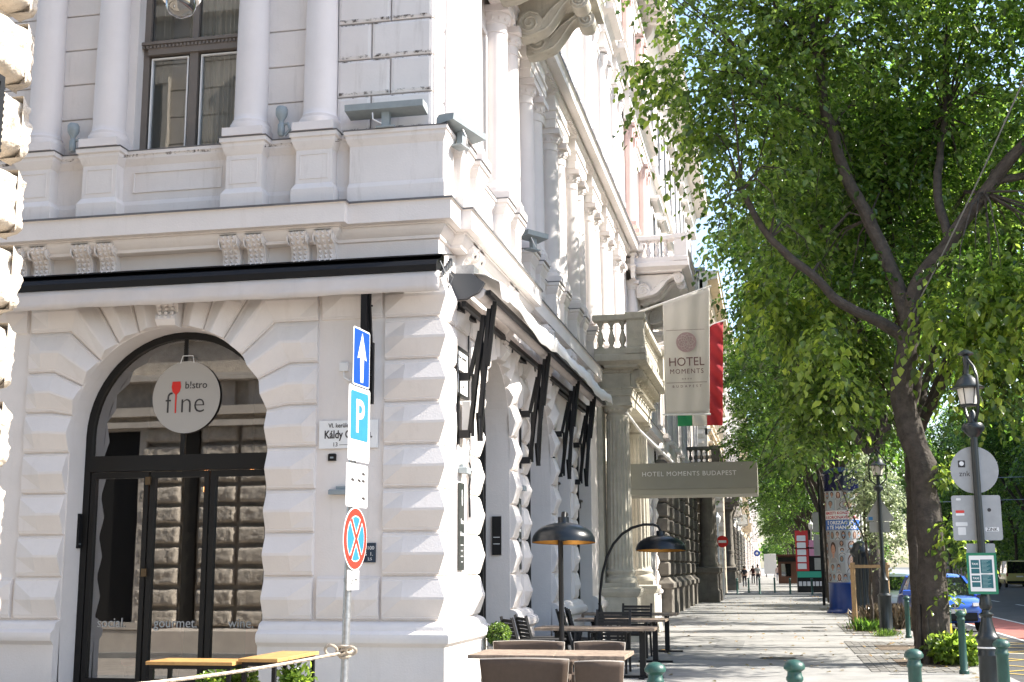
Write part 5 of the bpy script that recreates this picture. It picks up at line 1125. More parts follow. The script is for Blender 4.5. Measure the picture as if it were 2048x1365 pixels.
plate(MB(), cc(.0, 1.86), .36, .14, .02, .006, 4, ux, nv).build('small_sign_back', GBACK, L1)
tb = MB()
ux2, nv2 = Vector((.985, -.17, 0)), Vector((-.17, -.985, 0)); c2 = Vector((lx - .02, ly - .06, 1.55))
TG = pm('taxi_board_green', (.012, .19, .10), .45)
o = plate(MB(), c2, .36, .52, .012, .04, 3, ux2, nv2).build('taxi_board', TG, L1); plate(MB(), c2 + nv2 * .0405, .30, .45, .004, .001, 2, ux2, nv2).build('paper', WHITE, o)
TEALP = pm('teal_print', (.02, .13, .15), .6)
m_ = MB()
for dx, dz, w_, h_ in ((-.08, .12, .10, .1), (-.08, .03, .10, .06), (-.08, -.06, .10, .07), (-.08, -.14, .10, .06), (.055, .09, .14, .17), (.055, -.1, .14, .17)): plate(m_, c2 + ux2 * dx + Vector((0, 0, dz)) + nv2 * .042, w_, h_, .002, .001, 2, ux2, nv2)
m_.build('printed_panels', TEALP, o)
for dz in (.12, -.06): text('TAXI', .034, c2 + ux2 * -.08 + Vector((0, 0, dz - .012)) + nv2 * .0435, ux2, (0, 0, 1), 'lettering', WHITE, o, th=.001, bold=.001)
m_ = MB()
for k in range(22): plate(m_, c2 + ux2 * (.05 - .01 * (k % 3)) + Vector((0, 0, .165 - k * .0162)) + nv2 * .0435, .1 - .02 * (k % 3), .004, .001, .0006, 1, ux2, nv2)
m_.build('printed_lines', pm('pale_print', (.35, .5, .5), .6), o)
# second lamp with triangle sign back
L2 = thing('street_lamp', 'slimmer black street lamp behind the sapling with backs of a triangular and a small sign', 'street lamp', (6.52, 17.7, 0)); lx, ly = 6.5, 17.7
MB().lathe([(.19, 0), (.19, .1), (.16, .14), (.155, .9), (.17, .95), (.12, 1.0), (.10, 1.25), (.12, 1.32), (.075, 1.4), (.055, 1.6), (.075, 1.75), (.05, 1.8), (.048, 3.45), (.12, 3.5), (.12, 3.56), (.05, 3.62), (.03, 3.9)], lx, ly, 24).build('post', LAMPB, L2, smooth=40)
m_ = MB()
for s in (-1, 1): m_.tube([(lx + s * .04, ly, 3.6), (lx + s * .2, ly, 3.75), (lx + s * .2, ly, 4.2), (lx, ly, 4.5)], .018, 6)
m_.build('lyre_bracket', LAMPB, L2); lantern(L2, lx, ly, 3.85, 1.1)
poly(MB(), Vector((lx, ly + .07, 2.95)), [(-.33, -.22), (.33, -.22), (.345, -.18), (.03, .36), (-.03, .36), (-.345, -.18)], .005, Vector((1, 0, 0)), Vector((0, -1, 0))).build('triangle_sign_back', GBACK, L2)
plate(MB(), Vector((lx - .02, ly + .07, 2.59)), .48, .26, .03, .005, 5, Vector((1, 0, 0)), Vector((0, -1, 0))).build('small_sign_back', GBACK, L2)
plate(MB(), Vector((lx - .22, ly + .062, 2.80)), .1, .08, .01, .001, 5, Vector((1, 0, 0)), Vector((0, -1, 0))).build('sticker', LBLUE, L2)
# far silvery lamp posts
def slimlamp(x, y, h, lb):
    t = thing('lamp_post', lb, 'lamp post', (x, y, 0), 'pale lamp posts down the street'); MB().lathe([(.16, 0), (.14, .15), (.09, .5), (.11, 1.4), (.06, 1.7), (.05, 2.0), (.045, h)], x, y, 12).build('post', GALV, t, smooth=40); MB().lathe([(.05, 0), (.14, .1), (.19, .4), (.05, .55), (.02, .7)], x, y, 12, h).build('lantern', PAINTW, t, smooth=40); MB().beam((x, y, 2.9), (x - .3, y, 3.0), .05).build('arm', GALV, t)
slimlamp(.68, 63.2, 4.2, 'pale lamp post at the corner of the dark pillars before the crossing')
slimlamp(6.4, 72, 4.0, 'pale lamp post beside the far red newsstand')
t = thing('no_entry_sign', 'round red no entry sign on a grey post by the street crossing', 'road sign', (1.1, 58.5, 0)); MB().lathe([(.035, 0), (.035, 3.4)], 1.1, 58.5, 12).build('pole', GALV, t); MB().disc((1.1, 58.4, 3.05), .33, 32, 1, .01).build('face', pm('no_entry_red', (.6, .02, .015), .4), t); MB().box(.88, 1.32, 58.39, 58.399, 2.98, 3.12).build('white_bar', WHITE, t)
t = thing('blue_round_sign', 'small round blue sign on a post far down the pavement', 'road sign', (1.75, 160, 0)); MB().lathe([(.05, 0), (.05, 4.3)], 1.75, 160, 8).build('pole', GALV, t); MB().disc((1.75, 159.9, 3.4), .42, 24, 1, .02).build('face', BLUE, t); MB().disc((1.75, 159.88, 3.4), .2, 4, 1, .015).build('mark', WHITE, t)
t = thing('clock', 'white round wall clock under the canopy', 'clock', (1.0, 30, 4.6)); MB().disc((1.02, 30.0, 4.72), .42, 32, 1, .12).build('case', BLACK, t); MB().disc((1.02, 29.99, 4.72), .37, 32, 1, .009).build('face', WHITE, t)
mk = MB()
for k in range(12): a = k * PI / 6; mk.beam((1.02 + .27 * math.cos(a), 29.985, 4.72 + .27 * math.sin(a)), (1.02 + .34 * math.cos(a), 29.985, 4.72 + .34 * math.sin(a)), .025, .006)
mk.beam((1.02, 29.982, 4.72), (1.1, 29.982, 4.5), .02, .005); mk.build('marks', INK, t); MB().box(.0, .62, 30.03, 30.08, 4.7, 4.76).build('arm', BLACK, t)
# blue parking sign and grey sign backs between the trunks
t = thing('parking_sign', 'blue parking sign high beside the poster pillar', 'road sign', (7.12, 34, 0)); MB().lathe([(.04, 0), (.04, 4.9)], 7.12, 34, 10).build('pole', GALV, t); MB().box(6.92, 7.4, 33.93, 33.95, 4.2, 4.9).build('face', LBLUE, t); text('P', .5, (7.16, 33.925, 4.42), (1, 0, 0), (0, 0, 1), 'lettering', WHITE, t, bold=.01); MB().box(6.92, 7.4, 33.93, 33.95, 3.6, 4.15).build('lower_plate', WHITE, t)
t = thing('sign_mast', 'dark mast with grey backs of three signs left of the poster pillar', 'sign post', (5.95, 42, 0)); MB().lathe([(.06, 0), (.06, 5.6)], 5.95, 42, 10).build('pole', BLACK, t)
for z0, z1 in ((3.1, 3.95), (2.1, 3.0), (1.5, 2.0)): MB().box(5.62, 5.88, 41.9, 41.92, z0, z1).build('sign_back', GBACK, t)
# cylindrical poster pillar
AC = thing('poster_pillar', 'round blue advertising pillar covered with portrait posters', 'advertising column', (6.42, 33, 0)); ax, ay, ar_ = 6.42, 33.0, .60
NAVY = pm('navy_enamel', (.006, .008, .045), .25); ACB = pm('blue_enamel', (.01, .045, .22), .3, nscale=3, namp=.15)
MB().lathe([(.72, 0), (.72, .06), (.64, .12), (.61, .2), (.61, 1.02), (.63, 1.05), (.60, 1.08)], ax, ay, 48).build('base', ACB, AC, smooth=40)
MB().lathe([(.60, 1.08), (.60, 4.33)], ax, ay, 48).build('drum', pm('poster_grey', (.36, .36, .36), .6), AC, smooth=40)
MB().lathe([(.62, 4.33), (.62, 4.92), (.68, 4.95), (.68, 5.0), (.5, 5.12), (.2, 5.2), (.002, 5.22)], ax, ay, 48).build('cap', NAVY, AC, smooth=40)
def onpil(u, z, d=0.0):      # u in metres round the drum, 0 faces the camera
    a = -PI / 2 - .06 + u / ar_; return (ax + (ar_ + d) * math.cos(a), ay + (ar_ + d) * math.sin(a), z)
def pil_poly(mb, pts, d): return mb.add([onpil(u, z, d) for u, z in pts], [list(range(len(pts)))])
def pil_rect(mb, u0, u1, z0, z1, d, n=8):
    for k in range(n): a = u0 + (u1 - u0) * k / n; b = u0 + (u1 - u0) * (k + 1) / n; pil_poly(mb, [(a, z0), (b, z0), (b, z1), (a, z1)], d)
SK = [pm('poster_skin_' + s, c_, .6) for s, c_ in (('fair', (.52, .34, .26)), ('rosy', (.5, .28, .2)), ('tan', (.36, .22, .15)))]; HR = [pm('poster_hair_' + s, c_, .6) for s, c_ in (('brown', (.06, .03, .018)), ('red', (.14, .05, .025)), ('grey', (.13, .12, .11)))]
CLs = [pm('poster_cloth_' + s, c_, .6) for s, c_ in (('dark', (.03, .03, .04)), ('pale', (.45, .45, .46)), ('blue', (.25, .36, .45)))]; TILE = [pm('poster_tile_' + s, c_, .6) for s, c_ in (('light', (.5, .5, .51)), ('mid', (.3, .3, .31)), ('blueish', (.36, .42, .46)))]
po = MB(); pil_rect(po, -1.0, 1.0, 3.3, 3.62, .004, 20); po = po.build('poster', WHITE, AC)
meshes = {}
def gm(m_): return meshes.setdefault(m_.name, (MB(), m_))[0]
def el(m_, u, z, ru, rz, d, a0=0, a1=360, n=14): pil_poly(gm(m_), [(u + ru * math.cos(R(a0 + (a1 - a0) * k / n)), z + rz * math.sin(R(a0 + (a1 - a0) * k / n))) for k in range(n + (a1 - a0 < 360))], d)
def portrait(u0, z0, w_, h_, k, mask=0):
    sk, hr, cl, ti = SK[k % 3], HR[(k * 5 + 1) % 3 if k % 4 else 0], CLs[k % 3], TILE[(k * 7) % 3]
    pil_rect(gm(ti), u0, u0 + w_ * .96, z0, z0 + h_ * .97, .004, 4); u = u0 + w_ / 2
    el(cl, u, z0 + .002, w_ * .42, h_ * .26, .006, 0, 180)
    if k % 2: el(hr, u, z0 + h_ * .5, w_ * .34, h_ * .42, .007)
    else: el(hr, u, z0 + h_ * .64, w_ * .28, h_ * .27, .007)
    pil_poly(gm(sk), [(u - w_ * .09, z0 + h_ * .2), (u + w_ * .09, z0 + h_ * .2), (u + w_ * .08, z0 + h_ * .45), (u - w_ * .08, z0 + h_ * .45)], .008)
    el(sk, u, z0 + h_ * .56, w_ * .2, h_ * .23, .009); e = w_ * .035
    for s in (-1, 1): el(HR[0], u + s * w_ * .08, z0 + h_ * .59, e, e * .7, .0105, n=6)
    if mask: el(CLs[2], u, z0 + h_ * .47, w_ * .19, h_ * .12, .011)
    else: el(pm('poster_lips', (.4, .1, .09), .6), u, z0 + h_ * .45, w_ * .06, h_ * .018, .0105, n=8); pil_poly(gm(SK[2]), [(u - e * .5, z0 + h_ * .5), (u + e * .5, z0 + h_ * .5), (u, z0 + h_ * .58)], .0105)
k = 0
for row, z0, h_, cols in ((0, 1.1, .3, 9), (1, 2.58, .33, 9), (2, 4.02, .3, 8)):
    for c_ in range(cols): portrait(-.95 + c_ * 1.9 / cols, z0, 1.9 / cols, h_, k, k % 3 == 1); k += 1
for u0, z0, w_, h_, mk_ in ((-.62, 1.42, .3, .34, 0), (-.62, 1.78, .42, .8, 0), (-.32, 1.42, .2, .34, 1), (-.2, 1.78, .2, .25, 0), (-.2, 2.04, .26, .28, 1), (-.18, 2.33, .2, .24, 0), (.02, 1.42, .5, .72, 0), (.07, 2.16, .42, .42, 1), (.52, 1.42, .3, .6, 0), (.5, 2.04, .4, .54, 0), (-.95, 1.42, .32, .6, 0), (-.95, 2.02, .32, .54, 1), (-.62, 3.64, .36, .38, 0), (-.24, 3.64, .9, .38, 0), (-.95, 3.64, .3, .38, 0)):
    portrait(u0, z0, w_, h_, k + (1 if h_ > .6 else 0), mk_); k += 1
for nm, (mb, m_) in meshes.items(): mb.build('portraits', m_, po, recalc=False)
def piltext(s, size, u, z, mat, d=.007, bold=0):
    cu = bpy.data.curves.new('t', 'FONT'); cu.body = s; cu.size = size; cu.align_x = 'CENTER'; cu.offset = bold; cu.resolution_u = 2
    o = bpy.data.objects.new('t', cu); COL.objects.link(o); me = bpy.data.meshes.new_from_object(o.evaluated_get(bpy.context.evaluated_depsgraph_get())); bpy.data.objects.remove(o)
    for v in me.vertices: v.co = Vector(onpil(u + v.co.x, z + v.co.y, d)) - Vector(OFF[po.name])
    me.materials.clear(); me.materials.append(mat); ob = bpy.data.objects.new('lettering', me); COL.objects.link(ob); ob.parent = po
piltext('NEMZETI KONZULTÁCIÓ', .135, .0, 3.49, pm('poster_red', (.45, .03, .04), .6), bold=.004); piltext('A KORONAVÍRUSRÓL', .15, -.02, 3.33, pm('poster_red', (.45, .03, .04), .6), bold=.004)
m_ = MB(); pil_rect(m_, -1, .75, 2.93, 3.29, .005, 20); m_.build('blue_band', pm('poster_blue', (.03, .13, .45), .6), po)
piltext('E ORSZÁG JÓ.', .17, -.1, 3.13, WHITE, .008, .006); piltext('A TE HANGOD', .18, -.08, 2.96, WHITE, .008, .007)
# dark fluted cast iron pillar, newsstand, kiosks
t = thing('cast_iron_pillar', 'dark fluted cast iron pillar between the poster pillar and the young tree', 'pillar', (6.42, 24, 0))
MB().lathe([(.36, 0), (.36, .12), (.30, .2), (.33, .3), (.26, .4), (.24, .5), (.23, 1.9), (.29, 2.0), (.31, 2.05), (.29, 2.12), (.22, 2.2), (.2, 2.3), (.05, 2.38)], 6.4, 24, 64, 0, 16, .12, (.5, 1.9)).build('body', LAMPB, t, smooth=40)
t = thing('newsstand', 'red newsstand with rows of white magazine pockets at the far crossing', 'kiosk', (6.2, 70, 0)); KR = pm('kiosk_red', (.5, .03, .03), .5)
MB().box(5.35, 7.0, 69, 71.4, 0, 2.75).box(5.25, 7.1, 68.9, 71.5, 2.75, 2.85).build('body', BLACK, t); MB().box(5.3, 6.1, 68.9, 68.99, 1.35, 3.9).build('red_panel', KR, t); MB().box(6.15, 7.0, 68.9, 68.98, 2.3, 3.3).build('poster', pm('magenta_poster', (.6, .25, .35), .6), t)
MB().box(5.35, 6.95, 68.92, 68.985, .95, 1.33).build('green_counter', pm('kiosk_green', (.03, .3, .2), .5), t)
for k in range(5): MB().bbox(5.4, 5.95, 68.86, 68.9, 1.48 + k * .44, 1.83 + k * .44, e=.03).build('magazine_pocket', STK, t)
m_ = MB()
for k in range(6): m_.bbox(5.42 + k * .26, 5.62 + k * .26, 68.92, 68.99, .42, .7, e=.01)
m_.build('papers', TILE[0], t)
t = thing('kiosk', 'small brown kiosk with a lit glass front farther down the pavement', 'kiosk', (5.2, 112, 0)); MB().box(4.3, 6.2, 112, 114, 0, 2.6).stack([(0, 2.6), (.15, 2.65), (.15, 2.8)], 4.3, 6.2, 112, 114).build('body', pm('kiosk_brown', (.12, .05, .03), .6), t); MB().box(4.6, 5.5, 111.95, 111.99, .7, 1.9).build('window', GLASS, t); MB().box(4.3, 6.2, 111.9, 111.98, 2.1, 2.5).build('fascia', BLACK, t)
t = thing('advert_panel', 'white lit advertising panel standing far down the pavement', 'sign', (3.0, 190, 0)); MB().bbox(2.4, 4.3, 190, 190.3, .5, 3.6, e=.04).build('panel', WHITE, t); MB().box(2.6, 2.8, 190.05, 190.2, 0, .5).box(3.9, 4.1, 190.05, 190.2, 0, .5).build('legs', GALV, t)
# overhead wires
for k, (z, lb) in enumerate(((5.6, 'upper overhead wire crossing the avenue behind the lamp post'), (4.6, 'lower overhead wire crossing the avenue behind the square sign'))):
    t = thing('overhead_wire', lb, 'wire', (20, 44, z), None); MB().tube([(8 + k * 3, 46, z - .1), (16, 46, z), (40, 47, z + .3)], .012, 5).build('wire', GALV, t)
t = thing('steel_cable', 'twisted steel cable running up to the right from the thick tree trunk', 'cable', (6.4, 8.2, 6)); turns = 24
ca, cb = Vector((6.42, 8.25, 5.92)), Vector((8.75, 5.6, 10.6))
def fc_(t_): p = ca.lerp(cb, t_); p.z -= .12 * math.sin(PI * t_); return p, Vector((.8, .6, 0)), Vector((-.5, .5, .7)).normalized()
m_ = MB(); ropeline(m_, fc_, 200, .011); m_.build('strands', pm('steel_strand', (.2, .2, .19), .5, metal=.3), t, smooth=60)

for x, y, lb in ((3.9, 9.5, 'round iron cover set in the pavement before the terrace tables'), (4.9, 21.5, 'second round iron cover farther along the pavement')):
    t = thing('utility_cover', lb, 'manhole cover', (x, y, .003), 'iron covers in the pavement'); MB().lathe([(.33, .001), (.33, .006), (.30, .006), (.30, .004), (.001, .004)], x, y, 32, .002).build('cover', pm('cast_iron', (.05, .048, .045), .6, nscale=20, namp=.4), t)
PT2 = pm('patched_asphalt', (.22, .217, .21), .95, nscale=4, namp=.3, bump=.4, bscale=150); g = MB()
for x0, x1, y0, y1 in ((2.6, 3.2, 12.5, 15.0), (2.6, 4.8, 36, 36.8)): g.box(x0, x1, y0, y1, -.01, .004)
for k in range(5): g.box(-.0, 5.3, 9 + k * 12.1, 9.012 + k * 12.1, -.01, .003)
struct('pavement_patches', g, PT2)
n = 700; P = np.column_stack([rng.uniform(.5, 7.2, n) + 0, rng.uniform(4, 60, n), np.full(n, .012)]); P[: n // 2, 0] = 7.1 - np.abs(rng.normal(size=n // 2)) * .7
D = rng.normal(size=(n, 3)); D[:, 2] = .12; o = leafmesh(P, D, np.array([0, 0, 1.]) + rng.normal(size=(n, 3)) * .25, .06 + .04 * rng.random(n), 'fallen_leaves', leafmat('dead_leaf', (.26, .19, .07), .2), None); meta(o, 'scattered fallen leaves and litter on the pavement', 'leaves', kind='stuff')
# ------------------------------------------------------------------ cars
def rings(st, name, mat, parent, close=True):
    """loft of rings"""
    mb = MB(); n = len(st[0]); v = [p for r_ in st for p in r_]; f = [[i * n + j, i * n + (j + 1) % n, (i + 1) * n + (j + 1) % n, (i + 1) * n + j] for i in range(len(st) - 1) for j in range(n)]
    if close: f += [list(range(n))[::-1], [(len(st) - 1) * n + j for j in range(n)]]
    mb.add(v, f); o = mb.build(name, mat, parent, smooth=50); s_ = o.modifiers.new('smooth', 'SUBSURF'); s_.levels = s_.render_levels = 2; return o
CG = glass('car_glass', (.012, .014, .015), .12); RUB = pm('tyre_rubber', (.015, .015, .015), .8); HL = pm('headlight', (.6, .62, .64), .12, spec=1)
def car(name, label, cat, loc, rz, L, W, Hb, Hr, paint, kind='hatch', front=True, detail=1):
    """faces -y in its own frame"""
    t = local(thing(name, label, cat, (0, 0, 0))); w = W / 2; y0, y1 = -L / 2, L / 2
    if kind == 'van': body = [(y0, .35, .75, .86), (y0 + .12, .25, .95, .95), (y0 + .8, .22, Hb, 1), (y0 + 1.2, .22, Hb, 1), (y1 - .3, .22, Hb, 1), (y1 - .05, .25, Hb, .98), (y1, .35, Hb - .05, .94)]; roof = [(y0 + .95, Hb, .9), (y0 + 1.7, Hr - .04, .84), (0, Hr, .86), (y1 - .12, Hr - .02, .84), (y1 - .0, Hb, .92)]
    else: body = [(y0, .38, .60, .70), (y0 + .06, .26, .74, .86), (y0 + .35, .2, .86, .97), (y0 + .9, .2, Hb - .04, 1), (0, .2, Hb, 1), (y1 - .7, .2, Hb + .02, 1), (y1 - .15, .25, Hb, .94), (y1, .38, Hb - .12, .82)]; roof = [(y0 + 1.05, Hb - .03, .88), (y0 + 1.85, Hr - .06, .70), (.15, Hr, .72), (y1 - .95, Hr - .05, .70), (y1 - .28, Hb + .0, .82)]
    def ring(y, zb, zt, k): x = w * k; return [(-x * .86, y, zb), (-x * .98, y, zb + .12), (-x, y, (zb + zt) / 2), (-x * .965, y, zt - .08), (-x * .88, y, zt), (-x * .4, y, zt + .025), (x * .4, y, zt + .025), (x * .88, y, zt), (x * .965, y, zt - .08), (x, y, (zb + zt) / 2), (x * .98, y, zb + .12), (x * .86, y, zb)]
    rings([ring(*b) for b in body], 'body', paint, t)
    # cabin: glass lower band, painted roof skin, pillars
    def cr(y, z, k): x = w * k; return x
    gls = MB(); rf = MB(); n = len(roof)
    top = [(y, z, w * k) for y, z, k in roof]
    v = []
    secs = []
    yb0, yb1 = roof[0][0], roof[-1][0]
    # upright sections: base at belt, top along roof line
    ys = [(top[1][0], top[0][0] + .18), (top[2][0], top[2][0]), (top[3][0], top[4][0] - .12)]
    for (yt, yb), (yy, z, x) in zip(ys, top[1:4]): secs.append(((yb, Hb - .04, w * .90), (yt, z - .05, x)))
    A_, B_, C_ = secs
    fr_ = [(-top[0][2] * .98, top[0][0] + .02, Hb - .02), (top[0][2] * .98, top[0][0] + .02, Hb - .02), (A_[1][2], A_[1][0], A_[1][1]), (-A_[1][2], A_[1][0], A_[1][1])]
    gls.quad(*fr_); bk = [(-top[4][2], top[4][0], Hb - .02), (top[4][2], top[4][0], Hb - .02), (C_[1][2], C_[1][0], C_[1][1]), (-C_[1][2], C_[1][0], C_[1][1])]; gls.quad(*bk)
    for s in (-1, 1):
        gls.quad((s * top[0][2] * .98, top[0][0] + .02, Hb - .02), (s * w * .91, B_[0][0], Hb - .02), (s * B_[1][2], B_[1][0], B_[1][1]), (s * A_[1][2], A_[1][0], A_[1][1]))
        gls.quad((s * w * .91, B_[0][0], Hb - .02), (s * top[4][2], top[4][0], Hb - .02), (s * C_[1][2], C_[1][0], C_[1][1]), (s * B_[1][2], B_[1][0], B_[1][1]))
        e = .035
        pl = MB()
        for p, q in (((s * top[0][2] * .985, top[0][0] + .0, Hb - .03), (s * A_[1][2], A_[1][0], A_[1][1])), ((s * w * .915, B_[0][0], Hb - .03), (s * B_[1][2] * 1.005, B_[1][0], B_[1][1])), ((s * top[4][2] * 1.0, top[4][0], Hb - .03), (s * C_[1][2], C_[1][0], C_[1][1]))): pl.beam(p, q, .07, .06)
        pl.build('pillar', paint, t)
    gls.build('windows', CG, t, recalc=False)
    rr = []
    for y, z, x in ((A_[1][0] - .03, A_[1][1] - .01, A_[1][2]), (A_[1][0] + .2, top[1][1] + .01, A_[1][2]), (B_[1][0], Hr, B_[1][2]), (C_[1][0] - .2, top[3][1] + .02, C_[1][2]), (C_[1][0] + .05, C_[1][1] - .01, C_[1][2])): rr.append([(-x * 1.01, y, z - .05), (-x * .95, y, z), (0, y, z + .02), (x * .95, y, z), (x * 1.01, y, z - .05), (0, y, z - .06)])
    rings(rr, 'roof', paint, t)
    for yy in (y0 + .78, y1 - .78):
        for s in (-1, 1):
            o = MB(lambda a, b, c: (c, yy + a, .31 + b)).lathe([(.18, 0), (.30, 0), (.32, .04), (.32, .17), (.30, .21), (.18, .21)], 0, 0, 24, s * (w - .1) - .105).build('wheel', RUB, t, smooth=40)
            MB(lambda a, b, c: (c, yy + a, .31 + b)).lathe([(.03, .0), (.17, .02), (.19, .02), (.19, .2), (.17, .2), (.03, .22)], 0, 0, 20, s * (w - .1) - .11, 5, .4, (0, .3)).build('rim', GALV, o)
    yf, s_ = (y0, -1) if front else (y1, 1)
    if front:
        MB().stack([(0, .30), (.01, .35), (0, .52)], -w * .62, w * .62, y0 - .012, y0 + .2).build('grille', BLACK, t)
        for s in (-1, 1):
            MB().prism([(s * w * .5, y0 + .02), (s * w * .86, y0 + .25), (s * w * .93, y0 + .5), (s * w * .8, y0 + .1), (s * w * .52, y0 - .03)], 2, .69, .78).build('headlight', HL, t)
            MB().disc((s * w * .72, y0 - .0, .43), .06, 16, 1, .02).build('fog_light', HL, t)
            MB().bbox(min(s * w * .97, s * (w + .2)), max(s * w * .97, s * (w + .2)), y0 + 1.28, y0 + 1.4, Hb - .02, Hb + .12, e=.03).build('mirror', paint, t)
        p_ = MB().box(-.26, .26, y0 - .032, y0 - .02, .50, .61).build('number_plate', WHITE, t)
        text('K   248', .1, (0, y0 - .034, .52), (1, 0, 0), (0, 0, 1), 'plate_lettering', INK, p_, th=.002)
        MB().disc((0, y0 - .035, .70), .1, 24, 1, .01, .065).build('emblem', GALV, t); MB().disc((0, y0 - .04, .70), .08, 24, 1, .004, .045).build('emblem_field', BLACK, t); MB().disc((0, y0 - .044, .70), .03, 16, 1, .003, .04).build('emblem_ring', GALV, t)
    else:
        p_ = MB().box(-.26, .26, y1 + .002, y1 + .014, .82, .93).build('number_plate', WHITE, t)
        MB().box(-w * .95, w * .95, y1 - .05, y1 + .03, .32, .52).build('bumper', BLACK, t)
        for s in (-1, 1): MB().box(min(s * w * .97, s * w * .86), max(s * w * .97, s * w * .86), y1 - .04, y1 + .02, .9, 1.2).build('tail_light', pm('tail_light_red', (.4, .02, .01), .3), t)
    t.location = loc; t.rotation_euler.z = rz; return t
CBLUE = pm('blue_car_paint', (.02, .10, .50), .3, coat=1, spec=.6); CSIL = pm('silver_car_paint', (.55, .57, .57), .3, metal=.3, coat=1); CYEL = pm('pale_yellow_paint', (.55, .50, .18), .4, coat=.5); CDRK = pm('dark_car_paint', (.02, .022, .026), .3, coat=1); CWHT = pm('white_car_paint', (.7, .7, .7), .35, coat=.6)
car('parked_car', 'bright blue compact car parked behind the bollards with its front towards us', 'car', (8.45, 23.6, -.11), R(4), 4.3, 1.82, .98, 1.55, CBLUE)
car('parked_car', 'silver car parked behind the blue car and the young tree', 'car', (8.1, 32.5, -.11), R(2), 4.3, 1.8, .95, 1.5, CSIL)
car('yellow_van', 'pale yellow van seen from behind on the avenue at the right edge', 'van', (23.1, 95.5, -.11), R(180) + R(0) + PI, 4.6, 1.95, 1.12, 2.05, CYEL, 'van', False) if 0 else None
vn = car('yellow_van', 'pale yellow van seen from behind on the avenue at the right edge', 'van', (23.3, 97, -.11), PI, 4.6, 2.1, 1.15, 2.15, CYEL, 'van', False)
car('parked_car', 'dark car parked behind the silver car', 'car', (8.1, 40.5, -.11), 0, 4.3, 1.8, .95, 1.5, CDRK); car('parked_car', 'dark blue car farther along the kerb between the trunks', 'car', (8.2, 52, -.11), 0, 4.4, 1.8, .95, 1.5, pm('midnight_blue_paint', (.015, .02, .07), .3, coat=1)); car('parked_car', 'white car far along the kerb', 'car', (8.2, 66, -.11), 0, 4.4, 1.8, .95, 1.5, CWHT)
car('parked_car', 'dark car on the far side of the avenue beside the yellow van', 'car', (19.5, 88, -.11), PI, 4.4, 1.8, .95, 1.5, CDRK, 'hatch', False)

# ------------------------------------------------------------------ people far down the pavement
def skinmesh(name, V, E, Rr, mat, parent, sub=1, root=0):
    me = bpy.data.meshes.new(name); me.from_pydata(V, E, []); me.materials.append(mat); o = bpy.data.objects.new(name, me); COL.objects.link(o); o.parent = parent
    o.modifiers.new('skin', 'SKIN'); sv = me.skin_vertices[0].data
    for i, r_ in enumerate(Rr): sv[i].radius = (r_, r_ * .85) if not isinstance(r_, tuple) else r_
    sv[root].use_root = True; s_ = o.modifiers.new('sub', 'SUBSURF'); s_.levels = s_.render_levels = sub; o.modifiers['skin'].use_smooth_shade = True; return o
SKIN = pm('skin', (.45, .27, .2), .6); HAIRD = pm('dark_hair', (.03, .02, .015), .7)
def person(label, loc, rz, shirt, trousers, h=1.75, step=.3, sleeves=True, hair=HAIRD):
    t = local(thing('person', label, 'person', (0, 0, 0), 'people walking far down the pavement')); k = h / 1.75
    s = step; J = dict(pel=(0, 0, .95), spine=(0, 0, 1.15), chest=(0, 0, 1.35), neck=(0, 0, 1.50), head=(0, 0, 1.60), top=(0, 0, 1.72))
    V = [J[q] for q in ('pel', 'spine', 'chest', 'neck', 'head', 'top')]; E = [(0, 1), (1, 2), (2, 3), (3, 4), (4, 5)]; Rr = [.14, .12, .15, .055, .085, .06]
    for sd in (-1, 1):
        a = sd * s; b = len(V); V += [(sd * .17, 0, 1.43), (sd * .23, -a * .35, 1.15), (sd * .22, -a * .7 - .04, .92), (sd * .21, -a * .8 - .06, .82)]; Rr += [.055, .042, .032, .03]; E += [(2, b), (b, b + 1), (b + 1, b + 2), (b + 2, b + 3)]
        c_ = len(V); V += [(sd * .09, 0, .88), (sd * .1, a * .45 - .03, .48), (sd * .1, a * .8, .08), (sd * .1, a * .8 - .14, .04)]; Rr += [.085, .058, .042, .035]; E += [(0, c_), (c_, c_ + 1), (c_ + 1, c_ + 2), (c_ + 2, c_ + 3)]
    V = [tuple(Vector(v) * k) for v in V]; skinmesh('body', V, E, [r_ * k for r_ in Rr], SKIN, t)
    skinmesh('shirt', [V[0], V[1], V[2], V[6], V[7], V[14], V[15]], [(0, 1), (1, 2), (2, 3), (3, 4), (2, 5), (5, 6)], [.165 * k, .15 * k, .17 * k, .07 * k, .058 * k, .07 * k, .058 * k], shirt, t)
    skinmesh('trousers', [V[0], V[10], V[11], V[12], V[18], V[19], V[20]], [(0, 1), (1, 2), (2, 3), (0, 4), (4, 5), (5, 6)], [.16 * k, .1 * k, .075 * k, .06 * k, .1 * k, .075 * k, .06 * k], trousers, t)
    MB().lathe([(.001, .13), (.06, .12), (.095, .06), (.1, 0), (.08, -.06), (.05, -.08), (.001, -.08)], 0, .015, 14, 1.63 * k).build('hair', hair, t, smooth=60)
    t.location = loc; t.rotation_euler.z = rz; return t
SH = pm('white_shirt', (.62, .62, .62), .8); NV2 = pm('navy_cloth', (.02, .022, .035), .8); JE = pm('denim', (.03, .045, .09), .8)
person('person in a white t-shirt and dark trousers walking away down the pavement', (2.55, 96, 0), PI, SH, NV2, 1.85)
person('person in dark clothes walking left of the one in white', (1.55, 90, 0), PI, NV2, NV2, 1.7); person('person in a dark top half hidden behind the two nearest walkers', (1.95, 108, 0), PI, pm('maroon_cloth', (.08, .02, .02), .8), NV2, 1.75)
person('person in a pale top and jeans walking towards us in the sun far away', (4.3, 130, 0), 0, pm('pale_pink_cloth', (.5, .36, .33), .8), JE, 1.75); person('person in a white top with a dark bag far away beside the panel', (5.0, 146, 0), 0, SH, JE, 1.75)

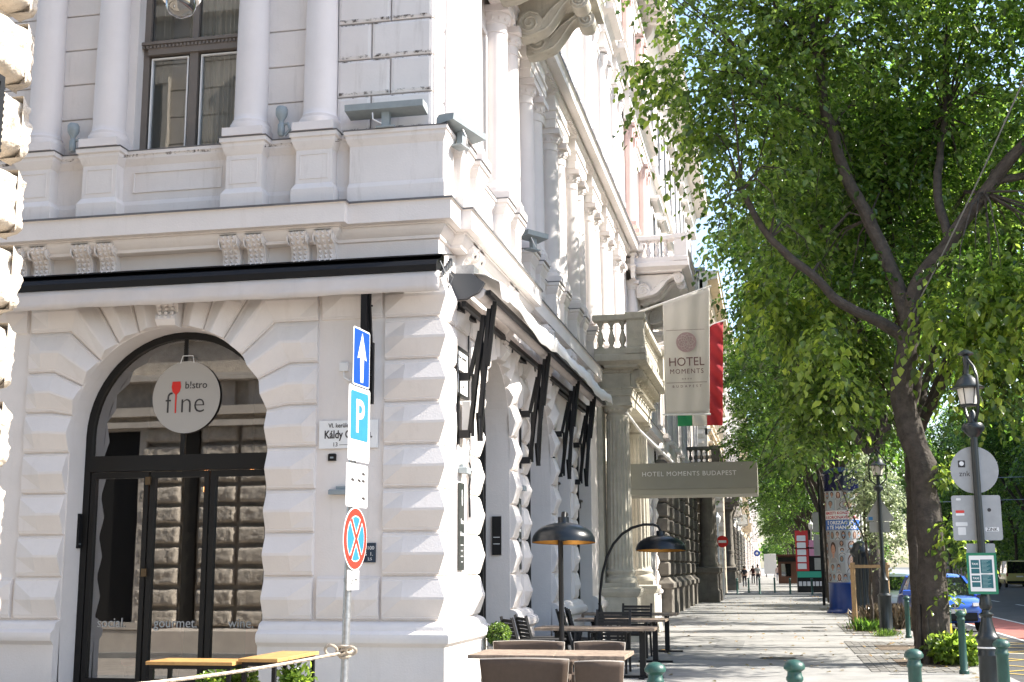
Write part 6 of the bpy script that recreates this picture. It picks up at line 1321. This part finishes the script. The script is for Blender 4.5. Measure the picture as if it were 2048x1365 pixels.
# ------------------------------------------------------------------ trees
def limbs(mb, L, nn=14):
    for pts, r0, r1 in L:
        n = len(pts) - 1; P = [Vector(p) for p in pts]; out = []; rr = []
        for i in range(n):
            p0, p1, p2, p3 = P[max(i - 1, 0)], P[i], P[i + 1], P[min(i + 2, n)]
            for q in range(5):
                t = q / 5; a = .5 * ((2 * p1) + (-p0 + p2) * t + (2 * p0 - 5 * p1 + 4 * p2 - p3) * t * t + (-p0 + 3 * p1 - 3 * p2 + p3) * t ** 3); a += Vector(noise.noise_vector(a * 2.1)) * .05
                out.append(a); rr.append((r0 + (r1 - r0) * (i + t) / n) * (1 + .13 * noise.noise(a * 3)))
        out.append(P[-1]); rr.append(r1); k0 = len(mb.v); mb.tube(out, rr, nn)
        if nn > 14:      # ridged bark
            for i in range(len(out) * nn):
                c = out[i // nn]; q = Vector(mb.v[k0 + i]); d = q - c; a = 2 * PI * (i % nn) / nn
                mb.v[k0 + i] = tuple(c + d * (1 + .10 * noise.noise(Vector((math.cos(a) * 5, math.sin(a) * 5, q.z * 1.3))) + .05 * noise.noise(Vector((math.cos(a) * 11, math.sin(a) * 11, q.z * 4)))))
def twigs(mb, blobs, n, src, r0=.025):
    for k in range(n):
        b = blobs[random.randrange(len(blobs))]; u = Vector((random.gauss(0, 1), random.gauss(0, 1), random.gauss(0, 1))).normalized()
        e = Vector(b[:3]) + Vector((u.x * b[3], u.y * b[4], u.z * b[5])) * .8; s = min(src, key=lambda p: (Vector(p) - e).length); s = Vector(s)
        m_ = s.lerp(e, .5) + Vector((0, 0, .25)); mb.tube([s, m_, e, e + (e - m_) * .3 + Vector((0, 0, -.3))], [r0, r0 * .7, r0 * .4, r0 * .15], 5)
MT = thing('street_tree', 'big leafy street tree with a thick crooked trunk near the kerb on the right', 'tree', (6.53, 8.5, 0))
tr = [(6.56, 8.5, -.05), (6.58, 8.5, .8), (6.56, 8.5, 2), (6.52, 8.5, 3.0), (6.50, 8.5, 3.4), (6.34, 8.5, 4.1), (6.24, 8.5, 4.7), (6.33, 8.5, 5.2), (6.44, 8.5, 5.6), (6.5, 8.5, 6.0)]
mb = MB()
limbs(mb, [(tr, .245, .175), ([(6.46, 8.5, 5.9), (6.55, 8.45, 6.3), (6.7, 8.35, 6.71), (7.19, 8.2, 7.33), (7.8, 8.0, 8.13), (8.6, 7.7, 9.0), (9.6, 7.5, 9.8)], .17, .08), ([(6.48, 8.5, 5.9), (6.34, 8.55, 6.5), (6.2, 8.6, 6.95), (5.88, 8.7, 7.97), (5.56, 8.7, 8.66), (5.26, 8.6, 9.75), (5.1, 8.5, 11.1), (4.9, 8.4, 12.6)], .15, .07),
           ([(6.35, 8.5, 5.3), (6.28, 8.45, 5.7), (5.78, 8.3, 6.02), (5.26, 8.2, 6.27), (4.76, 8.1, 6.81), (4.07, 8.0, 7.51), (3.6, 7.9, 8.4)], .125, .05), ([(7.19, 8.2, 7.33), (7.1, 8.6, 8.5), (7.4, 9.2, 10), (7.6, 9.5, 12)], .09, .04), ([(8.0, 7.95, 8.3), (9.0, 8.2, 8.5), (10.2, 8.4, 8.4)], .08, .03), ([(5.26, 8.6, 9.75), (4.4, 8.9, 10.4), (3.4, 9.2, 10.9)], .06, .02), ([(6.28, 8.5, 4.3), (6.5, 8.55, 4.6), (6.62, 8.6, 5.1)], .1, .05)], 44)
ba = MB()
for k in range(18): a = k * .7; ba.tube([(6.53 + .36 * math.cos(a), 8.5 + .33 * math.sin(a), -.02), (6.53 + .25 * math.cos(a), 8.5 + .25 * math.sin(a), .35), (6.53 + .22 * math.cos(a), 8.5 + .22 * math.sin(a), 1.0)], [.06, .05, .02], 6)
mb.add(ba.v, ba.f)
BL = [(3.9, 8.4, 10.3, 1.7, 1.7, 1.5), (3.5, 8.6, 11.9, 1.4, 1.5, 1.2), (5.4, 8.2, 11.8, 1.8, 2, 1.6), (5.2, 9.9, 9.1, 1.7, 1.2, 1.1), (7.4, 9.6, 10.6, 2.0, 1.6, 1.5), (9.4, 8.4, 9.4, 1.9, 2, 1.3), (8.2, 8.6, 12.5, 2.4, 2.4, 1.8), (5.0, 8.6, 14, 2.4, 2.4, 1.8), (10.4, 8.4, 11.6, 2, 2.2, 1.8),
      (3.9, 8.2, 8.3, 1.0, 1.1, .8), (4.6, 9.0, 7.4, 1.0, .9, .7), (8.4, 9.4, 8.2, 1.3, 1.0, .9), (9.4, 7.7, 7.2, 1.0, 1.1, 1.0), (7.5, 7.5, 6.9, .55, .7, .7), (3.2, 8.2, 9.2, .6, .8, .8), (7.0, 10.2, 8.6, 1.5, 1.1, 1.2), (10.6, 8, 8.0, 1.2, 1.5, 1.2), (7.5, 9, 14.6, 2.4, 2.2, 1.4), (5.6, 9.7, 7.3, 1.0, .8, .8), (2.9, 8.6, 10.9, 1.0, 1.2, .9), (2.9, 8.4, 12.9, 1.2, 1.2, .9), (6.6, 9.9, 9.6, 1.5, 1.2, 1.2)]
src = [q for L in ((5.88, 8.7, 7.97), (5.26, 8.6, 9.75), (5.1, 8.5, 11.1), (7.8, 8, 8.13), (8.6, 7.7, 9), (4.07, 8, 7.51), (7.4, 9.2, 10), (4.4, 8.9, 10.4), (9.6, 7.5, 9.8), (4.76, 8.1, 6.8), (3.6, 7.9, 8.4)) for q in [L]]
twigs(mb, BL, 170, src); mb.build('trunk', BARK, MT, smooth=60)
add_leaves(BL, 60000, .135, LEAF, MT, 'crown', per=11, tw=.75, droop=.55, shell=.35)
hang = [(3.9 + .3 * i, 9.6 + .2 * (i % 3), 6.9 - .25 * (i % 4), .3, .3, .55) for i in range(5)] + [(5.2, 7.6, 5.0, .22, .25, .7), (4.9, 7.5, 5.6, .25, .25, .5), (6.9, 7.6, 5.9, .3, .3, .8), (7.4, 7.4, 5.4, .35, .4, .9), (7.9, 7.2, 6.2, .5, .4, .8), (8.6, 7, 5.9, .4, .4, .8), (2.9, 8, 9.6, .5, .4, .3), (2.2, 7.9, 10.6, .5, .35, .35), (1.7, 8, 11.0, .35, .3, .3)]
add_leaves(hang, 4200, .17, LEAF_L, MT, 'hanging_sprays', per=10, tw=.5, droop=1.3, shell=.2)
add_leaves([(4.6, 10, 4.0, .25, .4, .5), (4.6, 10.6, 4.7, .3, .5, .5), (4.8, 11, 4.5, .5, .6, .6), (5.4, 11.2, 5.0, .6, .7, .7), (4.9, 12, 5.3, .6, .9, .8), (5.7, 12.2, 6.0, .8, .9, .8), (4.7, 11, 6.4, .5, .7, .6), (8.6, 10.5, 6.0, .9, .9, 1.0), (9.8, 10, 5.6, .9, .9, 1.0), (7.9, 10, 5.0, .5, .6, .7)], 12500, .14, LEAF, MT, 'low_sprays', per=10, tw=.45, droop=.9, shell=.3)
# shoots at the foot and on the trunk
add_leaves([(6.85, 8.15, .28, .55, .4, .28)], 1300, .11, LEAF_L, MT, 'basal_shoots', shell=.2, droop=.2)
add_leaves([(7.05, 8.2, 2.2, .4, .3, .55), (6.85, 8.3, 3.3, .25, .25, .45), (6.75, 8.25, 1.3, .12, .12, .3), (7.2, 8.2, 1.75, .3, .25, .3)], 420, .13, LEAF_L, MT, 'trunk_shoots', per=6, tw=.3, droop=.6, shell=.2)

def gen_tree(seed, label, n=26000, ls=.15, H=14.5, mat=LEAF_D, xmin=-9):
    random.seed(seed); t = local(thing('street_tree', label, 'tree', (0, 0, 0), 'row of street trees along the avenue')); mb = MB()
    fork = 4.3 + random.random() * .6; lean = random.uniform(-.3, .3)
    L = [([(0, 0, -.05), (.03, 0, 1.5), (lean * .6, .05, 3), (lean, 0, fork)], .15, .13)]; srcs = []; blobs = []
    for k in range(6):
        a = k * PI / 3 + random.random() * .7; rr = 2.2 + random.random() * 1.4; z1 = fork + 2.2 + random.random() * 1.5; z2 = z1 + 2.2 + random.random() * 1.5
        p1 = (lean + rr * .45 * math.cos(a), rr * .45 * math.sin(a), z1 - .4); p2 = (lean + rr * math.cos(a), rr * math.sin(a), z2)
        L.append(([(lean, 0, fork - .1), p1, p2, (p2[0] * 1.15, p2[1] * 1.15, z2 + 1.6)], .11, .03)); srcs += [p1, p2]
        for z, q, s in ((z2 - 1.5, 1.0, 1.5), (z2 + .6, 1.05, 1.7), (z1 - .1, 1.35, 1.0)): blobs.append((lean + rr * q * math.cos(a), rr * q * math.sin(a), z, s, s, s * .75))
        blobs.append((p2[0] * .6, p2[1] * .6, min(z2 + 2.2, H - 1.2), 1.7, 1.7, 1.3))
    for k in range(3): a = random.random() * 6.28; blobs.append((3.4 * math.cos(a), 3.4 * math.sin(a), fork + .5, .6, .6, .9))
    blobs = [(max(b[0], xmin + b[3]), *b[1:]) for b in blobs]; limbs(mb, L); twigs(mb, blobs, 70, srcs, .03); mb.build('trunk', BARK, t, smooth=60); add_leaves(blobs, n, ls, mat, t, 'crown', per=9, tw=.7, droop=.5, shell=.45); return t
ga = gen_tree(3, 'second street tree, its trunk right behind the thick crooked trunk', 52000, .15, xmin=-3.3); gb = gen_tree(11, 'dense street tree beyond the young staked tree', 50000, .16); gc = gen_tree(23, 'tall street tree on the far side of the avenue', 46000, .18)
ga.scale = (.92, .92, .92); ga.location = (6.80, 13.3, 0); ga.rotation_euler.z = 0; gb.location = (6.3, 37.5, 0); gc.location = (27, 30, 0); gc.rotation_euler.z = 1
def dt(src, x, y, rz, s, label, grp='row of street trees along the avenue'):
    d = dup(src, (x, y, 0), rz, label, grp); d.scale = (s, s, s); return d
dt(gb, 7.05, 27.2, 1.3, 1.12, 'street tree rising behind the cast iron pillar'); dt(gb, 6.4, 46, 2.2, 1.0, 'street tree behind the poster pillar in the near row'); dt(ga, 6.5, 55, 1.1, .95, 'street tree just before the far crossing')
for k, y in enumerate((75, 84, 95, 107, 120, 134, 150, 170, 190, 215, 245)): dt((gb, ga, gc)[k % 3], 6.3 + (k % 2) * .4, y, k * 1.9, .85 + .1 * (k % 3), f'small distant street tree of the near row, {["first","second","third","fourth","fifth","sixth","seventh","eighth","ninth","tenth","last"][k]} beyond the crossing')
for k, y in enumerate((20, 34.5, 42, 50, 58, 67, 76, 86, 98, 112, 128, 150)):
    if y not in (28,): dt((gc, gb)[k % 2], 26.2 - (k % 3) * .5, y, k * 1.3 + .5, 1.0 + .08 * (k % 3), f'tree of the middle row across the carriageway, {["nearest","second","third","fourth","fifth","sixth","seventh","eighth","ninth","tenth","eleventh","farthest"][k]}', 'middle row of trees across the carriageway')
for k, (x, y) in enumerate(((19, 45), (20, 54), (19, 64), (18.5, 76), (19, 110))): dt((ga, gc)[k % 2], x, y, k * 1.1, .9, f'leafy tree right of the carriageway seen past the lamp post, {["nearest","second","third","fourth","farthest"][k]}', 'inner row of trees right of the carriageway')
for k, y in enumerate((30, 39, 48, 57, 68, 80, 94, 110)): dt((gb, gc)[k % 2], 33 - (k % 2), y, k * 2.3, 1.08, f'tree of the outer row before the opposite houses, {["nearest","second","third","fourth","fifth","sixth","seventh","farthest"][k]}', 'outer row of trees')
# young staked tree
yt = thing('young_tree', 'young pale leaved tree tied between wooden stakes beside the second lamp', 'tree', (6.35, 20.2, 0)); mb = MB()
limbs(mb, [([(6.35, 20.2, 0), (6.36, 20.2, 1.6), (6.3, 20.2, 2.6), (6.35, 20.2, 4.0)], .05, .02), ([(6.32, 20.2, 2.2), (5.9, 20.1, 3.2), (5.6, 20.1, 4)], .025, .01), ([(6.32, 20.2, 2.4), (6.8, 20.1, 3.2), (7.0, 20.1, 3.7)], .025, .01)])
mb.build('trunk', BARK, yt, smooth=60); add_leaves([(6.65, 20.2, 3.6, .75, .8, .9), (6.4, 20, 4.3, .55, .6, .4), (6.8, 20.2, 2.6, .6, .6, .6), (6.95, 20.2, 1.9, .35, .35, .4)], 4400, .10, leafmat('leaf_silver', (.17, .21, .12), .35), yt, 'crown', per=8, tw=.35, droop=.5, shell=.3)
sk = thing('tree_stakes', 'wooden stakes with crossbars standing around the young tree', 'tree stakes', (6.35, 20.2, 0)); WD = pm('raw_wood', (.42, .28, .15), .8, nscale=12, namp=.2)
for i in (-.42, .42):
    for j in (-.4, .4): MB().lathe([(.04, 0), (.04, 1.72), (.03, 1.74)], 6.35 + i, 20.2 + j, 10).build('stake', WD, sk)
MB().box(5.86, 6.84, 19.74, 19.79, 1.60, 1.68).box(5.86, 6.84, 20.61, 20.66, 1.60, 1.68).box(5.87, 5.92, 19.8, 20.6, 1.60, 1.68).box(6.78, 6.83, 19.8, 20.6, 1.60, 1.68).build('crossbar', WD, sk)
def tuft(name, label, c, r, n, mat, ls=.1, h=.35, kind=None, wd=.03):
    P = np.column_stack([c[0] + rng.normal(size=n) * r, c[1] + rng.normal(size=n) * r, np.full(n, c[2])]); D = rng.normal(size=(n, 3)) * .45; D[:, 2] = 1
    t = thing(name, label, 'plant', c); leafmesh(P, D, rng.normal(size=(n, 3)), h * (.4 + .8 * rng.random(n)), 'foliage', mat, t, wid=wd, fold=.02); return t
tuft('weeds', 'tuft of green weeds at the foot of the second lamp', (6.45, 17.2, 0), .15, 180, LEAF, h=.2, wd=.05); tuft('dry_bush', 'dry straw coloured shrub behind the second lamp', (6.85, 21.4, 0), .3, 2200, leafmat('dry_leaf', (.2, .165, .115), .15), h=.6, wd=.006)
tuft('weeds', 'low green weeds at the base of the young tree', (6.15, 19.6, 0), .2, 260, LEAF_D, h=.35, wd=.04)

# ------------------------------------------------------------------ other houses
def facade_house(name, label, x0, y0, y1, H, wallm, basem, bays, side=1, base_h=5.6, seed=0, bases=True, depth=12, fronts=True, detail=True):
    """house whose street front lies on the plane x = x0 (side=1 looks to +x, -1 to -x)"""
    random.seed(seed); t = thing(name, label, 'building', (x0, (y0 + y1) / 2, 0))
    fr = lambda u, w, z: (x0 + side * w, u, z)
    bw = (y1 - y0) / bays; holes = []; holes0 = []; ns = max(2, round((H - base_h) / 4.6)); sh = (H - base_h - .6) / ns
    for b in range(bays):
        c = y0 + bw * (b + .5); ww = min(1.35, bw * .42); holes0.append((c - ww * .75, c + ww * .75, .8 if b % 3 else 0.0, 4.0))
        for s in range(ns): z = base_h + s * sh + 1.0; holes.append((c - ww / 2, c + ww / 2, z, z + sh * .56))
    mb = MB(fr); wallgrid(mb, y0, y1, base_h, H, 0, holes, .28); mb.quad((y0, 0, base_h), (y0, -depth, base_h), (y0, -depth, H), (y0, 0, H)); mb.quad((y1, 0, base_h), (y1, -depth, base_h), (y1, -depth, H), (y1, 0, H)); mb.build('wall', wallm, t, recalc=False)
    mb = MB(fr); wallgrid(mb, y0, y1, 0, base_h, .05, holes0, .4)
    mb.quad((y0, .05, 0), (y0, -depth, 0), (y0, -depth, base_h), (y0, .05, base_h)); mb.quad((y1, .05, 0), (y1, -depth, 0), (y1, -depth, base_h), (y1, .05, base_h)); mb.build('ground_floor_wall', basem, t, recalc=False)
    MB(fr).box(y0 - .1, y1 + .1, -depth, .2, H + .55, H + .8).box(y0, y1, -depth - .01, -depth, 0, H).build('roof', SHEET, t)
    world = lambda pth: [(x0 + side * a, b) for a, b in pth]
    def band(z, pr, h, name, mat):
        prof = [(-.2, z - h), (0, z - h), (pr * .3, z - h * .7), (pr * .35, z - h * .5), (pr, z - h * .4), (pr, z - .05), (pr * 1.1, z), (-.2, z + .04)]; m_ = MB(fr)
        v = [];
        for u in (y0, y1): v += [(u, w, zz) for w, zz in prof]
        k = len(prof); m_.add(v, [[j, j + 1, k + j + 1, k + j] for j in range(k - 1)] + [list(range(k)), list(range(k, 2 * k))[::-1]]); return m_.build(name, mat, t)
    band(base_h + .1, .32, .5, 'belt_cornice', wallm); band(H + .56, 1.0, 1.3, 'roof_cornice', wallm)
    for s in range(1, ns): band(base_h + s * sh + .15, .28, .4, 'string_course', wallm)
    hd = MB(fr)
    for a, b, c, d in holes: hd.box(a - .14, a - .002, .001, .07, c, d + .12); hd.box(b + .002, b + .14, .001, .07, c, d + .12); hd.box(a - .002, b + .002, .001, .07, d + .002, d + .12); hd.stack([(0, d + .3), (.1, d + .38), (.1, d + .5)], a - .2, b + .2, .001, .25); hd.box(a - .2, b + .2, .001, .2, c - .16, c - .003)
    hd.build('window_surrounds', wallm, t)
    for a, b, c, d in holes + holes0:
        m_ = MB(fr); w = -.18; m_.box(a, a + .07, w - .04, w + .03, c, d); m_.box(b - .07, b, w - .04, w + .03, c, d); m_.box(a + .07, b - .07, w - .04, w + .03, d - .07, d); m_.box((a + b) / 2 - .04, (a + b) / 2 + .04, w - .04, w + .03, c, d - .07); m_.box(a + .07, (a + b) / 2 - .04, w - .04, w + .03, c + (d - c) * .68, c + (d - c) * .68 + .06)
        f = m_.build('window', FRAME_B, t); MB(fr).quad((a + .07, w - .02, c), (b - .07, w - .02, c), (b - .07, w - .02, d - .07), (a + .07, w - .02, d - .07)).build('pane', GLASS, f, recalc=False)
    if bases:
        for b in range(bays + 1):
            c = min(max(y0 + bw * b, y0 + .5), y1 - .5); m_ = MB(fr)
            m_.stack([(.12, 0), (.12, .9), (.2, .95), (.2, 1.1), (.08, 1.2), (0, 1.3)], c - .45, c + .45, .051, .35)
            z = 1.35
            while z < base_h - .6: m_.stack([(-.03, z), (.03, z + .05), (.03, z + .42), (-.03, z + .47)], c - .45, c + .45, .051, .35); z += .5
            m_.build('rusticated_pier', basem, t)
    return t
hb = facade_house('neighbouring_palace', 'weathered dark grey palace beyond the hotel with a columned portico and heavy base', 0, 29.15, 56, 21.4, STUCCO_UP, DARKSTONE, 9, seed=1)
# its portico: two big dark columns carrying a balustraded balcony
def portico(t, ya, yb, xo, zt, mat, r=.34):
    for y in (ya, yb):
        m_ = MB().stack([(.12, 0), (.12, .5), (.05, .6), (.05, 1.3), (.15, 1.4), (.15, 1.6), (0, 1.65)], .4, xo - .12, y - .55, y + .55).lathe([(r * 1.25, 1.65), (r * 1.3, 1.75), (r * 1.05, 1.9), (r, 2.6), (r * 1.08, 2.62), (r * 1.08, 2.8), (r, 2.82), (r * .86, zt - .9), (r * 1.2, zt - .6), (r * 1.25, zt - .5)], (xo + .3) / 2, y, 60, 0, 18, .08, (2.82, zt - 1)).build('portico_column', mat, t, smooth=40)
    global A
    k = A; A = t; o = balcony(ya - .9, yb + .9, .06, xo + .25, zt + .1, mat, 'portico_balcony', 1); MB().stack([(0, zt - .5), (0, zt - .3), (.05, zt - .28), (.05, zt - .1)], .06, xo - .05, ya - .7, yb + .7).build('entablature', mat, o); A = k
portico(hb, 46.9, 50.4, 1.35, 6.3, DARKSTONE)
hc = facade_house('corner_house', 'beige banded corner house past the crossing', 0, 68, 96, 20.5, BEIGE, DARKSTONE, 8, seed=2)
m_ = MB(lambda u, w, z: (u, 68 - w, z))
z = .9
while z < 12: strip_boss(m_, [(-6, z), (-.05, z)], [(-6, z + .58), (-.05, z + .58)], p=.1); z += .6
m_.build('banded_side_wall', BEIGE, hc)
MB().box(-.4, .9, 67.9, 69.0, 0, 6.1).build('corner_pier', BEIGE, hc); m_ = MB(lambda u, w, z: (u, 67.9 - w, z)); z = .9
while z < 5.7: strip_boss(m_, [(-.4, z), (.9, z)], [(-.4, z + .58), (.9, z + .58)], p=.1); z += .6
m_.build('banded_pier_face', BEIGE, hc)
portico(hc, 78, 81.5, 1.3, 6.2, DARKSTONE)
for k, (y0, y1, H, wm, bm_, nb, lb) in enumerate(((96.2, 122, 22, STUCCO_UP, DARKSTONE, 7, 'pale house with balconies far down the left side, before the blue round sign'), (122.2, 150, 19, pm('white_render', (.66, .64, .6), .85, nscale=1, namp=.1), pm('mid_stone', (.32, .3, .27), .9, nscale=2, namp=.2), 7, 'whitish house farther down the left side of the street'), (150.2, 208, 21, BEIGE, STUCCO, 12, 'long beige house near the end of the left side'), (220, 330, 20, STUCCO_UP, STUCCO, 16, 'last pale house closing the left side of the street'))):
    h_ = facade_house('apartment_house', lb, 0, y0, y1, H, wm, bm_, nb, seed=k + 5)
    ka = A; A = h_; yb = y0 + 6; balcony(yb, yb + 4, .02, 1.2, 6.4, wm, 'balcony', 1); balcony(yb, yb + 4, .02, 1.1, 11, wm, 'balcony', 1); A = ka
for k, (y0, y1, H, wm, lb) in enumerate(((-5, 30, 20, BEIGE, 'beige house on the opposite side behind the trees, nearest'), (30.3, 75, 19, pm('brown_render', (.3, .24, .18), .9, nscale=1, namp=.2), 'brown house on the opposite side behind the trees'), (85, 150, 21, STUCCO_UP, 'pale house on the opposite side of the avenue, far away'), (151, 260, 20, BEIGE, 'farthest house on the opposite side of the avenue'))):
    facade_house('apartment_house', lb, 36, y0, y1, H, wm, DARKSTONE, int((y1 - y0) / 3.6), side=-1, seed=k + 20)
facade_house('apartment_house', 'house closing the view at the very end of the avenue', -30, 0, 1, 1, BEIGE, BEIGE, 1) if 0 else None
bgl = [(x + 2 * (y % 3), y, 4.8 + 2.5 * random.random(), 2.8, 5, 5) for x in (26, 31) for y in range(40, 190, 7)]
o = add_leaves(bgl, 70000, .3, LEAF_D, None, 'background_foliage', shell=.3); meta(o, 'deep green mass of shrubs and trees across the avenue', 'foliage', kind='stuff')
fw = [(x, y, 6 + 3 * random.random(), 6, 6, 5) for x, y in ((-5, 430), (4, 440), (13, 435), (22, 430), (30, 440), (38, 430))]
o = add_leaves(fw, 9000, .8, LEAF_D, None, 'distant_trees', shell=.3); meta(o, None, kind='stuff')
